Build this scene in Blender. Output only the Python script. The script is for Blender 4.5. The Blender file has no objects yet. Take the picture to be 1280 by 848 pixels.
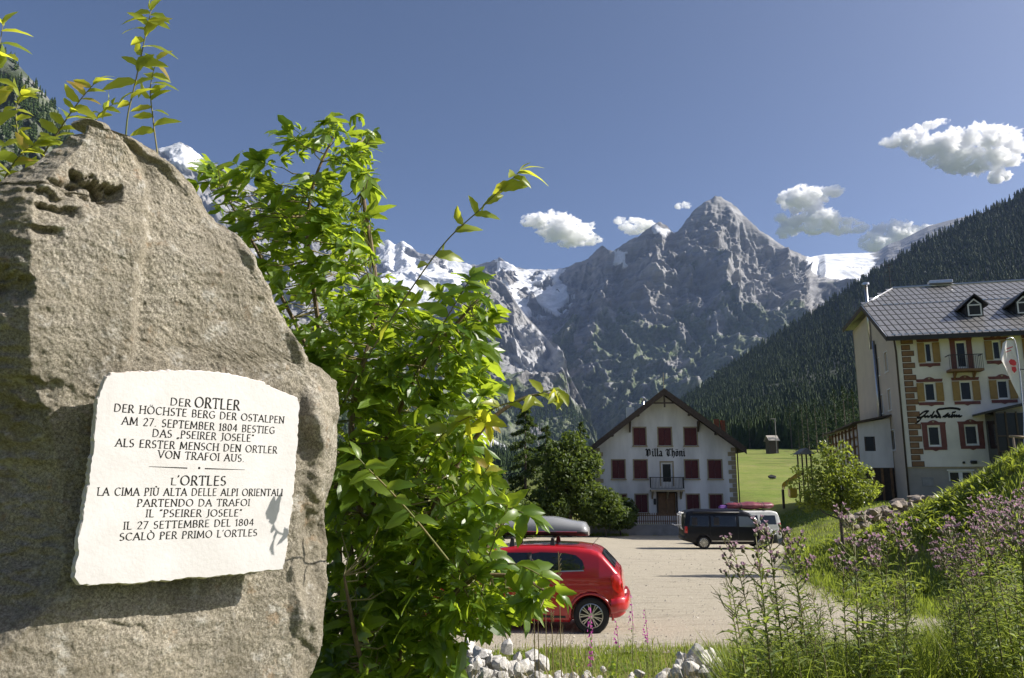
import bpy, math, random
import numpy as np
from mathutils import Vector, Matrix

# ------------------------------------------------------------------ camera, sky, sun, exposure
S = bpy.context.scene
COL = S.collection
FPX, W0, H0, HORIZON = 960.0, 1280.0, 848.0, 600.0
PITCH = math.atan((HORIZON - H0 / 2) / FPX)
cam_d = bpy.data.cameras.new('camera')
cam = bpy.data.objects.new('camera', cam_d)
COL.objects.link(cam)
cam_d.sensor_width = 36.0
cam_d.lens = 36.0 * FPX / W0
cam_d.clip_start, cam_d.clip_end = 0.05, 90000
cam.rotation_euler = (math.pi / 2 + PITCH, 0, 0)
S.camera = cam

SUN_AZ, SUN_EL = math.radians(91), math.radians(37.5)      # azimuth clockwise from the view direction (+Y)
wd = bpy.data.worlds.new('World')
S.world = wd
wd.use_nodes = True
nt = wd.node_tree
bg = nt.nodes['Background']
sky = nt.nodes.new('ShaderNodeTexSky')
sky.sky_type = 'NISHITA'
sky.sun_disc = False
sky.sun_elevation = SUN_EL
sky.sun_rotation = SUN_AZ
sky.altitude = 1600
sky.air_density = 0.6
sky.dust_density = 10.0
sky.ozone_density = 4.2
nt.links.new(sky.outputs[0], bg.inputs['Color'])
bg.inputs['Strength'].default_value = 0.084
sd = bpy.data.lights.new('sun', 'SUN')
sd.energy = 5.0
sd.angle = math.radians(0.53)
sd.color = (1.0, 0.945, 0.86)
sun = bpy.data.objects.new('sun', sd)
COL.objects.link(sun)
SUNV = Vector((math.sin(SUN_AZ) * math.cos(SUN_EL), math.cos(SUN_AZ) * math.cos(SUN_EL), math.sin(SUN_EL)))
sun.rotation_euler = (-SUNV).to_track_quat('-Z', 'Y').to_euler()
S.view_settings.view_transform = 'Standard'
S.view_settings.look = 'None'
S.view_settings.exposure = 0.8
S.view_settings.gamma = 1.0
S.render.engine = 'CYCLES'
S.cycles.use_denoising = True
S.cycles.max_bounces = 10
S.cycles.diffuse_bounces = 4
S.cycles.glossy_bounces = 4
S.cycles.transparent_max_bounces = 12
S.cycles.volume_bounces = 9
S.cycles.caustics_reflective = False
S.cycles.caustics_refractive = False

# ------------------------------------------------------------------ maths helpers
CP, SP = math.cos(PITCH), math.sin(PITCH)


def ray(px, py):
    a, b = (px - W0 / 2) / FPX, (H0 / 2 - py) / FPX
    d = Vector((a, CP - b * SP, SP + b * CP))
    return d / d.y


def at(px, py, y):
    "the point at depth y that stands on this line of sight"
    return ray(px, py) * y


def hit(px, py, O, N):
    d = ray(px, py)
    return d * (O.dot(N) / d.dot(N))


def hit_xy(px, y, z=0.0):
    "x at depth y and height z of an image column"
    # py from z/y
    t = z / y
    b = (t * CP - SP) / (CP + t * SP)
    den = CP - b * SP
    return (px - W0 / 2) / FPX / den * y


def sstep(a, b, x):
    t = np.clip((np.asarray(x, float) - a) / (b - a), 0, 1)
    return t * t * (3 - 2 * t)


_rs = np.random.RandomState(5)
_perm = np.arange(256); _rs.shuffle(_perm); _perm = np.concatenate([_perm, _perm, _perm])
_g = _rs.normal(size=(256, 3)); _g /= np.linalg.norm(_g, axis=1)[:, None]


def pnoise(p):
    p = np.asarray(p, float)
    i = np.floor(p).astype(int); f = p - i
    w = f * f * f * (f * (f * 6 - 15) + 10)
    i &= 255
    out = 0
    for dx in (0, 1):
        for dy in (0, 1):
            for dz in (0, 1):
                h = _perm[_perm[_perm[(i[..., 0] + dx) & 255] + ((i[..., 1] + dy) & 255)] + ((i[..., 2] + dz) & 255)]
                g = _g[h]
                d = g[..., 0] * (f[..., 0] - dx) + g[..., 1] * (f[..., 1] - dy) + g[..., 2] * (f[..., 2] - dz)
                wt = (w[..., 0] if dx else 1 - w[..., 0]) * (w[..., 1] if dy else 1 - w[..., 1]) * (w[..., 2] if dz else 1 - w[..., 2])
                out = out + wt * d
    return out * 1.5


def fbm(p, oct=5, gain=.5):
    s, a = 0, 1.0
    for k in range(oct):
        s = s + a * pnoise(np.asarray(p) * 2 ** k + 17.3 * k); a *= gain
    return s


def ridged(p, oct=5, gain=.55):
    s, a, w = 0, 1.0, 1.0
    for k in range(oct):
        n = 1 - np.abs(pnoise(np.asarray(p) * 2 ** k + 9.1 * k)) * 1.6
        n = np.clip(n, 0, 1) ** 2
        s = s + a * n * w
        w = np.clip(n * 1.6, 0, 1); a *= gain
    return s


def inside(poly, x, y):
    x = np.asarray(x, float); y = np.asarray(y, float)
    r = np.zeros(np.broadcast(x, y).shape, bool)
    n = len(poly)
    for i in range(n):
        x1, y1 = poly[i]; x2, y2 = poly[(i + 1) % n]
        if y1 == y2: continue
        c = ((y1 > y) != (y2 > y)) & (x < (x2 - x1) * (y - y1) / (y2 - y1) + x1)
        r ^= c
    return r


# ------------------------------------------------------------------ object helpers
def tag(o, label=None, cat=None, group=None, kind=None):
    if label: o['label'] = label
    if cat: o['category'] = cat
    if group: o['group'] = group
    if kind: o['kind'] = kind
    return o


def empty(name, loc=(0, 0, 0), rz=0.0, label=None, cat=None, group=None):
    o = bpy.data.objects.new(name, None)
    COL.objects.link(o)
    o.location = loc; o.rotation_euler = (0, 0, rz)
    return tag(o, label, cat, group)


def link(name, me, parent=None, loc=None, rot=None, scale=None):
    o = bpy.data.objects.new(name, me)
    COL.objects.link(o)
    if parent is not None: o.parent = parent
    if loc is not None: o.location = loc
    if rot is not None: o.rotation_euler = rot
    if scale is not None: o.scale = (scale,) * 3 if isinstance(scale, (int, float)) else scale
    return o


def copy_tree(o, parent=None):
    c = o.copy(); COL.objects.link(c)
    c.parent = parent
    for ch in o.children: copy_tree(ch, c)
    return c


def mesh_np(name, V, F, mats, smooth=False, mi=None):
    "V (n,3), F (m,k) with k 3 or 4 -> mesh"
    me = bpy.data.meshes.new(name)
    V = np.ascontiguousarray(V, np.float32); F = np.ascontiguousarray(F, np.int32)
    m, k = F.shape
    me.vertices.add(len(V)); me.vertices.foreach_set('co', V.ravel())
    me.loops.add(m * k); me.loops.foreach_set('vertex_index', F.ravel())
    me.polygons.add(m)
    me.polygons.foreach_set('loop_start', np.arange(0, m * k, k, dtype=np.int32))
    me.polygons.foreach_set('loop_total', np.full(m, k, np.int32))
    me.polygons.foreach_set('use_smooth', np.full(m, smooth, bool))
    if mi is not None: me.polygons.foreach_set('material_index', np.ascontiguousarray(mi, np.int32))
    for mm in (mats if isinstance(mats, (list, tuple)) else [mats]): me.materials.append(mm)
    me.update(calc_edges=True)
    me.validate()
    return me


def grid_mesh(name, G, mat, smooth=True, close_u=False):
    "G (ny,nx,3)"
    ny, nx = G.shape[:2]
    j, i = np.meshgrid(np.arange(ny - 1), np.arange(nx if close_u else nx - 1), indexing='ij')
    i2 = (i + 1) % nx
    F = np.stack([j * nx + i, j * nx + i2, (j + 1) * nx + i2, (j + 1) * nx + i], -1).reshape(-1, 4)
    return mesh_np(name, G.reshape(-1, 3), F, mat, smooth)


def set_attr(me, name, vals):
    a = me.attributes.new(name, 'FLOAT', 'POINT')
    a.data.foreach_set('value', np.ascontiguousarray(vals, np.float32).ravel())


class MB:
    def __init__(s): s.v = []; s.f = []; s.m = []

    def add(s, vs, fs, m=0):
        n = len(s.v)
        s.v += [tuple(v) for v in vs]
        for f in fs: s.f.append(tuple(n + i for i in f)); s.m.append(m)
        return s

    def box(s, x0, x1, y0, y1, z0, z1, m=0, b=0.0):
        if b <= 0:
            vs = [(x, y, z) for z in (z0, z1) for y in (y0, y1) for x in (x0, x1)]
            return s.add(vs, [(0, 2, 3, 1), (4, 5, 7, 6), (0, 1, 5, 4), (2, 6, 7, 3), (0, 4, 6, 2), (1, 3, 7, 5)], m)
        # chamfered box: three rings
        vs = []
        for z, ins in ((z0, b), (z0 + b, 0), (z1 - b, 0), (z1, b)):
            X0, X1, Y0, Y1 = x0 + ins, x1 - ins, y0 + ins, y1 - ins
            c = b * .6
            vs += [(X0 + c, Y0, z), (X1 - c, Y0, z), (X1, Y0 + c, z), (X1, Y1 - c, z), (X1 - c, Y1, z), (X0 + c, Y1, z), (X0, Y1 - c, z), (X0, Y0 + c, z)]
        fs = [tuple(range(7, -1, -1)), tuple(range(24, 32))]
        for k in range(3):
            for i in range(8):
                j = (i + 1) % 8
                fs.append((k * 8 + i, k * 8 + j, k * 8 + 8 + j, k * 8 + 8 + i))
        return s.add(vs, fs, m)

    def tube(s, pts, r, n=8, m=0, caps=True):
        pts = [Vector(p) for p in pts]
        rs = r if isinstance(r, (list, tuple)) else [r] * len(pts)
        vs = []; ref = None
        for i, p in enumerate(pts):
            d = (pts[min(i + 1, len(pts) - 1)] - pts[max(i - 1, 0)])
            d = d.normalized() if d.length > 1e-9 else Vector((0, 0, 1))
            if ref is None: ref = Vector((0, 0, 1)) if abs(d.z) < .9 else Vector((1, 0, 0))
            a = d.cross(ref).normalized(); b = a.cross(d).normalized(); ref = b
            for k in range(n):
                t = 2 * math.pi * k / n
                vs.append(p + (a * math.cos(t) + b * math.sin(t)) * rs[i])
        fs = [(i * n + k, i * n + (k + 1) % n, (i + 1) * n + (k + 1) % n, (i + 1) * n + k) for i in range(len(pts) - 1) for k in range(n)]
        if caps: fs += [tuple(range(n - 1, -1, -1)), tuple(range((len(pts) - 1) * n, len(pts) * n))]
        return s.add(vs, fs, m)

    def prism(s, poly, d, m=0):
        "poly: list of 3D points (planar), extruded by the vector d"
        n = len(poly); d = Vector(d)
        vs = [Vector(p) for p in poly] + [Vector(p) + d for p in poly]
        fs = [tuple(range(n)), tuple(range(2 * n - 1, n - 1, -1))] + [(i, i + n, (i + 1) % n + n, (i + 1) % n) for i in range(n)]
        return s.add(vs, fs, m)

    def disc(s, c, ax, r0, r1, h0=0.0, h1=0.0, n=24, m=0):
        "annulus / cone band about axis ax"
        c = Vector(c); ax = Vector(ax).normalized()
        a = ax.orthogonal().normalized(); b = ax.cross(a)
        vs = []
        for r, h in ((r0, h0), (r1, h1)):
            for k in range(n):
                t = 2 * math.pi * k / n
                vs.append(c + ax * h + (a * math.cos(t) + b * math.sin(t)) * r)
        return s.add(vs, [(k, (k + 1) % n, n + (k + 1) % n, n + k) for k in range(n)], m)

    def lathe(s, c, ax, prof, n=24, m=0):
        for (r0, h0), (r1, h1) in zip(prof[:-1], prof[1:]): s.disc(c, ax, r0, r1, h0, h1, n, m)
        return s

    def mesh(s, name, mats, smooth=False):
        me = bpy.data.meshes.new(name)
        me.from_pydata([tuple(v) for v in s.v], [], s.f)
        for mm in (mats if isinstance(mats, (list, tuple)) else [mats]): me.materials.append(mm)
        me.polygons.foreach_set('material_index', s.m)
        me.polygons.foreach_set('use_smooth', [smooth] * len(s.f))
        import bmesh
        bm = bmesh.new(); bm.from_mesh(me); bmesh.ops.recalc_face_normals(bm, faces=bm.faces); bm.to_mesh(me); bm.free()
        return me

    def build(s, name, mats, parent=None, smooth=False, loc=None, rot=None):
        return link(name, s.mesh(name, mats, smooth), parent, loc, rot)


# ------------------------------------------------------------------ materials
def N(nt, t, **kw):
    n = nt.nodes.new(t)
    for k, v in kw.items():
        if k in n.inputs: n.inputs[k].default_value = v
        else: setattr(n, k, v)
    return n


def c4(c): return (c[0], c[1], c[2], 1)


def base_mat(name):
    m = bpy.data.materials.new(name); m.use_nodes = True
    return m, m.node_tree, m.node_tree.nodes['Principled BSDF']


def noise_fac(nt, scale, detail=4, rough=.55, coord='Object', lo=.35, hi=.65, stretch=None):
    tc = N(nt, 'ShaderNodeTexCoord')
    src = tc.outputs[coord]
    if coord == 'World':
        src = None
    if stretch:
        mp = N(nt, 'ShaderNodeMapping'); mp.inputs['Scale'].default_value = stretch
        nt.links.new(src, mp.inputs['Vector']); src = mp.outputs[0]
    no = N(nt, 'ShaderNodeTexNoise', Scale=scale, Detail=detail, Roughness=rough)
    nt.links.new(src, no.inputs['Vector'])
    mr = N(nt, 'ShaderNodeMapRange'); mr.inputs['From Min'].default_value = lo; mr.inputs['From Max'].default_value = hi
    nt.links.new(no.outputs['Fac'], mr.inputs['Value'])
    return mr.outputs[0], no


def mixc(nt, fac, a, b, mode='MIX'):
    n = N(nt, 'ShaderNodeMix', data_type='RGBA', blend_type=mode)
    for sock, v in ((n.inputs[0], fac), (n.inputs[6], a), (n.inputs[7], b)):
        if isinstance(v, (int, float)): sock.default_value = v
        elif isinstance(v, tuple): sock.default_value = c4(v)
        else: nt.links.new(v, sock)
    return n.outputs[2]


def mat(name, c, c2=None, rough=.7, scale=6.0, metal=0.0, bump=0.0, bscale=40.0, coat=0.0, spec=None, detail=4, stretch=None, coord='Object'):
    m, nt, p = base_mat(name)
    p.inputs['Roughness'].default_value = rough
    p.inputs['Metallic'].default_value = metal
    if coat: p.inputs['Coat Weight'].default_value = coat; p.inputs['Coat Roughness'].default_value = .04
    if spec is not None: p.inputs['Specular IOR Level'].default_value = spec
    if c2 is None: c2 = tuple(x * .82 for x in c)
    f, _ = noise_fac(nt, scale, detail, stretch=stretch, coord=coord)
    nt.links.new(mixc(nt, f, c, c2), p.inputs['Base Color'])
    if bump:
        b = N(nt, 'ShaderNodeBump'); b.inputs['Strength'].default_value = 1; b.inputs['Distance'].default_value = bump
        _, no = noise_fac(nt, bscale, 5, .6, stretch=stretch, coord=coord)
        nt.links.new(no.outputs['Fac'], b.inputs['Height']); nt.links.new(b.outputs[0], p.inputs['Normal'])
    return m


def leaf_mat(name, ca, cb, tr, rough=.4, tmix=.45, spec=.5, dead=None):
    m, nt, p = base_mat(name)
    p.inputs['Roughness'].default_value = rough
    p.inputs['Specular IOR Level'].default_value = spec
    geo = N(nt, 'ShaderNodeNewGeometry')
    oi = N(nt, 'ShaderNodeObjectInfo')
    ad = N(nt, 'ShaderNodeMath', operation='ADD'); nt.links.new(geo.outputs['Random Per Island'], ad.inputs[0]); nt.links.new(oi.outputs['Random'], ad.inputs[1])
    fr = N(nt, 'ShaderNodeMath', operation='FRACT'); nt.links.new(ad.outputs[0], fr.inputs[0])
    col = mixc(nt, fr.outputs[0], ca, cb)
    ramp = N(nt, 'ShaderNodeMapRange'); ramp.inputs['From Min'].default_value = .86; ramp.inputs['From Max'].default_value = 1.0
    nt.links.new(fr.outputs[0], ramp.inputs['Value'])
    if dead: col = mixc(nt, ramp.outputs[0], col, dead)
    f, _ = noise_fac(nt, 45, 3)
    col = mixc(nt, f, col, mixc(nt, .72, (0, 0, 0), col))
    nt.links.new(col, p.inputs['Base Color'])
    t = N(nt, 'ShaderNodeBsdfTranslucent')
    tc = mixc(nt, fr.outputs[0], tr, tuple(min(1, x * 1.25) for x in tr))
    nt.links.new(tc, t.inputs['Color'])
    mx = N(nt, 'ShaderNodeMixShader'); mx.inputs[0].default_value = tmix
    nt.links.new(p.outputs[0], mx.inputs[1]); nt.links.new(t.outputs[0], mx.inputs[2])
    nt.links.new(mx.outputs[0], nt.nodes['Material Output'].inputs['Surface'])
    return m


def glass_mat(name, c=(.02, .025, .03), rough=.04, spec=.7):
    m, nt, p = base_mat(name)
    p.inputs['Base Color'].default_value = c4(c); p.inputs['Roughness'].default_value = rough
    p.inputs['Specular IOR Level'].default_value = spec
    return m

# ------------------------------------------------------------------ the materials
HAZE = 2.5e-5
M = {}


def mountain_mat():
    m, nt, p = base_mat('mountain_rock')
    p.inputs['Roughness'].default_value = .9; p.inputs['Specular IOR Level'].default_value = .2
    f1, _ = noise_fac(nt, .006, 6, .65)
    f2, _ = noise_fac(nt, .0016, 5, .6)
    f3, _ = noise_fac(nt, .012, 6, .65, stretch=(.25, .25, 3.0))
    rock = mixc(nt, f1, (.17, .172, .178), (.36, .36, .365))
    rock = mixc(nt, f2, rock, mixc(nt, .35, rock, (.27, .24, .20)))
    dk = N(nt, 'ShaderNodeMath', operation='MULTIPLY'); nt.links.new(f3, dk.inputs[0]); dk.inputs[1].default_value = .6
    rock = mixc(nt, dk.outputs[0], rock, (.1, .1, .1))
    v1, _ = noise_fac(nt, .012, 5, .6)
    veg = mixc(nt, v1, (.03, .055, .016), (.10, .13, .035))
    a = N(nt, 'ShaderNodeAttribute', attribute_name='veg'); s = N(nt, 'ShaderNodeAttribute', attribute_name='snow')
    v2, _ = noise_fac(nt, .035, 5, .7)
    mm = N(nt, 'ShaderNodeMath', operation='MULTIPLY'); nt.links.new(a.outputs['Fac'], mm.inputs[0])
    rr = N(nt, 'ShaderNodeMapRange'); rr.inputs['To Min'].default_value = .45; nt.links.new(v2, rr.inputs['Value']); nt.links.new(rr.outputs[0], mm.inputs[1])
    c = mixc(nt, mm.outputs[0], rock, veg)
    sn, _ = noise_fac(nt, .01, 5, .6)
    snowc = mixc(nt, sn, (.78, .79, .81), (.45, .47, .50))
    c = mixc(nt, s.outputs['Fac'], c, snowc)
    nt.links.new(c, p.inputs['Base Color'])
    b = N(nt, 'ShaderNodeBump'); b.inputs['Strength'].default_value = .9; b.inputs['Distance'].default_value = 12
    _, no = noise_fac(nt, .02, 9, .7, stretch=(.6, .6, 2.2))
    nt.links.new(no.outputs['Fac'], b.inputs['Height']); nt.links.new(b.outputs[0], p.inputs['Normal'])
    return m


def ground_mat():
    m, nt, p = base_mat('grassy_ground')
    p.inputs['Roughness'].default_value = .9; p.inputs['Specular IOR Level'].default_value = .15
    f1, _ = noise_fac(nt, 1.6, 6, .6); f2, _ = noise_fac(nt, .09, 5, .6); f3, _ = noise_fac(nt, .35, 5, .6, lo=.55, hi=.66)
    g = mixc(nt, f1, (.10, .15, .022), (.17, .22, .035))
    g = mixc(nt, f2, g, mixc(nt, .7, g, (.25, .24, .07)))
    f7, _ = noise_fac(nt, .3, 6, .65, stretch=(1, 3, 1))
    g = mixc(nt, f7, g, mixc(nt, .4, g, (.07, .11, .02)))
    g = mixc(nt, f3, g, mixc(nt, .5, g, (.22, .17, .10)))
    nt.links.new(g, p.inputs['Base Color'])
    b = N(nt, 'ShaderNodeBump'); b.inputs['Strength'].default_value = 1; b.inputs['Distance'].default_value = .06
    _, no = noise_fac(nt, 7, 6, .7)
    nt.links.new(no.outputs['Fac'], b.inputs['Height']); nt.links.new(b.outputs[0], p.inputs['Normal'])
    return m


def gravel_mat():
    m, nt, p = base_mat('gravel')
    p.inputs['Roughness'].default_value = .95; p.inputs['Specular IOR Level'].default_value = .1
    f1, _ = noise_fac(nt, 22, 8, .75, lo=.3, hi=.7); f2, _ = noise_fac(nt, .45, 5, .6); f3, _ = noise_fac(nt, 3.2, 6, .7, lo=.52, hi=.66, stretch=(.35, 1, 1))
    g = mixc(nt, f1, (.23, .20, .15), (.56, .505, .41))
    g = mixc(nt, f2, g, mixc(nt, .5, g, (.42, .375, .29)))
    g = mixc(nt, f3, g, mixc(nt, .5, g, (.2, .19, .14)))
    nt.links.new(g, p.inputs['Base Color'])
    b = N(nt, 'ShaderNodeBump'); b.inputs['Strength'].default_value = .9; b.inputs['Distance'].default_value = .05
    _, no = noise_fac(nt, 14, 8, .8)
    nt.links.new(no.outputs['Fac'], b.inputs['Height']); nt.links.new(b.outputs[0], p.inputs['Normal'])
    return m


def boulder_mat():
    m, nt, p = base_mat('gneiss')
    p.inputs['Roughness'].default_value = .72; p.inputs['Specular IOR Level'].default_value = .35
    f1, _ = noise_fac(nt, 105, 7, .85, lo=.41, hi=.6); f2, _ = noise_fac(nt, 5, 6, .65); f3, _ = noise_fac(nt, 9, 6, .7, lo=.6, hi=.7)
    f4, _ = noise_fac(nt, 200, 3, .6, lo=.3, hi=.7); f5, _ = noise_fac(nt, 1.6, 4, .6)
    g = mixc(nt, f1, (.095, .080, .055), (.80, .73, .60))
    g = mixc(nt, f2, g, mixc(nt, .5, g, (.42, .36, .25)))
    g = mixc(nt, f5, g, mixc(nt, .5, g, (.17, .14, .08)))
    g = mixc(nt, f4, mixc(nt, .5, g, (.07, .066, .06)), g)
    k = N(nt, 'ShaderNodeMath', operation='MULTIPLY'); nt.links.new(f3, k.inputs[0]); k.inputs[1].default_value = .45
    g = mixc(nt, k.outputs[0], g, (.33, .18, .07))
    f8, _ = noise_fac(nt, 3.0, 6, .65, lo=.46, hi=.62, stretch=(1, 1, .3))
    g = mixc(nt, f8, mixc(nt, .38, g, (.08, .07, .05)), g)
    f9, _ = noise_fac(nt, 11, 6, .75, lo=.56, hi=.66)
    k9 = N(nt, 'ShaderNodeMath', operation='MULTIPLY'); nt.links.new(f9, k9.inputs[0]); k9.inputs[1].default_value = .4
    g = mixc(nt, k9.outputs[0], g, (.60, .585, .54))
    # white lichen flecks
    f6, _ = noise_fac(nt, 40, 5, .75, lo=.64, hi=.72)
    k2 = N(nt, 'ShaderNodeMath', operation='MULTIPLY'); nt.links.new(f6, k2.inputs[0]); k2.inputs[1].default_value = .6
    g = mixc(nt, k2.outputs[0], g, (.66, .64, .58))
    nt.links.new(g, p.inputs['Base Color'])
    b = N(nt, 'ShaderNodeBump'); b.inputs['Strength'].default_value = 1; b.inputs['Distance'].default_value = .012
    _, no = noise_fac(nt, 60, 8, .72)
    nt.links.new(no.outputs['Fac'], b.inputs['Height']); nt.links.new(b.outputs[0], p.inputs['Normal'])
    return m



def cloud_mat():
    m = bpy.data.materials.new('cloud_vapour'); m.use_nodes = True
    nt = m.node_tree; nt.nodes.clear()
    out = nt.nodes.new('ShaderNodeOutputMaterial'); v = nt.nodes.new('ShaderNodeVolumePrincipled')
    v.inputs['Color'].default_value = (1, 1, 1, 1)
    f, _ = noise_fac(nt, .0065, 6, .62, lo=.40, hi=.56)
    mu = N(nt, 'ShaderNodeMath', operation='MULTIPLY'); nt.links.new(f, mu.inputs[0]); mu.inputs[1].default_value = .035
    nt.links.new(mu.outputs[0], v.inputs['Density']); v.inputs['Anisotropy'].default_value = .1
    nt.links.new(v.outputs[0], out.inputs['Volume'])
    return m


M['mountain'] = mountain_mat()
M['ground'] = ground_mat()
M['gravel'] = gravel_mat()
M['boulder'] = boulder_mat()
M['forest_floor'] = mat('forest_floor', (.014, .022, .009), (.024, .034, .012), .95, .03, detail=6)
M['conifer'] = leaf_mat('conifer_needles', (.016, .036, .010), (.048, .080, .018), (.04, .07, .012), .7, .15, .15)
M['cloud'] = cloud_mat()
M['marble'] = mat('white_marble', (.57, .553, .545), (.515, .495, .48), .5, 7.0, bump=.0012, bscale=60, spec=.35)
M['marble_edge'] = mat('rough_marble_edge', (.66, .60, .56), (.5, .45, .4), .8, 12.0, bump=.004, bscale=50)
M['letter_black'] = mat('black_lettering', (.018, .018, .017), None, .7, spec=.1)
M['maple_leaf'] = leaf_mat('shrub_leaf', (.055, .125, .016), (.16, .24, .03), (.42, .54, .035), .36, .48, .5)
M['willow_leaf'] = leaf_mat('sapling_leaf', (.20, .27, .035), (.32, .34, .04), (.68, .70, .05), .38, .5, .5, dead=(.35, .2, .07))
M['twig'] = mat('twig_bark', (.10, .07, .04), (.17, .12, .07), .8, 30, bump=.002, bscale=60)
M['green_stem'] = mat('green_stem', (.13, .15, .05), (.2, .15, .07), .7, 8)
M['thistle_leaf'] = leaf_mat('thistle_leaf', (.10, .155, .035), (.19, .24, .06), (.36, .44, .07), .5, .35, .35)
M['thistle_purple'] = leaf_mat('thistle_flower', (.40, .24, .34), (.6, .42, .5), (.55, .35, .45), .7, .3, .2)
M['thistle_bud'] = mat('thistle_bud', (.20, .15, .11), (.14, .18, .07), .7, 60)
M['fireweed'] = leaf_mat('fireweed_flower', (.55, .06, .42), (.65, .12, .5), (.7, .1, .5), .6, .4, .2)
M['grass'] = leaf_mat('grass_blade', (.10, .16, .02), (.20, .24, .04), (.34, .42, .05), .5, .4, .3, dead=(.36, .3, .14))
M['dry_grass'] = leaf_mat('dry_grass', (.38, .30, .15), (.45, .38, .22), (.4, .32, .15), .6, .3, .2)
M['bark'] = mat('bark', (.07, .055, .04), (.14, .11, .085), .9, 9, bump=.03, bscale=12)
M['crown_dark'] = leaf_mat('dark_crown', (.032, .058, .014), (.07, .10, .022), (.13, .19, .03), .5, .3, .3)
M['crown_mid'] = leaf_mat('mid_crown', (.05, .085, .016), (.10, .14, .026), (.2, .27, .035), .5, .35, .3)
M['crown_bright'] = leaf_mat('bright_crown', (.12, .17, .03), (.2, .24, .045), (.38, .45, .05), .42, .4, .4)
M['white_stone'] = mat('white_stone', (.62, .60, .56), (.36, .34, .31), .85, 5, bump=.01, bscale=25)
M['loose_stone'] = mat('loose_stone', (.42, .39, .33), (.25, .23, .19), .9, 3)
M['wall_stone'] = mat('wall_stone', (.30, .25, .20), (.17, .14, .12), .9, 3, bump=.02, bscale=14)
M['plaster'] = mat('white_plaster', (.79, .78, .76), (.58, .57, .55), .85, .9, detail=7, stretch=(1, 1, .25))
M['hotel_plaster'] = mat('hotel_plaster', (.74, .70, .64), (.62, .585, .54), .85, .8, detail=6)
M['ochre_plaster'] = mat('ochre_plaster', (.60, .51, .40), (.53, .45, .36), .85, .6, detail=6)
M['grey_plaster'] = mat('grey_plaster', (.33, .30, .26), (.27, .25, .22), .85, 1.2)
M['stone_trim'] = mat('tan_stone_trim', (.38, .31, .19), (.3, .25, .16), .8, 4)
M['shutter_red'] = mat('dark_red_shutter', (.10, .012, .018), (.075, .01, .014), .55, 5)
M['roof_dark'] = mat('dark_roof', (.055, .042, .034), (.035, .028, .024), .8, 3, bump=.01, bscale=8)
M['wood_dark'] = mat('dark_wood', (.045, .03, .022), (.07, .05, .035), .75, 6)
M['wood_brown'] = mat('brown_wood', (.22, .12, .05), (.15, .08, .035), .7, 4)
M['wood_light'] = mat('pale_wood', (.4, .3, .19), (.3, .22, .14), .75, 6)
M['paint_white'] = mat('white_paint', (.78, .77, .74), (.7, .69, .66), .5, 5)
M['paint_maroon'] = mat('maroon_paint', (.17, .06, .052), (.13, .045, .04), .8, 3)
M['paint_ochre'] = mat('ochre_shutter_paint', (.32, .2, .06), (.26, .16, .05), .7, 4)
M['quoin'] = mat('painted_brown_quoin', (.24, .135, .065), (.18, .095, .045), .8, 3)
M['quoin_line'] = mat('quoin_outline', (.07, .03, .015), None, .8)
M['glass'] = glass_mat('window_glass', (.02, .022, .024), .12, .3)
M['curtain'] = mat('curtain', (.35, .35, .34), (.25, .25, .25), .9, 10)
M['slate'] = mat('metal_roof_tile', (.27, .26, .25), (.20, .195, .19), .36, 3, metal=.35, spec=.7)
M['slate_gap'] = mat('roof_underlay', (.02, .018, .018), None, .8)
M['steel'] = mat('stainless_steel', (.6, .6, .6), None, .3, metal=1)
M['metal_dark'] = mat('dark_metal', (.03, .028, .027), None, .5, metal=.3)
M['red_paint'] = mat('red_car_paint', (.42, .008, .014), (.40, .008, .013), .32, 2, coat=1.0, spec=.5)
M['black_paint'] = mat('black_van_paint', (.006, .007, .011), None, .4, coat=.15, spec=.25)
M['van_white'] = mat('white_van_paint', (.6, .6, .58), None, .4, coat=.5)
M['car_glass'] = glass_mat('car_glass', (.012, .015, .018), .03)
M['tyre'] = mat('tyre_rubber', (.018, .018, .018), None, .85)
M['alloy'] = mat('alloy_wheel', (.62, .62, .60), None, .28, metal=.9)
M['black_plastic'] = mat('black_plastic', (.02, .02, .02), None, .6)
M['box_grey'] = mat('grey_roof_box', (.27, .27, .27), (.25, .25, .25), .26, 3, coat=.4, spec=.6)
M['lamp_red'] = mat('red_lamp_lens', (.5, .01, .012), None, .15, coat=1)
M['lamp_clear'] = mat('clear_lamp_lens', (.75, .75, .75), None, .1, coat=1)
M['slide_yellow'] = mat('yellow_plastic', (.75, .48, .02), None, .4)
M['orange'] = mat('orange_cloth', (.7, .22, .04), None, .8)
M['concrete'] = mat('concrete', (.30, .29, .27), (.22, .21, .2), .9, 2)
M['flag_white'] = mat('banner_cloth', (.8, .77, .74), (.74, .71, .69), .8, 2)
M['flag_red'] = mat('banner_print_red', (.55, .03, .04), None, .8)
M['bag_maroon'] = mat('maroon_boat_skin', (.20, .035, .05), (.13, .03, .05), .5, 2)
M['bag_purple'] = mat('purple_cloth', (.12, .03, .25), None, .6)
M['brick_red'] = mat('chimney_brick', (.32, .11, .05), (.22, .08, .04), .9, 5)
M['seat_dark'] = mat('dark_upholstery', (.02, .02, .022), None, .9)
M['cab_glass'] = glass_mat('cab_glass', (.10, .12, .13), .08)
M['earth'] = mat('bare_earth', (.2, .15, .09), (.14, .11, .07), .95, 5, bump=.02, bscale=20)

# ------------------------------------------------------------------ terrain height
def lot_z(y): return -2.61 - .034 * (np.asarray(y, float) - 13)


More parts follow.
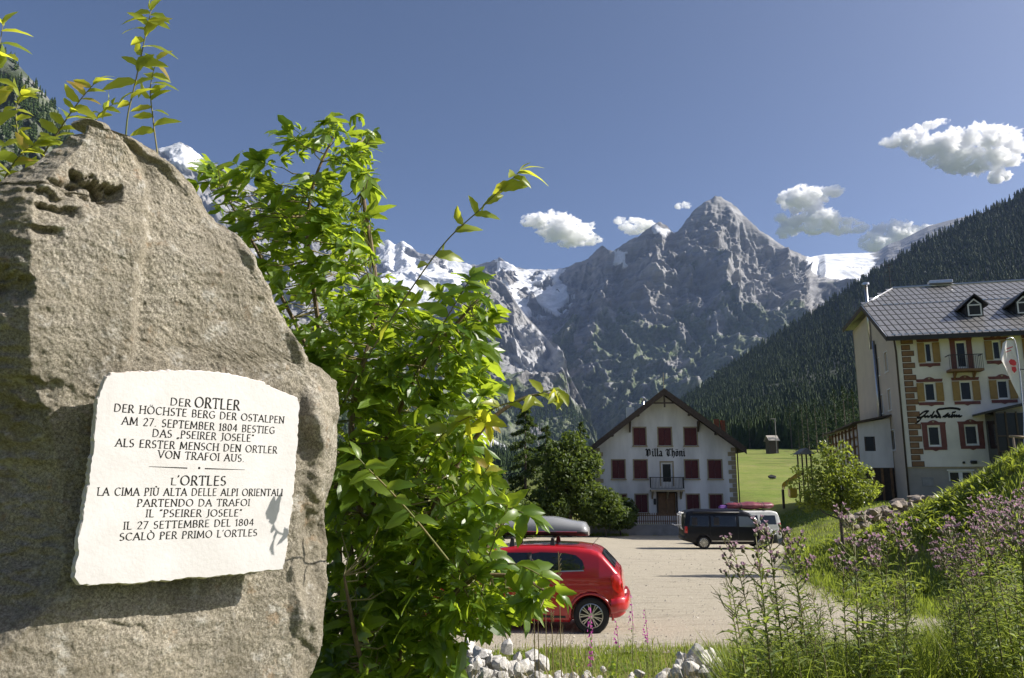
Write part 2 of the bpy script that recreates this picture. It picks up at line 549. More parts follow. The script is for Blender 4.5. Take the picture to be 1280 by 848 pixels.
def ground_z(x, y, rough=True):
    x = np.asarray(x, float); y = np.asarray(y, float)
    near = -1.62 + (-2.45 + 1.62) * sstep(4.8, 9.5, y + .25 * np.abs(x) * 0)
    base = np.where(y < 11, near + (lot_z(11) + 2.45) * sstep(8, 11, y), lot_z(np.minimum(y, 70)))
    z = base
    # bank on the right foreground where the thistles stand
    z = z + .55 * sstep(1.2, 6.5, x) * (1 - sstep(8.5, 12.5, y)) * sstep(0, 3, y)
    # mound before the hotel
    z = z + 5.0 * np.exp(-((x - 18.6) ** 2 / 42 + (y - 21.5) ** 2 / 70)) * sstep(8.2, 11.5, x) * sstep(12.2, 17, y + .25 * (x - 9))
    # terrace on which the hotel stands
    z = z + 2.4 * sstep(12.5, 23, x - .08 * (y - 30)) * sstep(30, 50, y) * (1 - sstep(80, 150, y))
    # meadow rising behind, hill sides further off
    z = z + .061 * np.clip(y - 78, 0, 380) * sstep(-12, 30, x) * sstep(76, 100, y) * (1 - sstep(600, 1200, y))
    z = z + .03 * np.clip(x - 110, 0, 200) * sstep(80, 200, y) * (1 - sstep(500, 900, y))
    if rough:
        p = np.stack([x, y, 0 * x], -1)
        a = .03 + .09 * sstep(9, 14, x) * sstep(13, 17, y)
        z = z + a * fbm(p * .8, 3) + .5 * sstep(80, 180, y) * fbm(p * .03, 3)
    return z


# gravel car park outline (world x, y)
LOT = [(-3.5, 11.6), (0, 12.0), (2.2, 12.4), (5, 12.2), (8.5, 12.0), (14, 11.4), (24, 10.4), (30, 11.6), (22, 13.2), (14, 14.0), (10.4, 14.7), (8.6, 15.9), (8.0, 17.4), (8.0, 19.2),
       (8.6, 23), (10.2, 28.5), (12.4, 36), (15.5, 45), (19.5, 56), (20.5, 61.8), (8, 62.0), (-2, 61.6), (-16, 60), (-26, 52), (-30, 36), (-26, 20), (-14, 12.5)]


def in_lot(x, y, grow=0.0):
    x = np.asarray(x, float); y = np.asarray(y, float)
    cx, cy = 0.0, 32.0
    k = 1 - grow / 12.0
    return inside(LOT, cx + (x - cx) * k, cy + (y - cy) * k)


def build_ground():
    az = np.concatenate([np.linspace(-180, -52, 40)[:-1], np.linspace(-52, 52, 330), np.linspace(52, 180, 40)[1:]])
    rr = np.concatenate([[.01], np.geomspace(.6, 30, 170), np.geomspace(30.5, 14000, 170)])
    A, R = np.meshgrid(np.radians(az), rr)
    X, Y = R * np.sin(A), R * np.cos(A)
    Z = ground_z(X, Y)
    sink = in_lot(X, Y, 0).astype(float)
    Z = np.where(sink > 0, lot_z(np.minimum(Y, 70)) - .05, Z)
    me = grid_mesh('ground', np.stack([X, Y, Z], -1), M['ground'])
    me.flip_normals()
    g = link('ground', me); tag(g, kind='structure')
    # gravel sheet
    pts = []
    n = len(LOT)
    for i in range(n):
        p0, p1, p2, p3 = [np.array(LOT[(i + k) % n]) for k in (-1, 0, 1, 2)]
        m = max(3, int(np.linalg.norm(p2 - p1) / .12)) if p1[0] > -8 and p1[1] < 40 else 14
        for t in np.linspace(0, 1, m, endpoint=False):
            q = .5 * ((2 * p1) + (-p0 + p2) * t + (2 * p0 - 5 * p1 + 4 * p2 - p3) * t * t + (-p0 + 3 * p1 - 3 * p2 + p3) * t ** 3)
            pts.append(q)
    pts = np.array(pts)
    nn = fbm(np.c_[pts * 1.1, pts[:, :1] * 0], 4)
    c = np.array([2, 30.0]); d = pts - c; d /= np.linalg.norm(d, axis=1)[:, None]
    pts = pts + d * (nn * .38)[:, None]
    import bmesh
    bm = bmesh.new()
    vs = [bm.verts.new((p[0], p[1], float(lot_z(p[1])) + .0)) for p in pts]
    f = bm.faces.new(vs)
    bmesh.ops.triangulate(bm, faces=[f])
    me = bpy.data.meshes.new('gravel_lot'); bm.to_mesh(me); bm.free()
    me.materials.append(M['gravel'])
    o = link('gravel_lot', me)
    if me.polygons[0].normal.z < 0: me.flip_normals()
    tag(o, kind='structure')


# ------------------------------------------------------------------ lofted mountain sides
def rowfun(row):
    r = np.array(row, float)
    return lambda px: (np.interp(px, r[:, 0], r[:, 1]), np.interp(px, r[:, 0], r[:, 2]))


class Loft:
    def __init__(s, rows, px0, px1):
        s.rows = [rowfun(r) for r in rows]; s.px0 = px0; s.px1 = px1

    def ev(s, px, v):
        px = np.asarray(px, float); v = np.asarray(v, float)
        n = len(s.rows) - 1
        vals = [f(px) for f in s.rows]
        PY = np.stack([a for a, b in vals]); D = np.stack([b for a, b in vals])
        t = np.clip(v * n, 0, n - 1e-6); k = t.astype(int); t = t - k
        def pick(A, kk): return np.take_along_axis(A, np.clip(kk, 0, n)[None], 0)[0]
        def cr(A):
            p0, p1, p2, p3 = pick(A, k - 1), pick(A, k), pick(A, k + 1), pick(A, k + 2)
            p0 = np.where(k == 0, 2 * p1 - p2, p0); p3 = np.where(k == n - 1, 2 * p2 - p1, p3)
            return .5 * ((2 * p1) + (-p0 + p2) * t + (2 * p0 - 5 * p1 + 4 * p2 - p3) * t * t + (-p0 + 3 * p1 - 3 * p2 + p3) * t ** 3)
        py, d = cr(PY), cr(D)
        a, b = (px - W0 / 2) / FPX, (H0 / 2 - py) / FPX
        den = CP - b * SP
        return np.stack([a / den * d, d, (SP + b * CP) / den * d], -1), py


RIDGE = [(150, 200), (226, 178), (240, 186), (252, 196), (270, 205), (300, 222), (340, 250), (400, 285), (462, 306), (476, 303), (486, 300), (494, 306), (503, 301), (512, 306), (524, 317),
         (545, 319), (562, 322), (578, 329), (598, 331), (610, 328), (624, 322), (634, 328), (645, 334), (660, 337), (690, 337), (706, 335), (720, 329), (735, 324), (744, 314), (752, 307),
         (758, 311), (766, 314), (776, 308), (786, 300), (798, 295), (808, 286), (818, 280), (826, 278), (834, 283), (843, 291), (849, 287), (853, 281), (861, 271), (866, 264), (875, 257),
         (884, 251), (889, 248), (894, 245), (901, 246), (907, 251), (914, 254), (924, 263), (936, 276), (948, 286), (962, 295), (972, 303), (986, 311), (998, 317), (1006, 320), (1012, 322),
         (1030, 318), (1060, 317), (1092, 316), (1098, 314), (1110, 306), (1125, 301), (1140, 293), (1160, 283), (1185, 276), (1210, 270), (1300, 262)]


def ridge_depth(px):
    return np.interp(px, [150, 300, 480, 600, 640, 700, 760, 820, 895, 1000, 1012, 1020, 1100, 1300], [6400, 6500, 6600, 6300, 6000, 5800, 4980, 4900, 4900, 5100, 5350, 6400, 6600, 5800])


def col_noise(G, s): return G / s


def build_mountains():
    fine = []
    for px in np.arange(150, 1300, 1.3):
        py = np.interp(px, [a for a, b in RIDGE], [b for a, b in RIDGE])
        fine.append((px, py, ridge_depth(px)))
    r1 = [(px, py + np.interp(px, [150, 480, 600, 700, 760, 895, 1005, 1030, 1100, 1300], [30, 22, 20, 22, 40, 66, 28, 16, 16, 20]),
           d - np.interp(px, [150, 480, 700, 760, 895, 1005, 1030, 1300], [300, 350, 350, 250, 330, 180, 900, 600])) for px, py, d in fine[::6]]
    r2 = [(150, 330, 5200), (400, 360, 5200), (480, 352, 5600), (560, 350, 5600), (620, 372, 5200), (660, 370, 5350), (700, 392, 4950), (738, 395, 4520), (800, 400, 4260), (860, 395, 4230), (895, 390, 4220),
          (930, 388, 4230), (980, 385, 4330), (1010, 372, 4500), (1040, 352, 5200), (1080, 348, 5300), (1120, 345, 5000), (1300, 330, 4800)]
    r3 = [(150, 430, 4000), (400, 440, 4200), (480, 400, 4900), (560, 402, 4700), (620, 420, 4500), (680, 440, 4480), (735, 468, 3960), (800, 470, 3720), (840, 468, 3680), (880, 462, 3750), (900, 462, 3600),
          (940, 450, 3720), (990, 432, 3900), (1030, 400, 4300), (1080, 380, 4500), (1300, 370, 4300)]
    r4 = [(150, 560, 2800), (400, 560, 3000), (600, 520, 3400), (680, 530, 3700), (740, 548, 3600), (800, 552, 3150), (850, 560, 2950), (900, 560, 2900), (950, 540, 3000), (1020, 500, 3300), (1300, 440, 3300)]
    r5 = [(150, 600, 2300), (700, 598, 2700), (850, 599, 2400), (1300, 590, 2400)]
    L = Loft([fine, r1, r2, r3, r4, r5], 150, 1300)
    nx, ny = 900, 330
    px, v = np.meshgrid(np.linspace(150, 1300, nx), np.linspace(0, 1, ny))
    G, py = L.ev(px, v)
    glac = (px > 1012) & (v < .42)
    w = sstep(0.0, .1, v) * np.where(px > 1012, .25 + .75 * sstep(.32, .5, v), 1)
    warp = np.stack([fbm(G / 600 + 3, 2), fbm(G / 600 + 31, 2), fbm(G / 600 + 57, 2)], -1) * 120
    q = G + warp
    rib = ridged(q / np.array([420., 900., 1250.]), 5, .55)
    rib2 = ridged(q / np.array([130., 300., 420.]) + 5, 4, .6)
    strat2 = fbm(np.stack([G[..., 0] / 800, G[..., 1] / 800, (G[..., 2] + .12 * G[..., 0] + 60 * fbm(G / 500, 2)) / 105], -1) + 7, 2, .6)
    strat = fbm(np.stack([G[..., 0] / 500, G[..., 1] / 500, (G[..., 2] + .12 * G[..., 0]) / 46], -1), 3, .6)
    crag = fbm(G / 60, 4, .6)
    # snow fields and glaciers
    e = 9 * fbm(G / 170 + 40, 4) + 5 * rib2
    def reg(poly): return inside(poly, px + e, py + .8 * e).astype(float)
    snow = np.zeros_like(px)
    for poly in ([(476, 340), (520, 336), (570, 342), (600, 352), (610, 380), (560, 392), (500, 392), (470, 370)],
                 [(470, 306), (498, 303), (512, 318), (530, 330), (548, 336), (540, 352), (505, 340), (478, 330)],
                 [(470, 300), (500, 298), (520, 312), (500, 320), (470, 322)],
                 [(560, 322), (600, 340), (606, 350), (580, 345), (556, 335)],
                 [(618, 322), (634, 330), (650, 338), (690, 336), (712, 338), (706, 352), (716, 372), (702, 392), (684, 384), (664, 372), (650, 384), (640, 370), (632, 350)],
                 [(640, 340), (704, 340), (700, 366), (640, 362)],
                 [(640, 372), (664, 376), (664, 398), (652, 406), (642, 392)],
                 [(770, 316), (788, 313), (788, 328), (772, 330)], [(822, 282), (842, 288), (832, 298), (822, 294)],
                 [(1010, 318), (1092, 314), (1096, 326), (1066, 342), (1084, 352), (1060, 362), (1030, 352), (1012, 336)],
                 [(1066, 345), (1098, 324), (1094, 352), (1076, 362)],
                 [(200, 170), (262, 196), (250, 214), (210, 200)]):
        snow = np.maximum(snow, reg(poly))
    for poly in ([(632, 340), (648, 342), (646, 366), (628, 356)], [(668, 350), (690, 344), (696, 362), (674, 364)], [(652, 366), (668, 364), (672, 378), (656, 376)]):
        snow = snow * (1 - reg(poly))
    sm = snow.copy()
    for _ in range(3): sm[1:-1, 1:-1] = (sm[1:-1, 1:-1] * 2 + sm[:-2, 1:-1] + sm[2:, 1:-1] + sm[1:-1, :-2] + sm[1:-1, 2:]) / 6
    fine3 = ridged(G / np.array([52., 80., 110.]) + 21, 3, .6)
    h = w * (14 * (fine3 - .9) * (1 - sm) + 125 * (rib - 1) * (1 - .5 * sm) + (52 * (rib2 - 1) + 70 * strat2 + 34 * strat + 20 * crag) * (1 - .93 * sm))
    # scatter of the crest line
    G[..., 1] -= h * .8; G[..., 2] += h * .28
    G[..., 2] += (1 - w) * 9 * crag * np.where(px > 1014, .2, 1)
    gx = np.gradient(G[..., 2], axis=1) / (np.abs(np.gradient(G[..., 0], axis=1)) + 1e-3)
    snow = snow * (np.abs(gx) < 5)
    spots = (fbm(G / 150 + 80, 4) > .62) & (G[..., 2] > 1050) & (px < 720) & (rib < .9)
    snow = np.maximum(snow, spots * .7)
    hz = G[..., 2]
    veg = sstep(0, .25, .9 * fbm(q / np.array([200, 400, 240.]) + 60, 5, .6) + (980 - hz) / 520 + .2 * (rib - .9)) * (1 - snow) * (px > 690)
    veg *= 1 - sstep(.0, .5, rib2 - 1.35)
    me = grid_mesh('mountain_massif', G, M['mountain'])
    set_attr(me, 'snow', snow); set_attr(me, 'veg', veg)
    me.flip_normals()
    tag(link('mountain_massif', me), kind='structure')

    # nearer rocky spur on the left, wooded at its foot
    sp = [(120, 330), (300, 345), (420, 372), (480, 398), (520, 388), (556, 372), (580, 352), (596, 342), (606, 338), (618, 346), (632, 356), (645, 378), (658, 396), (670, 408), (684, 424), (698, 432),
          (706, 446), (700.5, 449), (708, 462), (716, 478), (728, 500), (738, 524), (744, 545), (752, 575)]
    sp = [(x, y) for x, y in sp if x != 700.5]
    f0 = [(px, np.interp(px, [a for a, b in sp], [b for a, b in sp]), np.interp(px, [120, 600, 660, 700, 752], [4300, 4300, 4000, 3500, 2700])) for px in np.arange(120, 753, 1.5)]
    f1 = [(px, py + np.interp(px, [120, 600, 700, 752], [40, 46, 30, 6]), d - np.interp(px, [120, 600, 700, 752], [400, 420, 250, 60])) for px, py, d in f0[::5]]
    f2 = [(120, 470, 2700), (560, 470, 2900), (640, 478, 3050), (690, 500, 2750), (730, 540, 2480), (752, 585, 2450)]
    f3 = [(120, 545, 2100), (560, 532, 2200), (600, 545, 2250), (640, 560, 2300), (700, 575, 2250), (752, 592, 2250)]
    f4 = [(120, 598, 1500), (752, 600, 1700)]
    L2 = Loft([f0, f1, f2, f3, f4], 120, 752)
    px, v = np.meshgrid(np.linspace(120, 752, 520), np.linspace(0, 1, 260))
    G, py = L2.ev(px, v)
    w = sstep(0.0, .08, v) * (1 - .8 * sstep(.62, .8, v))
    rib = ridged((G + 80 * fbm(G / 400, 2)[..., None]) / np.array([300., 500., 600.]), 5, .55)
    crag = fbm(G / 45 + 9, 4, .6)
    h = w * (110 * (rib - 1) + 16 * crag)
    G[..., 1] -= h * .8; G[..., 2] += h * .3
    e = 6 * fbm(G / 120 + 4, 3)
    scree = np.maximum(inside([(545, 520), (575, 533), (610, 545), (640, 558), (600, 561), (570, 552), (535, 545)], px + e * .5, py + e * .3),
                       inside([(700, 440), (716, 452), (704, 470), (660, 470), (640, 440), (640, 405), (672, 412)], px + e, py + e) * .6)
    veg = sstep(-.05, .2, fbm(G / 130 + 60, 4, .6) + (420 - G[..., 2]) / 300 + np.where(px > 655, -.3, .1)) * (1 - scree)
    me = grid_mesh('rocky_spur', G, M['mountain'])
    me.flip_normals()
    set_attr(me, 'snow', scree * .55); set_attr(me, 'veg', veg)
    tag(link('rocky_spur', me), kind='structure')
    return L2


# ------------------------------------------------------------------ conifer stands
def conifer_template(seed, tiers=4, spikes=5):
    r = random.Random(seed)
    V, F = [], []
    for k in range(tiers):
        t = k / tiers
        z1 = .1 + .9 * (t + 1.35 / tiers); z1 = min(z1, 1.0)
        z0 = .1 + .9 * t - .02
        rad = .19 * (1 - t) ** .85 + .012
        b = len(V)
        V.append((r.uniform(-.01, .01), r.uniform(-.01, .01), z1))
        for i in range(spikes * 2):
            a = math.pi * i / spikes + r.uniform(-.15, .15) + k
            q = rad * (r.uniform(.8, 1.25) if i % 2 else r.uniform(.35, .6))
            V.append((math.cos(a) * q, math.sin(a) * q, z0 + (0 if i % 2 else .05) + r.uniform(-.02, .02)))
        n = spikes * 2
        for i in range(n): F.append((b, b + 1 + i, b + 1 + (i + 1) % n))
    return np.array(V), np.array(F)


def scatter_mesh(templates, P, H, RZ, name, mats, Wd=None):
    "joined instances: P (n,3), H scale, RZ rotation"
    VV, FF, off = [], [], 0
    rs = np.random.RandomState(len(P))
    pick = rs.randint(0, len(templates), len(P))
    Wd = H if Wd is None else Wd
    for k, (V, F) in enumerate(templates):
        idx = np.nonzero(pick == k)[0]
        if not len(idx): continue
        c, s_ = np.cos(RZ[idx])[:, None], np.sin(RZ[idx])[:, None]
        X = V[None, :, 0] * Wd[idx][:, None]; Y = V[None, :, 1] * Wd[idx][:, None]; Z = V[None, :, 2] * H[idx][:, None]
        Q = np.stack([X * c - Y * s_, X * s_ + Y * c, Z], -1) + P[idx][:, None, :]
        VV.append(Q.reshape(-1, 3))
        FF.append((F[None] + (np.arange(len(idx)) * len(V))[:, None, None] + off).reshape(-1, F.shape[1]))
        off += len(idx) * len(V)
    return mesh_np(name, np.concatenate(VV), np.concatenate(FF), mats)


def forest(L, name, n, px0, px1, v0, v1, h0, h1, keep=None, seed=1, dark='conifer'):
    rs = np.random.RandomState(seed)
    px = rs.uniform(px0, px1, n * 5); v = rs.uniform(v0, v1, n * 5)
    G, py = L.ev(px, v)
    ok = np.ones(len(px), bool)
    if keep is not None: ok &= keep(px, py, G)
    w = (G[:, 1] / G[:, 1].max()) ** .9
    ok &= rs.uniform(0, 1, len(px)) < w * (1 if n else 1)
    G = G[ok][:n]
    H = rs.uniform(h0, h1, len(G))
    T = [conifer_template(s + 50) for s in range(6)]
    me = scatter_mesh(T, G - np.array([0, 0, 1.0]), H, rs.uniform(0, 6.28, len(G)), name, M[dark], H * rs.uniform(.8, 1.15, len(G)))
    tag(link(name, me), kind='stuff')


def build_hills():
    # wooded slope on the right
    top = [(760, 560), (800, 540), (840, 512), (850, 506), (880, 484), (900, 468), (930, 449), (960, 428), (1000, 402), (1030, 384), (1060, 362), (1100, 336), (1130, 318), (1160, 300), (1180, 291), (1220, 270), (1280, 243), (1340, 215), (1500, 150), (1800, 60)]
    r0 = [(px, np.interp(px, [a for a, b in top], [b for a, b in top]), np.interp(px, [760, 850, 1000, 1280, 1800], [1900, 1900, 1900, 1700, 1100])) for px in np.arange(760, 1801, 4)]
    r1 = [(px, py + (566 - py) * .36 + 4, d * .66) for px, py, d in r0[::4]]
    r2 = [(760, 572, 620), (850, 566, 560), (900, 561, 520), (1000, 554, 470), (1060, 552, 450), (1280, 540, 420), (1800, 500, 350)]
    r3 = [(760, 600, 460), (900, 590, 420), (1000, 580, 380), (1280, 578, 320), (1800, 560, 260)]
    L = Loft([r0, r1, r2, r3], 760, 1800)
    px, v = np.meshgrid(np.linspace(760, 1800, 300), np.linspace(0, 1, 140))
    G, py = L.ev(px, v)
    w = sstep(0, .12, v)
    G[..., 2] += w * 12 * fbm(G / np.array([160., 260., 200.]), 4)
    me = grid_mesh('wooded_slope', G, M['forest_floor']); me.flip_normals()
    tag(link('wooded_slope', me), kind='structure')
    forest(L, 'spruce_forest', 17000, 770, 1350, 0, .93, 12, 23, seed=3)

    # low wooded hill at the left, under the scree
    r0 = [(60, 440, 1500), (300, 470, 1500), (450, 505, 1500), (560, 549, 1450), (600, 562, 1450), (640, 572, 1400), (700, 585, 1300), (760, 594, 1200)]
    r1 = [(60, 560, 900), (450, 570, 900), (560, 582, 900), (640, 590, 900), (760, 598, 900)]
    r2 = [(60, 602, 500), (760, 604, 500)]
    L = Loft([r0, r1, r2], 60, 760)
    px, v = np.meshgrid(np.linspace(60, 760, 160), np.linspace(0, 1, 60))
    G, py = L.ev(px, v)
    me = grid_mesh('wooded_foot_hill', G, M['forest_floor']); me.flip_normals()
    tag(link('wooded_foot_hill', me), kind='structure')
    forest(L, 'valley_forest', 1500, 420, 760, 0, .9, 15, 26, seed=8)

    # steep wooded hill with cliffs in the upper left corner
    top = [(-500, -260), (-200, -60), (-60, 10), (0, 62), (20, 78), (40, 100), (60, 122), (80, 150), (100, 190), (140, 240), (220, 330), (320, 420), (420, 500)]
    r0 = [(px, np.interp(px, [a for a, b in top], [b for a, b in top]), 1000) for px in np.arange(-500, 421, 6)]
    r1 = [(px, py + (600 - py) * .3, 800) for px, py, d in r0[::3]]
    r2 = [(-500, 420, 560), (0, 430, 560), (200, 480, 560), (420, 570, 560)]
    r3 = [(-500, 602, 320), (420, 604, 320)]
    L = Loft([r0, r1, r2, r3], -500, 420)
    px, v = np.meshgrid(np.linspace(-500, 420, 330), np.linspace(0, 1, 160))
    G, py = L.ev(px, v)
    w = sstep(0, .1, v)
    rib = ridged(G / np.array([90., 160., 200.]), 4)
    h = w * (40 * (rib - 1) + 7 * fbm(G / 14, 3))
    G[..., 1] -= h; G[..., 2] += h * .3
    me = grid_mesh('wooded_crag', G, M['mountain']); me.flip_normals()
    set_attr(me, 'snow', 0 * px); set_attr(me, 'veg', sstep(-.2, .15, fbm(G / 60 + 7, 4) + .12))
    tag(link('wooded_crag', me), kind='structure')
    forest(L, 'crag_forest', 1700, -120, 260, 0, .6, 10, 19, keep=lambda px, py, G: fbm(G / 45 + 7, 3) > -.12, seed=21)


def build_spur_forest(L2):
    def keep(px, py, G):
        scree = inside([(545, 520), (575, 533), (610, 545), (640, 558), (600, 561), (570, 552), (535, 545)], px, py)
        return ~scree & (py > 505 + 12 * fbm(G / 200, 2)) & (px < 735)
    forest(L2, 'spur_forest', 2200, 470, 735, .35, .98, 15, 25, keep=keep, seed=31)


# ------------------------------------------------------------------ clouds
def build_clouds():
    import bmesh
    specs = [
        ('long lens shaped white cloud tapering over the snowy saddle', [(664, 272, 12, 4), (676, 276, 18, 8), (690, 282, 22, 12), (704, 288, 24, 13), (718, 293, 20, 11), (730, 297, 15, 7), (742, 300, 10, 4), (726, 306, 7, 3)]),
        ('small white cloud resting behind the lesser summit', [(774, 276, 7, 4), (784, 284, 10, 6), (796, 283, 15, 8), (808, 281, 11, 5), (788, 290, 9, 4)]),
        ('tiny white cloud puff just beside the pyramid peak', [(850, 258, 5, 3), (857, 257, 6, 4)]),
        ('ragged white cloud floating to one side of the pyramid peak', [(984, 250, 15, 9), (1002, 246, 18, 13), (1020, 246, 17, 12), (1040, 240, 12, 7), (1008, 262, 20, 14), (996, 280, 18, 10), (982, 292, 12, 6), (1028, 272, 16, 12), (1046, 282, 17, 9), (1064, 282, 14, 8), (1076, 286, 9, 5), (975, 272, 7, 5), (1018, 286, 16, 7)]),
        ('white cloud half sunk behind the glacier skyline', [(1090, 302, 14, 9), (1106, 294, 18, 14), (1124, 292, 18, 13), (1140, 292, 16, 9), (1158, 288, 16, 6), (1100, 308, 20, 9)]),
        ('biggest white cloud above the wooded slope, with a wisp on top', [(1114, 178, 12, 6), (1130, 172, 14, 9), (1146, 166, 12, 7), (1162, 156, 10, 5), (1178, 152, 7, 3), (1150, 184, 22, 12), (1176, 184, 24, 17), (1200, 180, 24, 18), (1226, 176, 24, 18), (1248, 174, 18, 16), (1262, 186, 14, 14), (1216, 200, 28, 13), (1190, 198, 22, 12), (1246, 200, 20, 10), (1268, 203, 10, 6)]),
        ('small detached white cloud scrap under the biggest cloud', [(1242, 220, 9, 6), (1252, 219, 10, 6), (1246, 225, 8, 4)]),
    ]
    D = 11500
    bm = bmesh.new(); bmesh.ops.create_icosphere(bm, subdivisions=5, radius=1.0)
    base = np.array([v.co[:] for v in bm.verts]); faces = np.array([[v.index for v in f.verts] for f in bm.faces]); bm.free()
    for i, (lab, puffs) in enumerate(specs):
        V, F, off = [], [], 0
        for j, (px, py, rx, ry) in enumerate(puffs):
            rs = random.Random(i * 40 + j)
            c = np.array(at(px, py, D + rs.uniform(-200, 200)))
            k = D / FPX * 1.12
            v = base * np.array([rx, (rx + ry) * .5, ry]) * k
            n = fbm((v + c) / (240.0), 3, .55)
            n2 = fbm((v + c) / 60.0 + 4, 4, .65)
            v = v * (1 + .42 * n + .30 * n2)[:, None] + np.stack([n2, n, np.roll(n2, 7)], -1) * 14
            v += c
            V.append(v); F.append(faces + off); off += len(v)
        me = mesh_np('cloud', np.concatenate(V), np.concatenate(F), M['cloud'], True)
        tag(link('cloud', me), lab, 'cloud', 'white clouds in the blue sky')


def build_haze():
    m = bpy.data.materials.new('haze'); m.use_nodes = True
    nt = m.node_tree; nt.nodes.clear()
    out = nt.nodes.new('ShaderNodeOutputMaterial'); vol = nt.nodes.new('ShaderNodeVolumePrincipled')
    vol.inputs['Color'].default_value = (.42, .58, .97, 1); vol.inputs['Density'].default_value = HAZE; vol.inputs['Anisotropy'].default_value = .15
    nt.links.new(vol.outputs[0], out.inputs['Volume'])
    o = MB().box(-7500, 7500, -300, 7300, -40, 2350).build('haze', m)
    tag(o, kind='stuff')

# ------------------------------------------------------------------ lettering: strokes drawn with a broad nib
def arc(cx, cy, rx, ry, a0, a1, n=8):
    return [(cx + rx * math.cos(math.radians(a0 + (a1 - a0) * i / n)), cy + ry * math.sin(math.radians(a0 + (a1 - a0) * i / n))) for i in range(n + 1)]


def sf(x, y, w=.09): return [(x - w, y), (x + w, y)]          # a little serif


GL = {
    'A': (.74, [[(.03, 0), (.37, 1)], [(.37, 1), (.71, 0)], [(.15, .34), (.59, .34)], sf(.03, 0, .07), sf(.71, 0, .07)]),
    'B': (.6, [[(.1, 0), (.1, 1)], [(.1, 1), (.32, 1)] + arc(.32, .76, .18, .24, 90, -90) + [(.1, .52)], [(.3, .52)] + arc(.32, .26, .23, .26, 90, -90) + [(.1, 0)]]),
    'C': (.72, [arc(.42, .5, .36, .5, 48, 312, 14)]),
    'D': (.76, [[(.1, 0), (.1, 1)], [(.1, 1), (.28, 1)] + arc(.28, .5, .40, .5, 90, -90, 12) + [(.1, 0)]]),
    'E': (.54, [[(.1, 0), (.1, 1)], [(.1, 1), (.48, 1)], [(.1, .52), (.42, .52)], [(.1, 0), (.5, 0)]]),
    'F': (.52, [[(.1, 0), (.1, 1)], [(.1, 1), (.48, 1)], [(.1, .52), (.42, .52)], sf(.1, 0)]),
    'G': (.76, [arc(.42, .5, .36, .5, 48, 320, 14), [(.68, .1), (.68, .45)], [(.5, .45), (.74, .45)]]),
    'H': (.76, [[(.1, 0), (.1, 1)], [(.66, 0), (.66, 1)], [(.1, .52), (.66, .52)], sf(.1, 0), sf(.66, 0), sf(.1, 1), sf(.66, 1)]),
    'I': (.22, [[(.11, 0), (.11, 1)], sf(.11, 0), sf(.11, 1)]),
    'J': (.34, [[(.24, 1), (.24, .1), (.16, -.08), (.02, -.1)], sf(.24, 1)]),
    'L': (.52, [[(.1, 0), (.1, 1)], [(.1, 0), (.5, 0)], sf(.1, 1)]),
    'M': (.92, [[(.08, 0), (.14, 1)], [(.14, 1), (.46, .12)], [(.46, .12), (.78, 1)], [(.78, 1), (.84, 0)], sf(.08, 0), sf(.84, 0)]),
    'N': (.76, [[(.1, 0), (.1, 1)], [(.1, 1), (.66, 0)], [(.66, 0), (.66, 1)], sf(.1, 0), sf(.66, 1), sf(.06, 1, .05)]),
    'O': (.84, [arc(.42, .5, .37, .5, 0, 360, 20)]),
    'P': (.56, [[(.1, 0), (.1, 1)], [(.1, 1), (.3, 1)] + arc(.3, .74, .2, .26, 90, -90) + [(.1, .48)], sf(.1, 0)]),
    'R': (.62, [[(.1, 0), (.1, 1)], [(.1, 1), (.3, 1)] + arc(.3, .74, .2, .26, 90, -90) + [(.1, .48)], [(.28, .48), (.58, 0)], sf(.1, 0), sf(.6, 0, .05)]),
    'S': (.52, [arc(.27, .74, .19, .26, 50, 250, 9) + arc(.25, .26, .22, .26, 80, -140, 9)]),
    'T': (.62, [[(.31, 0), (.31, 1)], [(.02, 1), (.6, 1)], sf(.31, 0), [(.02, 1), (.02, .9)], [(.6, 1), (.6, .9)]]),
    'U': (.74, [[(.1, 1), (.1, .34)] + arc(.37, .32, .27, .32, 180, 360, 10) + [(.64, 1)], sf(.1, 1), sf(.64, 1)]),
    'V': (.7, [[(.03, 1), (.35, 0)], [(.35, 0), (.67, 1)], sf(.03, 1, .06), sf(.67, 1, .06)]),
    '0': (.58, [arc(.29, .5, .22, .5, 0, 360, 16)]),
    '1': (.3, [[(.05, .86), (.16, 1)], [(.16, 1), (.16, 0)], sf(.16, 0)]),
    '2': (.54, [arc(.26, .74, .2, .26, 160, -20, 8) + [(.06, 0)], [(.06, 0), (.5, 0)]]),
    '4': (.6, [[(.42, 0), (.42, 1), (.04, .3), (.56, .3)]]),
    '7': (.52, [[(.04, 1), (.48, 1), (.16, 0)]]),
    '8': (.54, [arc(.27, .75, .18, .25, 0, 360, 12), arc(.27, .26, .22, .26, 0, 360, 12)]),
    '.': (.22, [[(.09, 0), (.13, .03)]]), ',': (.2, [[(.12, .04), (.06, -.12)]]),
    "'": (.16, [[(.1, 1.02), (.06, .84)]]), '"': (.3, [[(.1, 1.02), (.06, .84)], [(.24, 1.02), (.2, .84)]]),
    '„': (.3, [[(.1, .06), (.04, -.12)], [(.24, .06), (.18, -.12)]]), ' ': (.36, []),
}
for a, b, mk in (('Ö', 'O', [[(.3, 1.16), (.32, 1.2)], [(.52, 1.16), (.54, 1.2)]]), ('Ù', 'U', [[(.3, 1.26), (.42, 1.12)]]), ('Ò', 'O', [[(.34, 1.26), (.46, 1.12)]])):
    GL[a] = (GL[b][0], GL[b][1] + mk)


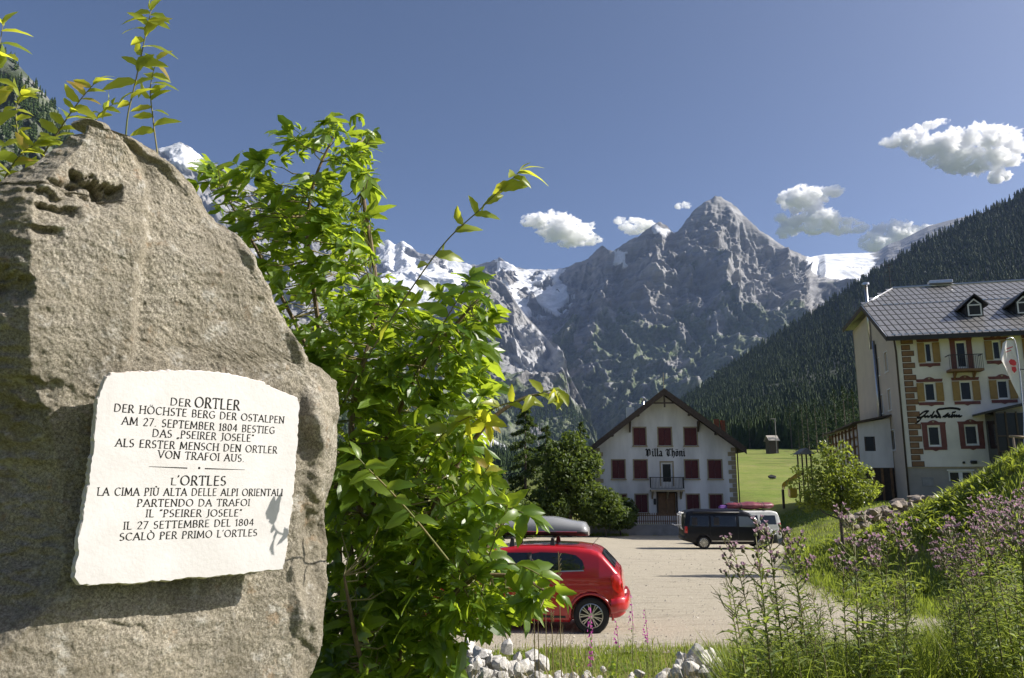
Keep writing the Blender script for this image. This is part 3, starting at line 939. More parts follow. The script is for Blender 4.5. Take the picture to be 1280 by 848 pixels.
def hull2(pts):
    pts = sorted(set((round(x, 6), round(y, 6)) for x, y in pts))
    if len(pts) < 3: return pts
    def half(ps):
        o = []
        for p in ps:
            while len(o) > 1 and (o[-1][0] - o[-2][0]) * (p[1] - o[-2][1]) - (o[-1][1] - o[-2][1]) * (p[0] - o[-2][0]) <= 0: o.pop()
            o.append(p)
        return o
    a, b = half(pts), half(pts[::-1])
    return a[:-1] + b[:-1]


def nib_strokes(strokes, nib, thin, frame, mb, step, k0=0):
    "frame(x, y, h) -> 3D point; every little piece sits one step above the one before, so none lie in one plane"
    k = k0
    nx, ny = nib
    for st in strokes:
        for (x0, y0), (x1, y1) in zip(st[:-1], st[1:]):
            pts = []
            for x, y in ((x0, y0), (x1, y1)):
                for s_ in (-1, 1):
                    for t in ((thin, 0), (-thin, 0), (0, thin), (0, -thin), (thin * .7, thin * .7), (-thin * .7, -thin * .7), (thin * .7, -thin * .7), (-thin * .7, thin * .7)):
                        pts.append((x + s_ * nx / 2 + t[0], y + s_ * ny / 2 + t[1]))
            h = hull2(pts)
            if len(h) < 3: continue
            z = step * (1 + (k % 7)); k += 1
            mb.add([frame(x, y, z) for x, y in h], [tuple(range(len(h)))])
    return k


def text_strokes(txt, font=GL, gap=.13):
    out, x = [], 0
    for ch in txt:
        w, st = font[ch]
        out += [[(x + px, py) for px, py in s_] for s_ in st]
        x += w + gap
    return out, x - gap


def text_on(txt, P0, P1, height, Nrm, mats, name, parent, nib=(.07, .035), thin=.03, step=.0001, jitter=0.0, inv=None):
    "text from P0 to P1 (baseline), cap height in metres"
    st, wd_ = text_strokes(txt)
    P0, P1 = Vector(P0), Vector(P1)
    u = (P1 - P0); L = u.length; u.normalize()
    v = Nrm.cross(u).normalized()
    if v.z < 0: v = -v
    sx = L / wd_
    fr = lambda x, y, h: P0 + u * (x * sx) + v * (y * height) + Nrm * h
    mb = MB()
    nib_strokes(st, (nib[0] * height / sx, nib[1]), thin, fr, mb, step)
    return mb.build(name, mats, parent)


# ------------------------------------------------------------------ the boulder and its plaque
RO = Vector((-1.196, 2.8, 0))
RU = Vector((.731, .682, 0))
RN = Vector((.682, -.731, 0))


def plane_sz(px, py, off=0.0):
    P = hit(px, py, RO + RN * off, RN)
    d = P - RO
    return d.dot(RU), P.z


def rock_P(s, z, o): return RO + RU * s + Vector((0, 0, z)) + RN * o


def build_boulder():
    right = [(150, 157), (166, 164), (182, 167), (200, 178), (214, 194), (238, 213), (258, 238), (288, 278), (308, 303), (330, 350), (350, 385), (366, 425), (384, 448), (402, 459), (424, 476), (421, 520),
             (423, 565), (419, 600), (411, 640), (416, 680), (409, 720), (403, 760), (397, 800), (388, 850), (380, 960), (370, 1200)]
    left = [(148, 157), (120, 157), (104, 158), (93, 163), (84, 172), (64, 186), (44, 203), (24, 212), (12, 216), (0, 228), (-40, 232), (-90, 260), (-120, 330), (-140, 500), (-150, 800), (-150, 1200)]
    redge = [(157, 150), (200, 215), (300, 300), (385, 346), (440, 372), (470, 386), (520, 378), (560, 392), (620, 388), (680, 378), (740, 372), (800, 366), (1200, 350)]      # (py, px) where the face bends back
    ledge = [(157, 118), (175, 108), (200, 82), (225, 60), (245, 42), (300, 36), (420, 34), (470, 40), (520, 66), (600, 84), (700, 84), (760, 62), (800, 20), (848, -40), (1200, -60)]
    KR, KL = .36, 1.1
    RE = np.array([plane_sz(x, y) for y, x in redge]); LE = np.array([plane_sz(x, y) for y, x in ledge])
    def f(A, z): return np.interp(z, A[::-1, 1], A[::-1, 0])
    def flank(outl, EA, k, sg):
        "outline points seen on a flank that leaves the front plane at the edge EA and falls back by k"
        out = []
        for x, y in outl:
            d = ray(x, y); s0, z0 = plane_sz(x, y)
            for _ in range(4):
                e0 = float(f(EA, z0)); E_ = RO + RU * e0
                dv = RU * sg - RN * k
                den = dv.x - d.x * dv.y
                t = (d.x * E_.y - E_.x) / den
                t = max(.004, min(t, .9)); yy = E_.y + t * dv.y; z0 = d.z * yy
            out.append((e0 + sg * t, z0))
        out = np.array(out)
        for i in range(1, len(out)): out[i, 1] = min(out[i, 1], out[i - 1, 1] - 1e-4)
        return out
    RS = flank(right, RE, KR, 1); LS = flank(left, LE, KL, -1)
    ztop = RS[0, 1]; zbot = -1.95
    ny, nf, nb = 560, 330, 60
    # rows are denser near the top where the outline turns over
    z = ztop - (ztop - zbot) * np.linspace(0.0005, 1, ny) ** 1.12
    sR, sL, eR, eL = f(RS, z), f(LS, z), f(RE, z), f(LE, z)
    eR = np.minimum(eR, sR - .004); eL = np.clip(eL, sL + .004, eR - .01)
    t = np.linspace(0, 1, nf)
    s = sL[:, None] + (sR - sL)[:, None] * t[None, :]
    Z = np.repeat(z[:, None], nf, 1)
    topd = (ztop - z)[:, None]
    lean = .10 * sstep(.0, .5, topd) - .10                       # the top leans back a little
    o = np.zeros_like(s) + lean
    o -= np.maximum(0, s - eR[:, None]) * KR
    lw = np.maximum(0, eL[:, None] - s)
    soft = np.interp(z, [-.9, -.45, .0, .3, 1.3], [.6, .9, 1.1, 1.1, 1.1])[:, None]
    o -= lw * soft
    P3 = np.stack([s, Z, np.zeros_like(s)], -1)
    # lifted left half of the head, with a softly rounded step running down
    gl = np.array([plane_sz(x, y) for x, y in ((150, 157), (168, 175), (184, 205), (188, 240), (182, 290), (172, 335), (168, 400), (160, 460), (150, 520))])
    gs = np.interp(z, gl[::-1, 1], gl[::-1, 0])[:, None]
    gm = sstep(gl[-1, 1], gl[-3, 1], Z)
    gs = gs + .012 * fbm(P3 * 9 + 4, 3)
    o += gm * (.03 * (1 - sstep(-.02, .022, s - gs)) - .005 * np.exp(-((s - gs - .03) / .02) ** 2))
    # recess of the face behind the plaque (lower left)
    c = plane_sz(70, 610); o -= .07 * np.exp(-(((s - c[0]) / .22) ** 2 + ((Z - c[1]) / .30) ** 2))
    c = plane_sz(250, 700); o -= .05 * np.exp(-(((s - c[0]) / .30) ** 2 + ((Z - c[1]) / .16) ** 2))
    # bites and ledges in the shoulder
    for (xa, ya), (xb, yb), wid, dep in (((94, 210), (150, 243), 16, .075), ((34, 236), (84, 246), 7, .05), ((40, 254), (96, 266), 8, .06), ((62, 222), (108, 232), 7, .05), ((36, 284), (72, 292), 7, .05),
                                         ((120, 228), (152, 240), 10, .05), ((0, 330), (34, 372), 18, .07), ((24, 470), (74, 484), 9, .04), ((26, 500), (60, 512), 8, .04),
                                         ((130, 775), (190, 790), 5, .012), ((20, 585), (50, 600), 6, .03)):
        a = np.array(plane_sz(xa, ya)); b = np.array(plane_sz(xb, yb)); ab = b - a; L = np.linalg.norm(ab); ab /= L
        q = np.stack([s, Z], -1) - a
        al = q @ ab; pr = q @ np.array([-ab[1], ab[0]])
        w_ = wid / FPX * 2.8
        pr = pr + .8 * w_ * fbm(P3 * 16, 4, .6)
        prof = np.where(pr > 0, np.exp(-(pr / (w_ * .55)) ** 2 * 3), np.exp(-(pr / (w_ * 1.3)) ** 2))
        o -= dep * .8 * (1 + .5 * fbm(P3 * 22 + 3, 3)) * prof * sstep(-.02, .03, al) * (1 - sstep(L - .03, L + .02, al))
    # right flank: knobs and fractured plates
    fl = sstep(-.04, .03, s - eR[:, None])
    pl = fbm(P3 * np.array([3.5, 2.6, 1]) + 3, 2); pl = .5 * pl + .5 * (np.floor(pl * 4) + sstep(.55, 1.0, pl * 4 - np.floor(pl * 4))) / 4; o += fl * (.10 * pl + .05 * np.abs(fbm(P3 * np.array([4, 2.2, 1]) + 13, 3)))
    n1 = fbm(P3 * 2.2 + 2, 3); n2 = fbm(P3 * 9, 4, .55); n3 = ridged(P3 * np.array([7, 14, 1]) + 8, 4, .6); n4 = fbm(P3 * 45, 4, .7); n5 = fbm(P3 * 150, 2, .6)
    left_shade = sstep(-.02, .06, lw)
    o += .012 * n1 + .005 * n2 + (.0006 + .016 * left_shade) * (n3 - .9) + .0030 * n4 + .0016 * n5
    front = RO[None, None] if False else None
    Pf = np.array(RO)[None, None] + s[..., None] * np.array(RU) + o[..., None] * np.array(RN); Pf[..., 2] = Z + .004 * n2
    # back: an arc from the right outline round to the left outline
    tb = np.linspace(0, 1, nb + 2)[1:-1]
    dep = (.75 * np.minimum(1, ((topd + .02) / 1.1)) ** .6)
    sb = sR[:, None] + (sL - sR)[:, None] * (.5 - .5 * np.cos(tb * math.pi))[None, :]
    oR, oL = o[:, -1:], o[:, :1]
    ob = oR + (oL - oR) * tb[None, :] - dep * np.sin(tb * math.pi)[None, :] ** .7
    B3 = np.stack([sb, np.repeat(z[:, None], nb, 1), ob], -1)
    ob = ob + .05 * fbm(B3 * 3, 4) * np.sin(tb * math.pi)[None, :]
    Pb = np.array(RO)[None, None] + sb[..., None] * np.array(RU) + ob[..., None] * np.array(RN); Pb[..., 2] = z[:, None]
    G = np.concatenate([Pf, Pb], 1)
    nx = G.shape[1]
    j, i = np.meshgrid(np.arange(ny - 1), np.arange(nx), indexing='ij'); i2 = (i + 1) % nx
    F = np.stack([j * nx + i, (j + 1) * nx + i, (j + 1) * nx + i2, j * nx + i2], -1).reshape(-1, 4)
    me = mesh_np('boulder', G.reshape(-1, 3), F, M['boulder'], True)
    # cap the crest
    import bmesh
    bm = bmesh.new(); bm.from_mesh(me); bm.verts.ensure_lookup_table()
    try:
        cf = bm.faces.new([bm.verts[k] for k in range(nx)]); bmesh.ops.triangulate(bm, faces=[cf])
    except Exception: pass
    bmesh.ops.recalc_face_normals(bm, faces=bm.faces)
    bm.to_mesh(me); bm.free()
    o_ = link('boulder', me)
    tag(o_, 'tall rough grey boulder standing upright, carrying the white inscribed plaque', 'boulder')
    # a small stone behind the crest
    c = at(112, 152, 3.25)
    st = stone_mesh(77, (.085, .12, .05), M['boulder'], 3)
    s2 = link('small_stone', st, loc=c + Vector((0, 0, -.03))); tag(s2, 'small rounded grey stone lying on the crest of the boulder', 'stone')
    # its plaque
    OFF = .105
    N3 = RN
    org = RO + RN * OFF
    ol = [(140, 468), (158, 466.5), (170, 465), (190, 466), (212, 464), (240, 464.5), (262, 466), (286, 468), (305, 472), (318, 475), (330, 479), (342, 486), (356, 492), (372, 498), (374, 503), (373.5, 520), (372, 545), (370, 570), (368.5, 590),
          (366, 612), (365, 634), (361, 655), (359, 680), (356, 700), (353, 712), (340, 712.5), (318, 714.5), (300, 718), (278, 718.5), (258, 721.5), (236, 722), (214, 725.5), (190, 726), (166, 729), (140, 729), (122, 731), (99, 730),
          (94, 722), (95, 706), (99, 690), (98, 672), (104, 650), (106, 630), (112, 605), (113, 585), (118, 560), (118, 540), (121, 520), (122, 500), (129, 482), (134, 472)]
    pts = []
    rs = random.Random(4)
    for i in range(len(ol)):
        (xa, ya), (xb, yb) = ol[i], ol[(i + 1) % len(ol)]
        m = max(2, int(math.hypot(xb - xa, yb - ya) / 4))
        for k in range(m):
            t_ = k / m
            pts.append((xa + (xb - xa) * t_ + rs.uniform(-.8, .8), ya + (yb - ya) * t_ + rs.uniform(-.8, .8)))
    front = [hit(x, y, org, N3) for x, y in pts]
    cen = sum(front, Vector()) / len(front)
    n = len(front)
    V, F = [], []
    mi = []
    TH = .042
    rings = [(0.0, 0.0), (-.004, .0025), (-.018, .006), (-.032, .004), (-TH, -.004)]
    for h, ex in rings:
        for k, p in enumerate(front):
            d = (p - cen).normalized()
            j_ = rs.uniform(-.0022, .0022) if h < -.002 else 0
            V.append(p + d * (ex + j_) + N3 * (h + (rs.uniform(-.002, .002) if -TH < h < -.002 else 0)))
    F.append(tuple(range(n))); mi.append(0)
    for r_ in range(len(rings) - 1):
        for k in range(n):
            F.append((r_ * n + k, r_ * n + (k + 1) % n, (r_ + 1) * n + (k + 1) % n, (r_ + 1) * n + k)); mi.append(1)
    F.append(tuple(range((len(rings) - 1) * n, len(rings) * n))[::-1]); mi.append(1)
    mb = MB(); mb.v = [tuple(v) for v in V]; mb.f = F; mb.m = mi
    root = empty('memorial_plaque', tuple(cen - N3 * TH), 0, 'white marble plaque with ragged edges and black German and Italian inscription, fixed to the boulder', 'plaque')
    inv = Matrix.Translation(-(cen - N3 * TH))
    def place(o): o.matrix_parent_inverse = inv; return o
    place(mb.build('slab', [M['marble'], M['marble_edge']], root))
    for x, y in ((135, 520), (340, 540), (130, 690), (330, 690)):
        p = hit(x, y, org, N3)
        place(MB().tube([p - N3 * (TH - .002), p - N3 * (TH + .14)], .008, 8).build('fixing_pin', M['steel'], root))
    L = [("DER", 212.5, 506.5, 238, 508.5, 9), ("ORTLER", 243, 509, 299, 513, 12.5),
         ("DER HÖCHSTE BERG DER OSTALPEN", 142, 514.5, 355, 529.5, 9), ("AM 27. SEPTEMBER 1804 BESTIEG", 152, 530.5, 343, 542.5, 9),
         ('DAS „PSEIRER JOSELE"', 190, 546, 317, 552.5, 9), ("ALS ERSTER MENSCH DEN ORTLER", 144, 558, 346, 567, 9), ("VON TRAFOI AUS.", 197, 572.5, 305, 577.5, 9),
         ("L", 213, 606.3, 220, 606.5, 8.5), ("'ORTLES", 221, 606.5, 282, 607, 11.5), ("LA CIMA PIÙ ALTA DELLE ALPI ORIENTALI", 121, 619.5, 353, 620, 9), ("PARTENDO DA TRAFOI", 171, 633.5, 312, 632.5, 8.7),
         ('IL "PSEIRER JOSELE"', 182, 646.5, 302, 645.5, 8.7), ("IL 27 SETTEMBRE DEL 1804", 154, 662, 317, 657, 8.7), ("SCALÒ PER PRIMO L'ORTLES", 149, 676, 321, 670, 8.7)]
    for tx, xa, ya, xb, yb, hh in L:
        P0, P1 = hit(xa, ya, org, N3), hit(xb, yb, org, N3)
        Pm = (P0 + P1) / 2
        xm, ym = (xa + xb) / 2, (ya + yb) / 2
        H_ = (hit(xm, ym - hh, org, N3) - hit(xm, ym, org, N3)).length
        place(text_on(tx, P0, P1, H_, N3, M['letter_black'], 'inscription', root, nib=(.085, .035), thin=.036, step=.00012))
    mb = MB()
    def q(x, y, h=.0003): return hit(x, y, org, N3) + N3 * h
    mb.add([q(186, 583.2), q(234, 584.6), q(234, 586.2), q(186, 583.8)], [(0, 1, 2, 3)])
    mb.add([q(256, 585.2), q(306, 587.2), q(306, 587.7), q(256, 586.8)], [(0, 1, 2, 3)])
    mb.add([q(249 + 1.6 * math.cos(a), 585.3 + 1.6 * math.sin(a)) for a in np.linspace(0, 6.28, 9)[:-1]], [tuple(range(8))])
    place(mb.build('inscription_rule', M['letter_black'], root))


def stone_mesh(seed, size, material, sub=2):
    import bmesh
    rs = np.random.RandomState(seed)
    bm = bmesh.new(); bmesh.ops.create_icosphere(bm, subdivisions=sub, radius=1.0)
    # cut by a few planes for flat broken faces
    V = np.array([v.co[:] for v in bm.verts])
    for k in range(13):
        nrm = rs.normal(size=3); nrm /= np.linalg.norm(nrm); d = rs.uniform(.42, .72)
        h = V @ nrm - d
        V = V - np.where(h > 0, h, 0)[:, None] * nrm
    V = V * (1 + .05 * fbm(V * 2 + seed, 3))[:, None] * np.array(size)
    for v, c in zip(bm.verts, V): v.co = c
    me = bpy.data.meshes.new('stone'); bm.to_mesh(me); bm.free()
    me.materials.append(material)
    return me

# ------------------------------------------------------------------ leaves and shrubs
def leaf_blade(L, Wd, serr=0.0, fold=.18, droop=.25, n=5, curl=0.0, lobes=None, seed=0, cols=(-1, -.5, 0, .5, 1)):
    "a leaf along +Y, face up +Z; returns V, F (quads)"
    r = random.Random(seed)
    V, F = [], []
    for i in range(n + 1):
        t = i / n
        w = Wd * math.sin(math.pi * min(1, t * .93 + .05)) ** .8 * (1 - .35 * t)
        if i == n: w = Wd * .02
        if lobes: w *= lobes(t)
        y = L * t; z = -droop * L * t * t
        for c in cols:
            tooth = 1 + (serr * (1 if i % 2 else -1) if abs(c) == 1 else 0)
            x = c * w * .5 * tooth
            V.append((x + curl * L * math.sin(2.5 * t), y + (serr * .3 * L / n if abs(c) == 1 else 0), z + fold * abs(x) * 2 * (.5) + r.uniform(-.006, .006) * L))
    m = len(cols)
    for i in range(n):
        for k in range(m - 1): F.append((i * m + k, i * m + k + 1, (i + 1) * m + k + 1, (i + 1) * m + k))
    return np.array(V), np.array(F)


def rotz(V, a):
    c, s = math.cos(a), math.sin(a)
    return V @ np.array([[c, s, 0], [-s, c, 0], [0, 0, 1]])


def rotx(V, a):
    c, s = math.cos(a), math.sin(a)
    return V @ np.array([[1, 0, 0], [0, c, s], [0, -s, c]])


def palmate(seed, count=5, fine=True):
    "a compound leaf: pointed toothed leaflets spread from one point"
    r = random.Random(seed)
    VV, FF, off = [], [], 0
    for k in range(count):
        a = (k - (count - 1) / 2) * (2.1 / count) + r.uniform(-.15, .15)
        L = (1 - .38 * abs(k - (count - 1) / 2) / (count / 2)) * r.uniform(.85, 1.1)
        V, F = leaf_blade(L, .50 * L * r.uniform(.8, 1.2), .16, r.uniform(.1, .5), r.uniform(.1, .5), 6 if fine else 4, r.uniform(-.06, .06), seed=seed * 9 + k, cols=(-1, -.5, 0, .5, 1) if fine else (-1, 0, 1))
        V = rotx(V, r.uniform(-.3, .25)); V = rotz(V, a)
        VV.append(V + np.array([0, .12, 0])); FF.append(F + off); off += len(V)
    # the petiole
    V = np.array([(-.012, -.45, -.1), (.012, -.45, -.1), (.012, .14, 0), (-.012, .14, 0)]); VV.append(V); FF.append(np.array([[0, 1, 2, 3]]) + off)
    return np.concatenate(VV), np.concatenate(FF)


def basis(d, up):
    "matrix whose +Y is d and whose +Z leans to up"
    d = Vector(d).normalized(); up = Vector(up)
    x = d.cross(up)
    if x.length < 1e-4: x = d.orthogonal()
    x.normalize(); z = x.cross(d).normalized()
    return Matrix((x, d, z)).transposed()


def scatter_leaves(root, templ_meshes, templ_arr, items, near, mat_, name='leaf', rest='foliage'):
    "items: (position, direction, up, size, key); the `near` largest showing become parts, the others one stuff part"
    items = sorted(items, key=lambda it: -it[3] / max(.5, it[0].y) * it[4])
    rinv = root.location
    for k, (p, d, u, s_, w) in enumerate(items[:near]):
        o = link(name, templ_meshes[k % len(templ_meshes)], root)
        o.matrix_local = Matrix.Translation(p - rinv) @ (basis(d, u) * s_).to_4x4()
    VV, FF, off = [], [], 0
    for k, (p, d, u, s_, w) in enumerate(items[near:]):
        V, F = templ_arr[k % len(templ_arr)]
        B = np.array(basis(d, u)) * s_
        VV.append(V @ B.T + np.array(p - rinv)); FF.append(F + off); off += len(V)
    if VV:
        tag(link(rest, mesh_np(rest, np.concatenate(VV), np.concatenate(FF), mat_), root), kind='stuff')


def bezier_pts(P, n=10):
    P = [Vector(p) for p in P]
    out = []
    for i in range(len(P) - 1):
        p0, p1, p2, p3 = P[max(i - 1, 0)], P[i], P[i + 1], P[min(i + 2, len(P) - 1)]
        for k in range(n):
            t = k / n
            out.append(.5 * ((2 * p1) + (-p0 + p2) * t + (2 * p0 - 5 * p1 + 4 * p2 - p3) * t * t + (-p0 + 3 * p1 - 3 * p2 + p3) * t ** 3))
    out.append(P[-1])
    return out


def build_big_shrub():
    rs = random.Random(11)
    base = Vector((-.95, 5.1, float(ground_z(-.95, 5.1))))
    root = empty('leafy_shrub', tuple(base), 0, 'large bright green shrub with pointed toothed leaves growing tight beside the boulder', 'shrub')
    inv = Matrix.Translation(-base)
    tarr = [palmate(s_, (5, 3, 1, 4, 3, 5, 2, 1, 5, 3)[s_]) for s_ in range(10)]
    tmesh = [mesh_np('leaf', V, F, M['maple_leaf']) for V, F in tarr]
    tarr = [palmate(s_, (5, 3, 1, 4, 3, 5, 2, 1, 5, 3)[s_], False) for s_ in range(10)]
    # main stems as image-side guides with their own depths
    guides = [
        [(470, 1180, 5.0), (430, 800, 5.0), (420, 600, 4.9), (400, 420, 4.8), (385, 300, 4.7), (392, 230, 4.6), (420, 165, 4.6)],
        [(470, 1180, 5.0), (440, 700, 5.2), (400, 480, 5.2), (330, 330, 5.1), (280, 240, 5.0)],
        [(480, 1180, 5.1), (470, 760, 5.0), (470, 600, 4.7), (520, 470, 4.5), (575, 400, 4.4), (600, 372, 4.4)],
        [(480, 1180, 5.1), (500, 800, 4.8), (540, 640, 4.5), (600, 540, 4.4), (650, 500, 4.4), (690, 492, 4.4)],
        [(490, 1180, 5.0), (520, 860, 4.7), (570, 740, 4.4), (640, 720, 4.3), (690, 745, 4.3)],
        [(490, 1180, 5.0), (540, 840, 4.6), (600, 700, 4.5), (640, 640, 4.6)],
        [(470, 1180, 5.0), (450, 640, 4.5), (440, 520, 4.5), (470, 380, 4.6), (455, 250, 4.7), (445, 180, 4.7)],
        [(480, 1180, 5.2), (500, 640, 5.3), (560, 500, 5.4), (590, 430, 5.4)],
        [(480, 1180, 5.1), (480, 900, 4.4), (450, 820, 4.2), (430, 720, 4.1)],
    ]
    stems = []
    mb = MB()
    for g in guides:
        pts = bezier_pts([at(x, y, d) for x, y, d in g], 8)
        pts[0] = base + Vector((rs.uniform(-.1, .1), rs.uniform(-.1, .1), -.05))
        rr = [.019 * (1 - i / len(pts)) ** .7 + .004 for i in range(len(pts))]
        st = MB().tube(pts, rr, 7).build('stem', M['twig'], root); st.matrix_parent_inverse = inv
        stems += pts[6:]
    outline = [(236, 196), (262, 208), (300, 206), (338, 198), (350, 165), (385, 162), (420, 142), (452, 142), (466, 165), (463, 235), (468, 290), (478, 335), (492, 365), (540, 380), (575, 350), (606, 352), (612, 400), (604, 440),
               (612, 470), (600, 520), (590, 560), (612, 600), (640, 640), (606, 668), (620, 700), (665, 722), (690, 745), (640, 765), (600, 780), (560, 812), (540, 860), (380, 880), (398, 760), (405, 480), (375, 440), (335, 360), (295, 290), (250, 232)]
    A = np.array(stems)
    items = []
    n = 0
    twigs = MB(); ntw = 0
    rsn = np.random.RandomState(3)
    gapn = lambda x, y: float(pnoise(np.array([[x / 46, y / 46, 2.2]]))[0])
    tries = 0
    while n < 3100 and tries < 60000:
        tries += 1
        px, py = rs.uniform(228, 700), rs.uniform(135, 880)
        if not inside(outline, px, py): continue
        if py < 340 and gapn(px, py) < -.30: continue
        if py < 420 and px < 430 and rs.random() < .32: continue
        if py < 250 and rs.random() < .1: continue
        if gapn(px + 300, py) < -.34 and 330 < py < 640: continue
        d = 4.15 + 1.5 * rs.random() ** 1.2
        if px < 430: d = max(d, 4.3 + (430 - px) / 500)
        p = at(px, py, d)
        k = int(np.argmin(((A - np.array(p)) ** 2).sum(1)))
        a = Vector(A[k])
        away = (p - a)
        out = Vector((away.x, away.y, away.z * .3)) + Vector((rs.uniform(-.5, .5), rs.uniform(-.6, .35), rs.uniform(-.35, .25))) * .35
        if out.length < 1e-3: out = Vector((1, 0, 0))
        up = Vector((rs.gauss(0, .7), rs.gauss(-.3, .7), .9))
        s_ = rs.choice((.07, .10, .12, .14, .16, .19)) * rs.uniform(.85, 1.15)
        items.append((p, out, up, s_, 1.0 + .5 * (d < 4.7)))
        if n % 3 == 0 and away.length < .9:
            mid = (a + p) / 2 + Vector((0, 0, -.02))
            twigs.tube([a, mid, p - out.normalized() * s_ * .4], [.005, .004, .002], 4, caps=False)
        n += 1
    t = twigs.build('twigs', M['green_stem'], root); t.matrix_parent_inverse = inv; tag(t, kind='stuff')
    scatter_leaves(root, tmesh, tarr, items, 290, M['maple_leaf'])
    # smaller undergrowth leaves low down inside
    return root


def oval_templates(n=6):
    out = []
    for k in range(n):
        r = random.Random(k + 900)
        out.append(leaf_blade(1.0, r.uniform(.42, .6), .10, r.uniform(.0, .6), r.uniform(.05, .9), 6, r.uniform(-.12, .12), seed=k))
    return out


def sapling(name, label, guide, n_leaf, size, seed, group=None, side=None, cat='sapling', start=.35, mat_='willow_leaf', rad=.006):
    rs = random.Random(seed)
    pts = bezier_pts([at(*g) if not isinstance(g, Vector) else g for g in guide], 10)
    root = empty(name, tuple(pts[0]), 0, label, cat, group)
    inv = Matrix.Translation(-pts[0])
    st = MB().tube(pts, [rad * (1 - .75 * i / len(pts)) for i in range(len(pts))], 7).build('stem', M['green_stem'], root, True); st.matrix_parent_inverse = inv
    arr = oval_templates()
    meshes = [mesh_np('leaf', V, F, M[mat_], True) for V, F in arr]
    items = []
    N_ = len(pts) - 1
    for k in range(n_leaf):
        t = start + (1 - start) * (k + rs.uniform(-.45, .45)) / max(1, n_leaf - 1)
        t = min(max(t, 0), 1); i = min(int(t * N_), N_ - 1)
        p = pts[i].lerp(pts[i + 1], t * N_ - i)
        tang = (pts[i + 1] - pts[i]).normalized()
        sg = 1 if k % 2 else -1
        lateral = Vector((sg * rs.uniform(.5, 1), rs.uniform(-.7, .4), rs.uniform(-.75, .5)))
        d = lateral + tang * (.55 if k < n_leaf - 2 else 1.6)
        up = Vector((rs.gauss(0, .6), rs.gauss(-.8, .5), rs.gauss(.45, .3)))
        items.append((p, d, up, 1.2 * size * rs.uniform(.7, 1.15) * (.75 if k >= n_leaf - 2 else 1), 1))
    scatter_leaves(root, meshes, arr, items, 290, M[mat_])
    return root


def build_saplings():
    sapling('side_twig', 'small leafy twig beside the boulder flank whose shadow falls on the plaque', [(560, 700, 3.9), (520, 650, 3.5), (486, 612, 3.15), (462, 588, 2.97), (444, 568, 2.93)], 13, .10, 44, start=.2, cat='twig', rad=.006, mat_='maple_leaf')
    sapling('arching_shoot', 'long arching shoot of the shrub reaching toward the roof box', [(500, 760, 4.5), (560, 660, 4.3), (610, 630, 4.2), (650, 640, 4.1), (668, 650, 4.1)], 18, .12, 45, start=.3, cat='branch', mat_='maple_leaf')
    sapling('arching_shoot', 'low arching shoot of the shrub hanging before the car door', [(500, 860, 4.5), (570, 740, 4.3), (630, 705, 4.2), (680, 722, 4.1), (702, 745, 4.1)], 20, .12, 46, start=.3, cat='branch', mat_='maple_leaf')
    sapling('arching_shoot', 'shrub shoot with drooping yellow leaves in front of the forest', [(480, 680, 4.5), (540, 560, 4.2), (590, 520, 4.1), (612, 530, 4.1)], 14, .12, 47, start=.35, cat='branch')
    sapling('willow_shoot', 'upright twig with yellow green oval leaves rising above the boulder crest', [(150, 420, 3.75), (158, 250, 3.7), (158, 160, 3.6), (170, 100, 3.55), (183, 40, 3.5), (189, 12, 3.5)], 21, .105, 1, start=.5)
    sapling('willow_shoot', 'shorter leafy twig just behind the upright one over the boulder crest', [(196, 420, 3.9), (200, 240, 3.85), (192, 155, 3.85), (188, 110, 3.8), (196, 75, 3.8)], 16, .095, 2, start=.45)
    sapling('willow_shoot', 'slanting leafy twig crossing the boulder shoulder', [(10, 330, 3.9), (50, 205, 3.8), (76, 160, 3.75), (98, 128, 3.7), (122, 100, 3.7)], 20, .085, 3, start=.3)
    sapling('willow_shoot', 'low leafy twig leaning over the boulder shoulder', [(100, 330, 3.9), (112, 200, 3.9), (120, 150, 3.9), (142, 130, 3.85)], 15, .08, 4, start=.4)
    sapling('willow_shoot', 'leafy twig at the picture edge with drooping yellow leaves', [(-70, 420, 3.7), (-40, 250, 3.6), (-16, 160, 3.5), (-6, 90, 3.5), (4, 30, 3.5)], 24, .11, 5, start=.3)
    sapling('willow_shoot', 'dense low twig of yellow leaves at the boulder shoulder', [(-60, 400, 3.9), (-10, 260, 3.8), (20, 200, 3.7), (50, 178, 3.7)], 22, .10, 6, start=.3)
    sapling('willow_shoot', 'tall leafy shoot between the crest twigs and the picture edge', [(30, 400, 4.0), (40, 260, 3.9), (20, 150, 3.9), (30, 115, 3.9)], 20, .085, 14, start=.35)
    sapling('willow_branch', 'long thin branch with scattered oval leaves reaching diagonally into the sky', [(400, 560, 4.3), (455, 455, 4.15), (505, 375, 4.0), (555, 305, 3.95), (600, 262, 3.9), (640, 224, 3.9), (650, 214, 3.9)], 20, .115, 7, start=.28, cat='branch')
    sapling('willow_branch', 'thin side branch with glowing yellow leaves in front of the valley trees', [(560, 560, 4.2), (610, 515, 4.1), (650, 500, 4.05), (690, 488, 4.05), (700, 492, 4.0)], 13, .10, 8, start=.35, cat='branch')
    sapling('willow_branch', 'short branch with three yellow leaves above the roof box', [(540, 640, 4.3), (580, 620, 4.2), (606, 590, 4.15), (612, 580, 4.1)], 7, .11, 9, start=.4, cat='branch')
    sapling('willow_branch', 'branch tip with upright narrow leaves before the glacier', [(470, 560, 4.4), (540, 430, 4.2), (575, 370, 4.1), (590, 345, 4.1)], 14, .12, 10, start=.4, cat='branch', mat_='maple_leaf')
    sapling('willow_branch', 'small twig carrying pale leaves beside the roof box', [(600, 760, 4.3), (610, 700, 4.2), (625, 660, 4.15), (636, 628, 4.1)], 11, .10, 12, start=.3, cat='branch', mat_='maple_leaf')


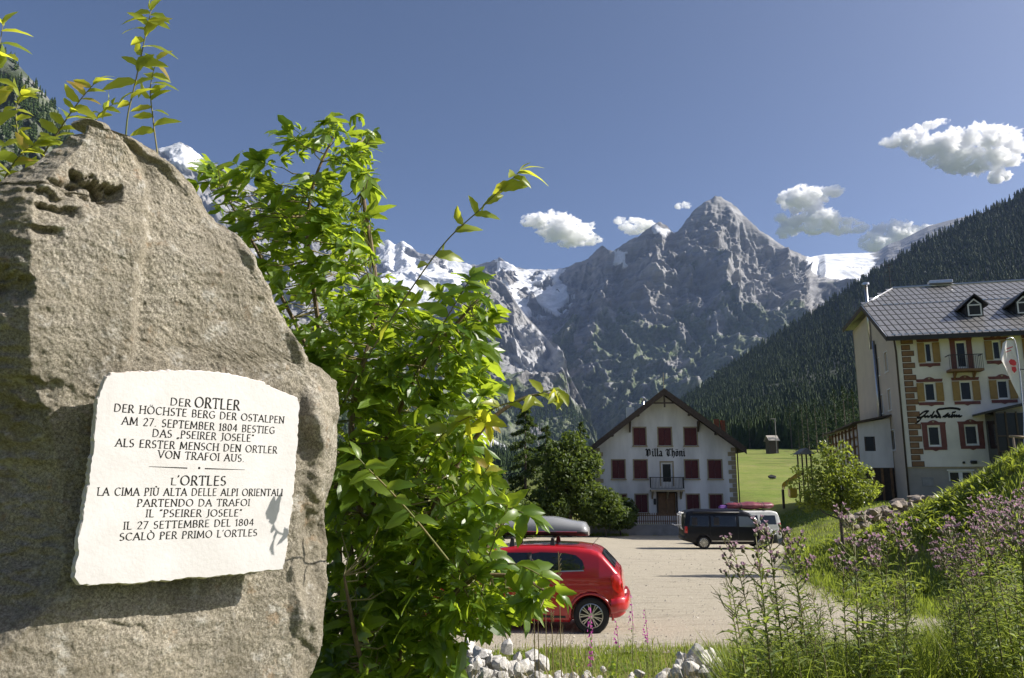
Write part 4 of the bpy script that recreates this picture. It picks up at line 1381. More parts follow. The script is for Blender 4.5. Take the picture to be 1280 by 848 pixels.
# ------------------------------------------------------------------ thistles, fireweed, grass
def thistle_arrays(seed, height=1.25):
    r = random.Random(seed)
    stem = MB(); LV, LF, lo = [], [], 0
    flower = MB(); bud = MB()
    bend = Vector((r.uniform(-.12, .12), r.uniform(-.1, .1), 0))
    pts = [Vector((0, 0, 0)) + bend * (t * t) * height + Vector((0, 0, t * height)) for t in np.linspace(0, 1, 8)]
    stem.tube(pts, [.007 * (1 - .6 * t) for t in np.linspace(0, 1, 8)], 5)
    tips = [(pts[-1], Vector((0, 0, 1)))]
    for k in range(r.randint(6, 10)):
        t = r.uniform(.76, .98); p = pts[0].lerp(pts[-1], t)
        p = bend * t * t * height + Vector((0, 0, t * height))
        a = r.uniform(0, 6.28); L = r.uniform(.08, .2) * (1.3 - t) * 1.7
        d = Vector((math.cos(a) * .6, math.sin(a) * .6, 1)).normalized()
        q = p + d * L + Vector((math.cos(a), math.sin(a), 0)) * L * .2
        stem.tube([p, (p + q) / 2 + Vector((math.cos(a), math.sin(a), 0)) * L * .12, q], [.003, .0025, .0018], 4)
        tips.append((q, d))
        for j in range(r.randint(1, 3)):
            b = r.uniform(0, 6.28); q2 = q + Vector((math.cos(b) * .035, math.sin(b) * .035, r.uniform(-.02, .04)))
            stem.tube([p.lerp(q, .8), q2], [.002, .0015], 3); tips.append((q2, Vector((math.cos(b), math.sin(b), 2)).normalized()))
    for q, d in tips:
        s = r.uniform(.8, 1.25)
        bud.lathe(q, d, [(.003, -.004), (.0085 * s, .003), (.009 * s, .010), (.006 * s, .017)], 6)
        if r.random() < .82:
            a = d.orthogonal().normalized(); b = d.cross(a)
            n = 9
            vs, fs = [], []
            for k in range(n):
                t = 6.283 * k / n + r.uniform(-.2, .2)
                o = a * math.cos(t) + b * math.sin(t); pe = d.cross(o)
                c = q + d * .014 * s
                i = len(vs)
                L = r.uniform(.012, .019) * s
                vs += [c + pe * .002, c - pe * .002, c + o * L * .75 - pe * .004 + d * L, c + o * L * .75 + pe * .004 + d * L]
                fs.append((i, i + 1, i + 2, i + 3))
            flower.add(vs, fs)
    nl = int(height * 40)
    for k in range(nl):
        t = k / nl * .93 + .03
        p = bend * t * t * height + Vector((0, 0, t * height))
        a = k * 2.4 + r.uniform(-.4, .4)
        L = (.125 * (1 - t) ** .6 + .045) * r.uniform(.75, 1.25)
        V, F = leaf_blade(L, L * .24, .45, .6, r.uniform(.1, .6), 7, r.uniform(-.08, .08), seed=seed * 50 + k)
        V = rotx(V, r.uniform(.3, .9)); V = rotz(V, a)
        LV.append(V + np.array(p)); LF.append(F + lo); lo += len(V)
    return stem, (np.concatenate(LV), np.concatenate(LF)), flower, bud


def build_thistles():
    kinds = []
    for k in range(6):
        stem, (V, F), flower, bud = thistle_arrays(300 + k, 1.2 + .12 * (k % 3))
        kinds.append((stem.mesh('stem', M['green_stem'], True), mesh_np('leaves', V, F, M['thistle_leaf']), flower.mesh('flowers', M['thistle_purple']), bud.mesh('flower_buds', M['thistle_bud'], True), 1.2 + .12 * (k % 3)))
    rs = random.Random(42)
    spots = []
    # (px of the tip, py of the tip, depth)
    for px, py, d in ((960, 668, 4.6), (975, 655, 4.9), (948, 680, 4.8), (935, 715, 4.4), (928, 728, 5.2), (1006, 668, 4.9), (1000, 690, 5.6), (1075, 640, 5.0), (1092, 652, 5.3), (1066, 676, 4.6), (1085, 680, 5.0),
                      (1052, 704, 4.8), (1105, 672, 5.4), (1122, 655, 5.6), (1020, 725, 5.6), (968, 720, 5.8), (992, 740, 5.0), (1036, 735, 4.5)):
        spots.append((px, py, d))
    for k in range(40):
        px = rs.uniform(1180, 1320); d = rs.uniform(4.6, 9.0)
        py = 672 - (px - 1165) * .42 + rs.uniform(-10, 50)
        spots.append((px, py, d))
    for k in range(54):
        px = rs.uniform(925, 1290); d = rs.uniform(4.4, 7.5)
        py = rs.uniform(712, 800)
        spots.append((px, py, d))
    n = 0
    for px, py, d in spots:
        tip = at(px, py, d)
        x, y = tip.x, tip.y
        g = float(ground_z(x, y))
        h = tip.z - g
        if h < .35: continue
        st, lv, fl, bd, hh = kinds[n % 6]
        s_ = h / hh
        if s_ > 1.5: s_ = 1.5; g = tip.z - hh * s_
        root = empty('thistle_plant', (x - .02, y, max(g, tip.z - hh * s_ * 1.0) - .01), rs.uniform(0, 6.28), None, 'thistle', 'thistles in flower on the near bank')
        root['label'] = 'tall spiny creeping thistle with small purple flower heads on the near grassy bank'
        root.scale = (1.0 * max(.8, min(1.2, s_)),) * 2 + (s_,)
        link('stem', st, root); tag(link('leaves', lv, root), kind='stuff'); 
        tag(link('flower_buds', bd, root), kind='stuff'); tag(link('flowers', fl, root), kind='stuff')
        if py > 700: root['label'] = 'leafy thistle still in bud low on the near grassy bank'; root['group'] = 'thistles in bud on the near bank'; [bpy.data.objects.remove(c) for c in list(root.children) if c.name.startswith('flower')]
        n += 1
    return n


def build_fireweed():
    rs = random.Random(8)
    for k, (px, py0, d, h) in enumerate(((737, 758, 8.9, .62), (788, 742, 9.0, .72), (738, 800, 8.2, .5), (806, 760, 8.6, .62), (770, 775, 8.4, .5))):
        tip = at(px, py0, d); g = tip.z - h
        root = empty('fireweed_plant', (tip.x, tip.y, g), 0, 'slender magenta fireweed spike by the white rubble', 'wildflower', 'fireweed by the white rubble')
        MB().tube([(0, 0, 0), (.02, 0, h * .5), (0, 0, h)], [.004, .003, .0015], 5).build('stem', M['green_stem'], root)
        mb = MB()
        for j in range(34):
            t = rs.uniform(.45, .98); a = rs.uniform(0, 6.28); r_ = .022 * (1.25 - t) * 2.0
            c = Vector((math.cos(a) * r_, math.sin(a) * r_, t * h)); q = rs.uniform(.008, .014)
            nrm = Vector((math.cos(a), math.sin(a), .3)).normalized(); u = nrm.orthogonal().normalized() * q; v = nrm.cross(u)
            if t < .8 or j % 2: mb.add([c - u, c - v, c + u, c + v], [(0, 1, 2, 3)])
        tag(mb.build('flowers', M['fireweed'], root), kind='stuff')
        LV, LF, lo = [], [], 0
        for j in range(16):
            t = .05 + .45 * j / 16
            V, F = leaf_blade(.09, .016, 0, .3, .3, 4, 0, seed=j); V = rotz(rotx(V, .5), j * 2.4)
            LV.append(V + np.array([0, 0, t * h])); LF.append(F + lo); lo += len(V)
        tag(link('leaves', mesh_np('leaves', np.concatenate(LV), np.concatenate(LF), M['thistle_leaf']), root), kind='stuff')
    for k, (px, py0, d, h) in enumerate(((667, 700, 8.2, .85), (672, 718, 8.3, .7), (699, 690, 8.4, .95), (682, 745, 8.2, .55), (690, 765, 8.3, .4))):
        tip = at(px, py0, d)
        r = MB().tube([(.01, 0, -.3), (.0, 0, h * .5), (rs.uniform(-.03, .03), 0, h)], [.006, .004, .003], 5)
        for j in range(14):
            t = .75 + .25 * j / 14; a = j * 2.1
            r.tube([(0, 0, h * t * .98), (math.cos(a) * .02, math.sin(a) * .02, h * t + .02)], [.003, .004], 4)
        o = r.build('dry_stalk', M['dry_grass'], None, loc=(tip.x, tip.y, tip.z - h))
        tag(o, 'thin dry straw coloured stalk standing beside the red car', 'dry stalk', 'dry stalks before the red car')


def blades(n, xy, hmin, hmax, wid, seed, name, material, bend=.5):
    rs = np.random.RandomState(seed)
    x, y = xy(rs, n)
    z = ground_z(x, y)
    n = len(x)
    H = rs.uniform(hmin, hmax, n) * (.7 + .5 * np.clip(fbm(np.c_[x, y, x * 0] * .9, 2) + .5, 0, 1))
    a = rs.uniform(0, 6.283, n); b = rs.uniform(0, 6.283, n); k = rs.uniform(.1, bend, n) * H
    dx, dy = np.cos(b) * k, np.sin(b) * k
    wx, wy = np.cos(a) * wid * .5, np.sin(a) * wid * .5
    V = np.zeros((n, 5, 3))
    V[:, 0] = np.c_[x - wx, y - wy, z - .02]; V[:, 1] = np.c_[x + wx, y + wy, z - .02]
    V[:, 2] = np.c_[x + wx * .8 + dx * .3, y + wy * .8 + dy * .3, z + H * .55]; V[:, 3] = np.c_[x - wx * .8 + dx * .3, y - wy * .8 + dy * .3, z + H * .55]
    V[:, 4] = np.c_[x + dx, y + dy, z + H]
    base = (np.arange(n) * 5)[:, None]
    F = np.concatenate([base + np.array([[0, 1, 2]]), base + np.array([[0, 2, 3]]), base + np.array([[3, 2, 4]])])
    tag(link(name, mesh_np(name, V.reshape(-1, 3), F, material)), kind='stuff')


def build_grass():
    def wedge(y0, y1, x0=-46, x1=48, pw=1.5, reject=None):
        def f(rs, n):
            y = y0 + (y1 - y0) * rs.uniform(0, 1, n) ** pw
            a = np.radians(rs.uniform(x0, x1, n)); x = y * np.tan(a)
            ok = ~in_lot(x, y, -.3 + 0)
            if reject is not None: ok &= ~reject(x, y)
            return x[ok], y[ok]
        return f
    blades(75000, wedge(3.2, 12.8, -24, 40, .8), .02, .10, .012, 1, 'grass', M['grass'], 1.1)
    blades(26000, wedge(3.5, 9.5, 15, 38, .8), .25, .6, .012, 12, 'tall_grass', M['grass'], .7)
    blades(1500, wedge(4, 12, -6, 38, .8), .2, .55, .009, 2, 'dry_grass', M['dry_grass'])
    # tufts creeping over the gravel edge
    def edge(rs, n):
        L = np.array([p for p in LOT if p[1] < 40]); m = len(L)
        i = rs.randint(0, m - 1, n); t = rs.uniform(0, 1, n)[:, None]
        P = L[i] * (1 - t) + L[i + 1] * t + rs.normal(0, .38, (n, 2))
        ok = np.linalg.norm(L[i + 1] - L[i], axis=1) < 20
        P = P[ok]
        return P[:, 0], P[:, 1]
    blades(16000, edge, .03, .13, .014, 5, 'edge_grass', M['grass'])
    def mound(rs, n):
        x = rs.uniform(7.5, 34, n); y = rs.uniform(13.5, 40, n)
        ok = ~in_lot(x, y)
        return x[ok], y[ok]
    blades(70000, mound, .10, .34, .03, 6, 'mound_grass', M['grass'])
    def lawn(rs, n):
        x = rs.uniform(8, 30, n); y = rs.uniform(15, 62, n)
        ok = ~in_lot(x, y)
        return x[ok], y[ok]
    blades(30000, lawn, .08, .2, .05, 7, 'lawn_grass', M['grass'])
    def vill(rs, n):
        x = rs.uniform(-20, 9, n); y = rs.uniform(60.2, 61.6, n); return x, y
    blades(5000, vill, .1, .28, .05, 9, 'verge_grass', M['grass'])
    # loose stones on the gravel
    rp = np.random.RandomState(71); n = 4500
    y = 12.2 + 26 * rp.uniform(0, 1, n) ** 2.2; x = rp.uniform(-.5, .75, n) * y
    ok = in_lot(x, y); x, y = x[ok], y[ok]; n = len(x)
    s_ = rp.uniform(.008, .026, n) * (.6 + y / 30)
    T = rp.normal(size=(n, 4, 3)) * .25 + np.array([[1, 0, -.2], [-.5, .87, -.2], [-.5, -.87, -.2], [0, 0, .7]])[None]
    V = T * s_[:, None, None] + np.c_[x, y, lot_z(y) + .006][:, None, :]
    b = (np.arange(n) * 4)[:, None]
    F = np.concatenate([b + np.array([q]) for q in ((0, 1, 3), (1, 2, 3), (2, 0, 3))])
    tag(link('loose_gravel', mesh_np('loose_gravel', V.reshape(-1, 3), F, M['loose_stone'])), kind='stuff')
    # broad leaved herbs: thick low cover between the thistles and in patches on the mound
    r = np.random.RandomState(4)
    T = []
    for k in range(6):
        VV, FF, off = [], [], 0
        rr = random.Random(k)
        for j in range(9):
            V, F = leaf_blade(rr.uniform(.7, 1.1), .42, .08, .3, rr.uniform(.2, .7), 4, 0, seed=j + k * 20)
            V = rotz(rotx(V, rr.uniform(.1, 1.2)), j * 2.4 + rr.random()); VV.append(V + np.array([0, 0, rr.uniform(0, .8)])); FF.append(F + off); off += len(V)
        T.append((np.concatenate(VV), np.concatenate(FF)))
    def herbs(name, n, X, Y, smin, smax, m):
        z = ground_z(X, Y); H = r.uniform(smin, smax, len(X))
        me = scatter_mesh(T, np.c_[X, Y, z], H, r.uniform(0, 6.28, len(X)), name, M[m])
        tag(link(name, me), kind='stuff')
    y = r.uniform(3.8, 11.2, 1500) ** 1.0; x = y * np.tan(np.radians(r.uniform(13, 38, 1500)))
    herbs('undergrowth', 0, x, y, .10, .24, 'thistle_leaf')
    x = r.uniform(-3.5, 6, 700); y = r.uniform(7.5, 12.2, 700)
    ok = ~in_lot(x, y) & (fbm(np.c_[x, y, x * 0] * 1.2, 2) > .0)
    herbs('low_weeds', 0, x[ok], y[ok], .04, .10, 'maple_leaf')
    x = r.uniform(8.5, 26, 4200); y = r.uniform(15, 34, 4200)
    p = fbm(np.c_[x, y, x * 0] * .28 + 5, 3); ok = (p > .08) & ~in_lot(x, y)
    herbs('broad_leaved_herbs', 0, x[ok], y[ok], .14, .30, 'crown_bright')
    y = r.uniform(4.5, 9, 260); x = y * np.tan(np.radians(r.uniform(-20, 8, 260)))
    herbs('shrub_foot_herbs', 0, x, y, .10, .2, 'maple_leaf')
    # distant purple thistle patch on the mound
    kinds = [thistle_arrays(700 + k, .95) for k in range(4)]
    ms = [(a.mesh('stem', M['green_stem']), mesh_np('leaves', b[0], b[1], M['thistle_leaf']), c.mesh('flowers', M['thistle_purple']), d.mesh('flower_buds', M['thistle_bud'])) for a, b, c, d in kinds]
    rs = random.Random(5)
    for k in range(20):
        yy = rs.uniform(11.5, 19.0); x = rs.uniform(yy * .57, yy * .74)
        if in_lot(x, yy) : continue
        root = empty('thistle_plant', (x, yy, float(ground_z(x, yy))), rs.uniform(0, 6.28), 'purple flowering thistle further up on the grassy mound', 'thistle', 'thistles further up on the mound')
        st, lv, fl, bd = ms[k % 4]
        link('stem', st, root); tag(link('leaves', lv, root), kind='stuff'); tag(link('flower_buds', bd, root), kind='stuff'); tag(link('flowers', fl, root), kind='stuff')


def build_stones():
    rs = random.Random(33)
    meshes = [stone_mesh(200 + k, (1, rs.uniform(.7, 1), rs.uniform(.6, .9)), M['white_stone'], 2) for k in range(8)]
    i = 0
    def pile(pxr, yr, n, smin, smax, top, lab, grp):
        for k in range(n):
            px = rs.uniform(*pxr); d = rs.uniform(*yr)
            x = hit_xy(px, d, -2.4); g = float(ground_z(x, d))
            mid = (pxr[0] + pxr[1]) / 2; e = 1 - abs(px - mid) / ((pxr[1] - pxr[0]) / 2)
            z = g + rs.uniform(0, top) * min(1, e * 1.8)
            s_ = rs.uniform(smin, smax)
            o = link('rubble_stone', meshes[rs.randrange(8)], loc=(x, d, z + s_ * .3), rot=(rs.uniform(0, 6), rs.uniform(0, 6), rs.uniform(0, 6)), scale=s_)
            tag(o, lab, 'stone', grp)
    pile((540, 710), (8.3, 10.4), 170, .07, .16, .42, 'broken white stone in the rubble heap under the leafy shrub', 'white stones under the shrub')
    pile((815, 930), (8.6, 10.0), 80, .07, .16, .38, 'broken white stone in the smaller rubble heap beside the gravel', 'white stones beside the gravel')
    pile((680, 835), (8.7, 10.0), 90, .05, .11, .20, 'scattered white stone lying in the grass between the two heaps', 'white stones scattered in the grass')


# ------------------------------------------------------------------ trees
def crown_mesh(blobs, n, size, seed, name='crown', matn='crown_mid', flat=.6):
    "leaf faces spread through overlapping blobs: (x, y, z, rx, rz)"
    rs = np.random.RandomState(seed)
    B = np.array(blobs, float)
    vol = B[:, 3] ** 2 * B[:, 4]; pk = rs.choice(len(B), n, p=vol / vol.sum())
    d = rs.normal(size=(n, 3)); d /= np.linalg.norm(d, axis=1)[:, None]
    r = rs.uniform(0, 1, n) ** .38
    P = B[pk, :3] + d * r[:, None] * np.c_[B[pk, 3], B[pk, 3], B[pk, 4]]
    keep = fbm(P / (B[:, 3].mean() * .45) + seed, 3) > -.22
    P = P[keep]; d = d[keep]; n = len(P)
    # leaf clump: 2 crossing bent faces
    nr = d * .6 + rs.normal(size=(n, 3)) * .7 + np.array([0, 0, .5]); nr /= np.linalg.norm(nr, axis=1)[:, None]
    t = np.cross(nr, rs.normal(size=(n, 3))); t /= np.linalg.norm(t, axis=1)[:, None]
    b = np.cross(nr, t)
    s = size * rs.uniform(.5, 1.3, n)[:, None]
    V = np.stack([P - t * s, P + b * s * flat + nr * s * .2, P + t * s, P - b * s * flat + nr * s * .2], 1)
    F = (np.arange(n) * 4)[:, None] + np.array([[0, 1, 2, 3]])
    return mesh_np(name, V.reshape(-1, 3), F, M[matn])


def limbs(h, r, blobs, seed, forks=7, z0=.0):
    rs = random.Random(seed)
    mb = MB()
    top = Vector((rs.uniform(-.03, .03) * h, 0, h * .78))
    pts = [Vector((0, 0, -.2)), Vector((rs.uniform(-.02, .02) * h, 0, h * .3)), Vector((0, rs.uniform(-.02, .02) * h, h * .55)), top]
    mb.tube(bezier_pts(pts, 5), [r * (1 - .8 * i / 15) for i in range(16)], 9)
    for k in range(forks):
        b = blobs[k % len(blobs)]
        t = rs.uniform(.25, .7)
        a = Vector((0, 0, t * h * .8)); e = Vector(b[:3]) + Vector((rs.uniform(-1, 1) * b[3] * .5, rs.uniform(-1, 1) * b[3] * .5, b[4] * .3))
        if e.z < a.z: a.z = max(.1 * h, e.z * .6)
        mb.tube([a, a.lerp(e, .5) + Vector((0, 0, -.04 * h)), e], [r * .42, r * .25, r * .08], 6)
    return mb


def leafy_tree(name, label, loc, h, blobs, n, size, matn, seed, cat='tree', group=None, trunk_r=.12, forks=7):
    root = empty(name, loc, 0, label, cat, group)
    limbs(h, trunk_r, blobs, seed, forks).build('trunk', M['bark'], root, True)
    tag(link('crown', crown_mesh(blobs, n, size, seed, 'crown', matn), root), kind='stuff')
    return root


def ground_pt(px, d, dz=0.0):
    z = float(ground_z(hit_xy(px, d, -3), d)); x = hit_xy(px, d, z)
    return (x, d, float(ground_z(x, d)) + dz)


def conifer(name, label, loc, h, rad, seed, matn='crown_dark', group=None, n=5200, lean=0):
    rs = np.random.RandomState(seed)
    root = empty(name, loc, 0, label, 'tree', group)
    MB().tube([(0, 0, -.3), (0, 0, h * .5), (0, 0, h * .99)], [h * .014, h * .009, h * .001], 7).build('trunk', M['bark'], root)
    # drooping boughs in whorls carrying short needle sprays
    P, T = [], []
    nb = int(h * 5.5)
    for k in range(nb):
        t = (k / nb) ** 1.0; z = h * (.10 + .88 * t); L = rad * (1 - t) ** .75 * rs.uniform(.65, 1.15) + .15
        a = rs.uniform(0, 6.283)
        m = max(4, int(n / nb))
        u = rs.uniform(.08, 1, m) ** .8
        side = rs.normal(0, .16, m) * L * u
        dr = -.25 * L * u ** 1.5 + rs.normal(0, .06, m)
        P.append(np.c_[np.cos(a) * L * u - np.sin(a) * side, np.sin(a) * L * u + np.cos(a) * side, z + dr])
    P = np.concatenate(P); m = len(P)
    d = rs.normal(size=(m, 3)) * .5 + np.c_[P[:, 0], P[:, 1], 0 * P[:, 0]] / rad + np.array([0, 0, -.2]); d /= np.linalg.norm(d, axis=1)[:, None]
    s_ = rs.uniform(.12, .34, m)[:, None] * (h / 12)
    b = np.cross(d, rs.normal(size=(m, 3))); b /= np.linalg.norm(b, axis=1)[:, None]
    V = np.stack([P - b * s_ * .3, P + b * s_ * .3, P + d * s_ + b * s_ * .05], 1)
    F = (np.arange(m) * 3)[:, None] + np.array([[0, 1, 2]])
    tag(link('crown', mesh_np('crown', V.reshape(-1, 3), F, M[matn]), root), kind='stuff')
    return root


def build_trees():
    # beside the villa
    conifer('larch_tree', 'tall dark larch standing behind the roof box of the red car', ground_pt(657, 60), 10.2, 2.6, 3, 'crown_dark', n=9000)
    conifer('spruce_tree', 'shaded spruce close behind the tall larch', ground_pt(683, 66), 9.2, 2.1, 4, 'crown_dark', n=6000)
    bl = [(-1.2, 0, 2.2, 1.8, 1.6), (1.3, .2, 2.4, 1.8, 1.7), (0, 0, 4.2, 2.0, 1.7), (-.9, 0, 5.4, 1.2, 1.2), (1.4, 0, 4.8, 1.3, 1.3), (.3, 0, 6.3, 1.0, .9)]
    leafy_tree('maple_tree', 'broad round headed green tree between the larch and the villa', ground_pt(712, 59), 8.0, [(a, b, c * 1.12, d, e) for a, b, c, d, e in bl], 13000, .17, 'crown_mid', 5, trunk_r=.2)
    bl = [(-.6, 0, 1.8, 1.2, 1.2), (.7, 0, 1.5, 1.2, 1.1), (.1, 0, 2.7, 1.1, .9), (1.5, .1, 1.4, .8, .8)]
    leafy_tree('garden_tree', 'small light green tree in front of the villa corner', ground_pt(757, 58.5), 3.4, bl, 7000, .13, 'crown_mid', 6, trunk_r=.08)
    bl = [(-.4, 0, 2.2, .8, 1.1), (.5, 0, 1.7, .9, 1.2)]
    leafy_tree('garden_tree', 'dark little tree whose foliage covers the villa ground floor window', ground_pt(776, 60.5), 3.1, bl, 4200, .13, 'crown_dark', 7, trunk_r=.07)
    bl = [(0, 0, 1.7, 2.1, 1.7), (1.8, 0, 1.3, 1.3, 1.3), (-2, 0, 1.6, 1.6, 1.6)]
    leafy_tree('round_bush', 'low round bush below the tall larch', ground_pt(628, 56), 3.2, bl, 9000, .16, 'crown_mid', 8, cat='bush', trunk_r=.1)
    for k, (px, d, h) in enumerate(((600, 62, 6.0), (570, 60, 7.0), (535, 64, 8.0), (500, 60, 7.5), (460, 62, 8.5))):
        bl = [(-.8, 0, h * .35, 1.9, h * .25), (.9, 0, h * .4, 1.8, h * .25), (0, 0, h * .68, 1.6, h * .25)]
        leafy_tree('valley_tree', 'dim green tree seen through gaps of the big shrub', ground_pt(px, d), h, bl, 5000, .2, 'crown_dark', 60 + k, group='trees seen through the big shrub', trunk_r=.15)
    conifer('spruce_tree', 'dark spruce at the villa roof edge, rising behind the white wall', ground_pt(728, 84), 11.0, 2.6, 14, 'crown_dark', n=6000)
    # young tree by the stones
    r_ = random.Random(2)
    bl = [(-.6, 0, 2.2, .75, .7), (.6, 0, 2.3, .8, .7), (0, 0, 2.9, .8, .7), (.9, 0, 3.0, .5, .5), (-.9, 0, 2.9, .45, .45), (-.1, 0, 3.6, .5, .55), (-.35, 0, 4.0, .25, .5), (.35, 0, 3.9, .3, .5), (-1.1, 0, 1.9, .5, .5), (1.25, 0, 2.4, .45, .4), (.1, .2, 1.9, .9, .5), (-1.5, 0, 2.6, .35, .35), (-1.4, 0, 3.1, .25, .3), (.6, 0, 3.5, .25, .35), (-.7, 0, 3.5, .25, .4)]
    leafy_tree('young_willow_tree', 'young light green tree with a thin trunk beside the heap of stones', ground_pt(1055, 25.5), 3.9, [(a * .92 - .05, b, c * .82 + .05, d * .8, e * .74) for a, b, c, d, e in bl], 7500, .06, 'crown_bright', 9, trunk_r=.07, forks=11)
    # spruces along the foot of the wooded slope and the valley
    proto = []
    for k in range(4): proto.append(conifer('spruce_tree', 'dark spruce at the meadow edge under the wooded slope', (0, 0, 0), 17, 3.4, 40 + k, 'conifer', 'spruces along the meadow edge', n=1500))
    rs = random.Random(77)
    used = 0
    for k in range(58):
        px = rs.uniform(860, 1120) if k < 46 else rs.uniform(1130, 1300); d = rs.uniform(400, 470)
        g = ground_pt(px, d)
        o = proto[used] if used < 4 else copy_tree(proto[used % 4])
        o.location = (g[0], g[1], g[2] - .5); o.rotation_euler = (0, 0, rs.uniform(0, 6)); o.scale = (rs.uniform(.8, 1.15),) * 3
        used += 1
    for px, d, s_ in ((952, 455, 1.4), (960, 440, 1.5), (972, 430, 1.5), (984, 420, 1.4), (996, 415, 1.5), (965, 400, 1.1), (990, 380, 1.3), (1005, 350, 1.3), (1000, 300, .9), (1012, 300, 1.3), (1022, 330, 1.4), (1035, 290, 1.3), (1048, 270, 1.5), (1060, 250, 1.5), (1072, 235, 1.4), (1085, 220, 1.5), (1100, 210, 1.5), (1030, 360, 1.3), (1005, 380, 1.2), (1065, 300, 1.5), (1090, 260, 1.5), (1110, 240, 1.5), (990, 400, 1.2)):
        g = ground_pt(px, d); o = copy_tree(proto[used % 4]); o.location = (g[0], g[1], g[2] - .5); o.rotation_euler = (0, 0, used); o.scale = (s_,) * 3
        o['label'] = 'tall dark spruce standing on the meadow behind the young tree'; o['group'] = 'tall spruces behind the young tree'; used += 1

# ------------------------------------------------------------------ vehicles
class Body:
    "car body: profiles along the length give roof line, sill line and half width; x runs forward from the tail"
    def __init__(s, L, top, bot, wid, belt, hw, tumble, wheels, rw, rc=.10):
        s.L, s.hw, s.belt, s.tumble, s.wheels, s.rw, s.rc = L, hw, belt, tumble, wheels, rw, rc
        s.top = lambda x: np.interp(x, [a for a, b in top], [b for a, b in top])
        s.bot = lambda x: np.interp(x, [a for a, b in bot], [b for a, b in bot])
        s.wid = lambda x: np.interp(x, [a for a, b in wid], [b for a, b in wid])

    def side(s, x, z):
        "half width of the skin at (x, z)"
        x = np.asarray(x, float); z = np.asarray(z, float)
        w = s.hw * s.wid(x)
        low = 1 - .06 * np.clip((s.bot(x) + .22 - z) / .25, 0, 1) ** 2
        hi = 1 - s.tumble * np.clip((z - s.belt) / .6, 0, 1.2) ** 1.25
        mid = 1 + .012 * np.sin(np.clip((z - .3) / (s.belt - .3), 0, 1) * math.pi)
        crease = -.008 * np.exp(-((z - s.belt + .12) / .03) ** 2)
        w = w * low * hi * mid + crease
        t = s.top(x); q = np.clip((z - (t - s.rc)) / s.rc, 0, 1)
        return w - s.rc * (1 - np.sqrt(np.clip(1 - q * q, 0, 1)))

    def build(s, root, paint, dark):
        ra = s.rw + .065
        xs = np.unique(np.round(np.concatenate([np.linspace(0, s.L, 90)] + [np.linspace(w - ra * 1.1, w + ra * 1.1, 44) for w in s.wheels]), 3))
        xs = xs[(xs >= 0) & (xs <= s.L)]
        ts = np.concatenate([np.linspace(0, .86, 26), np.linspace(.88, 1, 8)])
        G = []
        for x in xs:
            b, t = float(s.bot(x)), float(s.top(x))
            zs = b + (t - b) * ts
            zs[-8:] = t - s.rc * (1 - np.sin(np.linspace(.0, math.pi / 2, 8))) if t - b > s.rc * 1.6 else zs[-8:]
            ys = s.side(x, zs)
            for w in s.wheels:
                inn = (x - w) ** 2 + (zs - s.rw) ** 2 < ra * ra
                ys = np.where(inn, np.minimum(ys, s.hw - .30), ys)
            ring = [(x, 0, b)] + [(x, y, z) for y, z in zip(ys, zs)]
            ye = ys[-1]
            ring += [(x, ye * f, t + .022 * (1 - f * f)) for f in (.75, .5, .25, 0)]
            full = ring + [(a, -y, z) for a, y, z in ring[-2:0:-1]]
            G.append(full)
        G = np.array(G)
        j, i = np.meshgrid(np.arange(G.shape[0] - 1), np.arange(G.shape[1]), indexing='ij'); n = G.shape[1]
        F = np.stack([j * n + i, j * n + (i + 1) % n, (j + 1) * n + (i + 1) % n, (j + 1) * n + i], -1).reshape(-1, 4)
        mb = MB(); mb.v = [tuple(v) for v in G.reshape(-1, 3)]; mb.f = [tuple(f) for f in F]; mb.m = [0] * len(F)
        m0 = len(xs) - 1
        mb.f += [tuple(range(n)), tuple(range(m0 * n, m0 * n + n))]; mb.m += [0, 0]
        o = mb.build('body', [paint], root, True)
        for sd_ in (1, -1):
            for w in s.wheels:
                a = np.linspace(-.18, math.pi + .18, 26)
                pts = [(w + math.cos(q) * ra, sd_ * (float(s.side(w + math.cos(q) * ra, s.rw + math.sin(q) * ra)) - .006), s.rw + math.sin(q) * ra) for q in a]
                MB().tube(pts, .024, 6).build('wheel_arch', paint, root, True)
                mb = MB().box(w - ra, w + ra, min(sd_ * (s.hw - .33), sd_ * (s.hw - .31)), max(sd_ * (s.hw - .33), sd_ * (s.hw - .31)), .25, s.rw + ra + .02)
                mb.build('wheel_well', M['black_plastic'], root)
        return o

    def panel(s, name, poly, mat_, root, off=.006, both=True, parent=None, res=.05):
        "a panel lying on the flank: poly of (x, z)"
        out = []
        import bmesh
        for sg in ((1, -1) if both else (1,)):
            bm = bmesh.new()
            pts = []
            for k in range(len(poly)):
                a, b = poly[k], poly[(k + 1) % len(poly)]
                m = max(1, int(math.hypot(b[0] - a[0], b[1] - a[1]) / res))
                pts += [(a[0] + (b[0] - a[0]) * i / m, a[1] + (b[1] - a[1]) * i / m) for i in range(m)]
            vs = [bm.verts.new((x, 0, z)) for x, z in pts]
            f = bm.faces.new(vs); bmesh.ops.triangulate(bm, faces=[f])
            bmesh.ops.subdivide_edges(bm, edges=[e for e in bm.edges if e.calc_length() > .16], cuts=2, use_grid_fill=True)
            bmesh.ops.triangulate(bm, faces=bm.faces)
            for v in bm.verts: v.co.y = sg * (float(s.side(v.co.x, v.co.z)) + off)
            bmesh.ops.recalc_face_normals(bm, faces=bm.faces)
            c = sum((f.normal.y * sg for f in bm.faces))
            if c < 0: bmesh.ops.reverse_faces(bm, faces=bm.faces)
            me = bpy.data.meshes.new(name); bm.to_mesh(me); bm.free(); me.materials.append(mat_)
            me.polygons.foreach_set('use_smooth', [True] * len(me.polygons))
            out.append(link(name, me, parent or root))
        return out

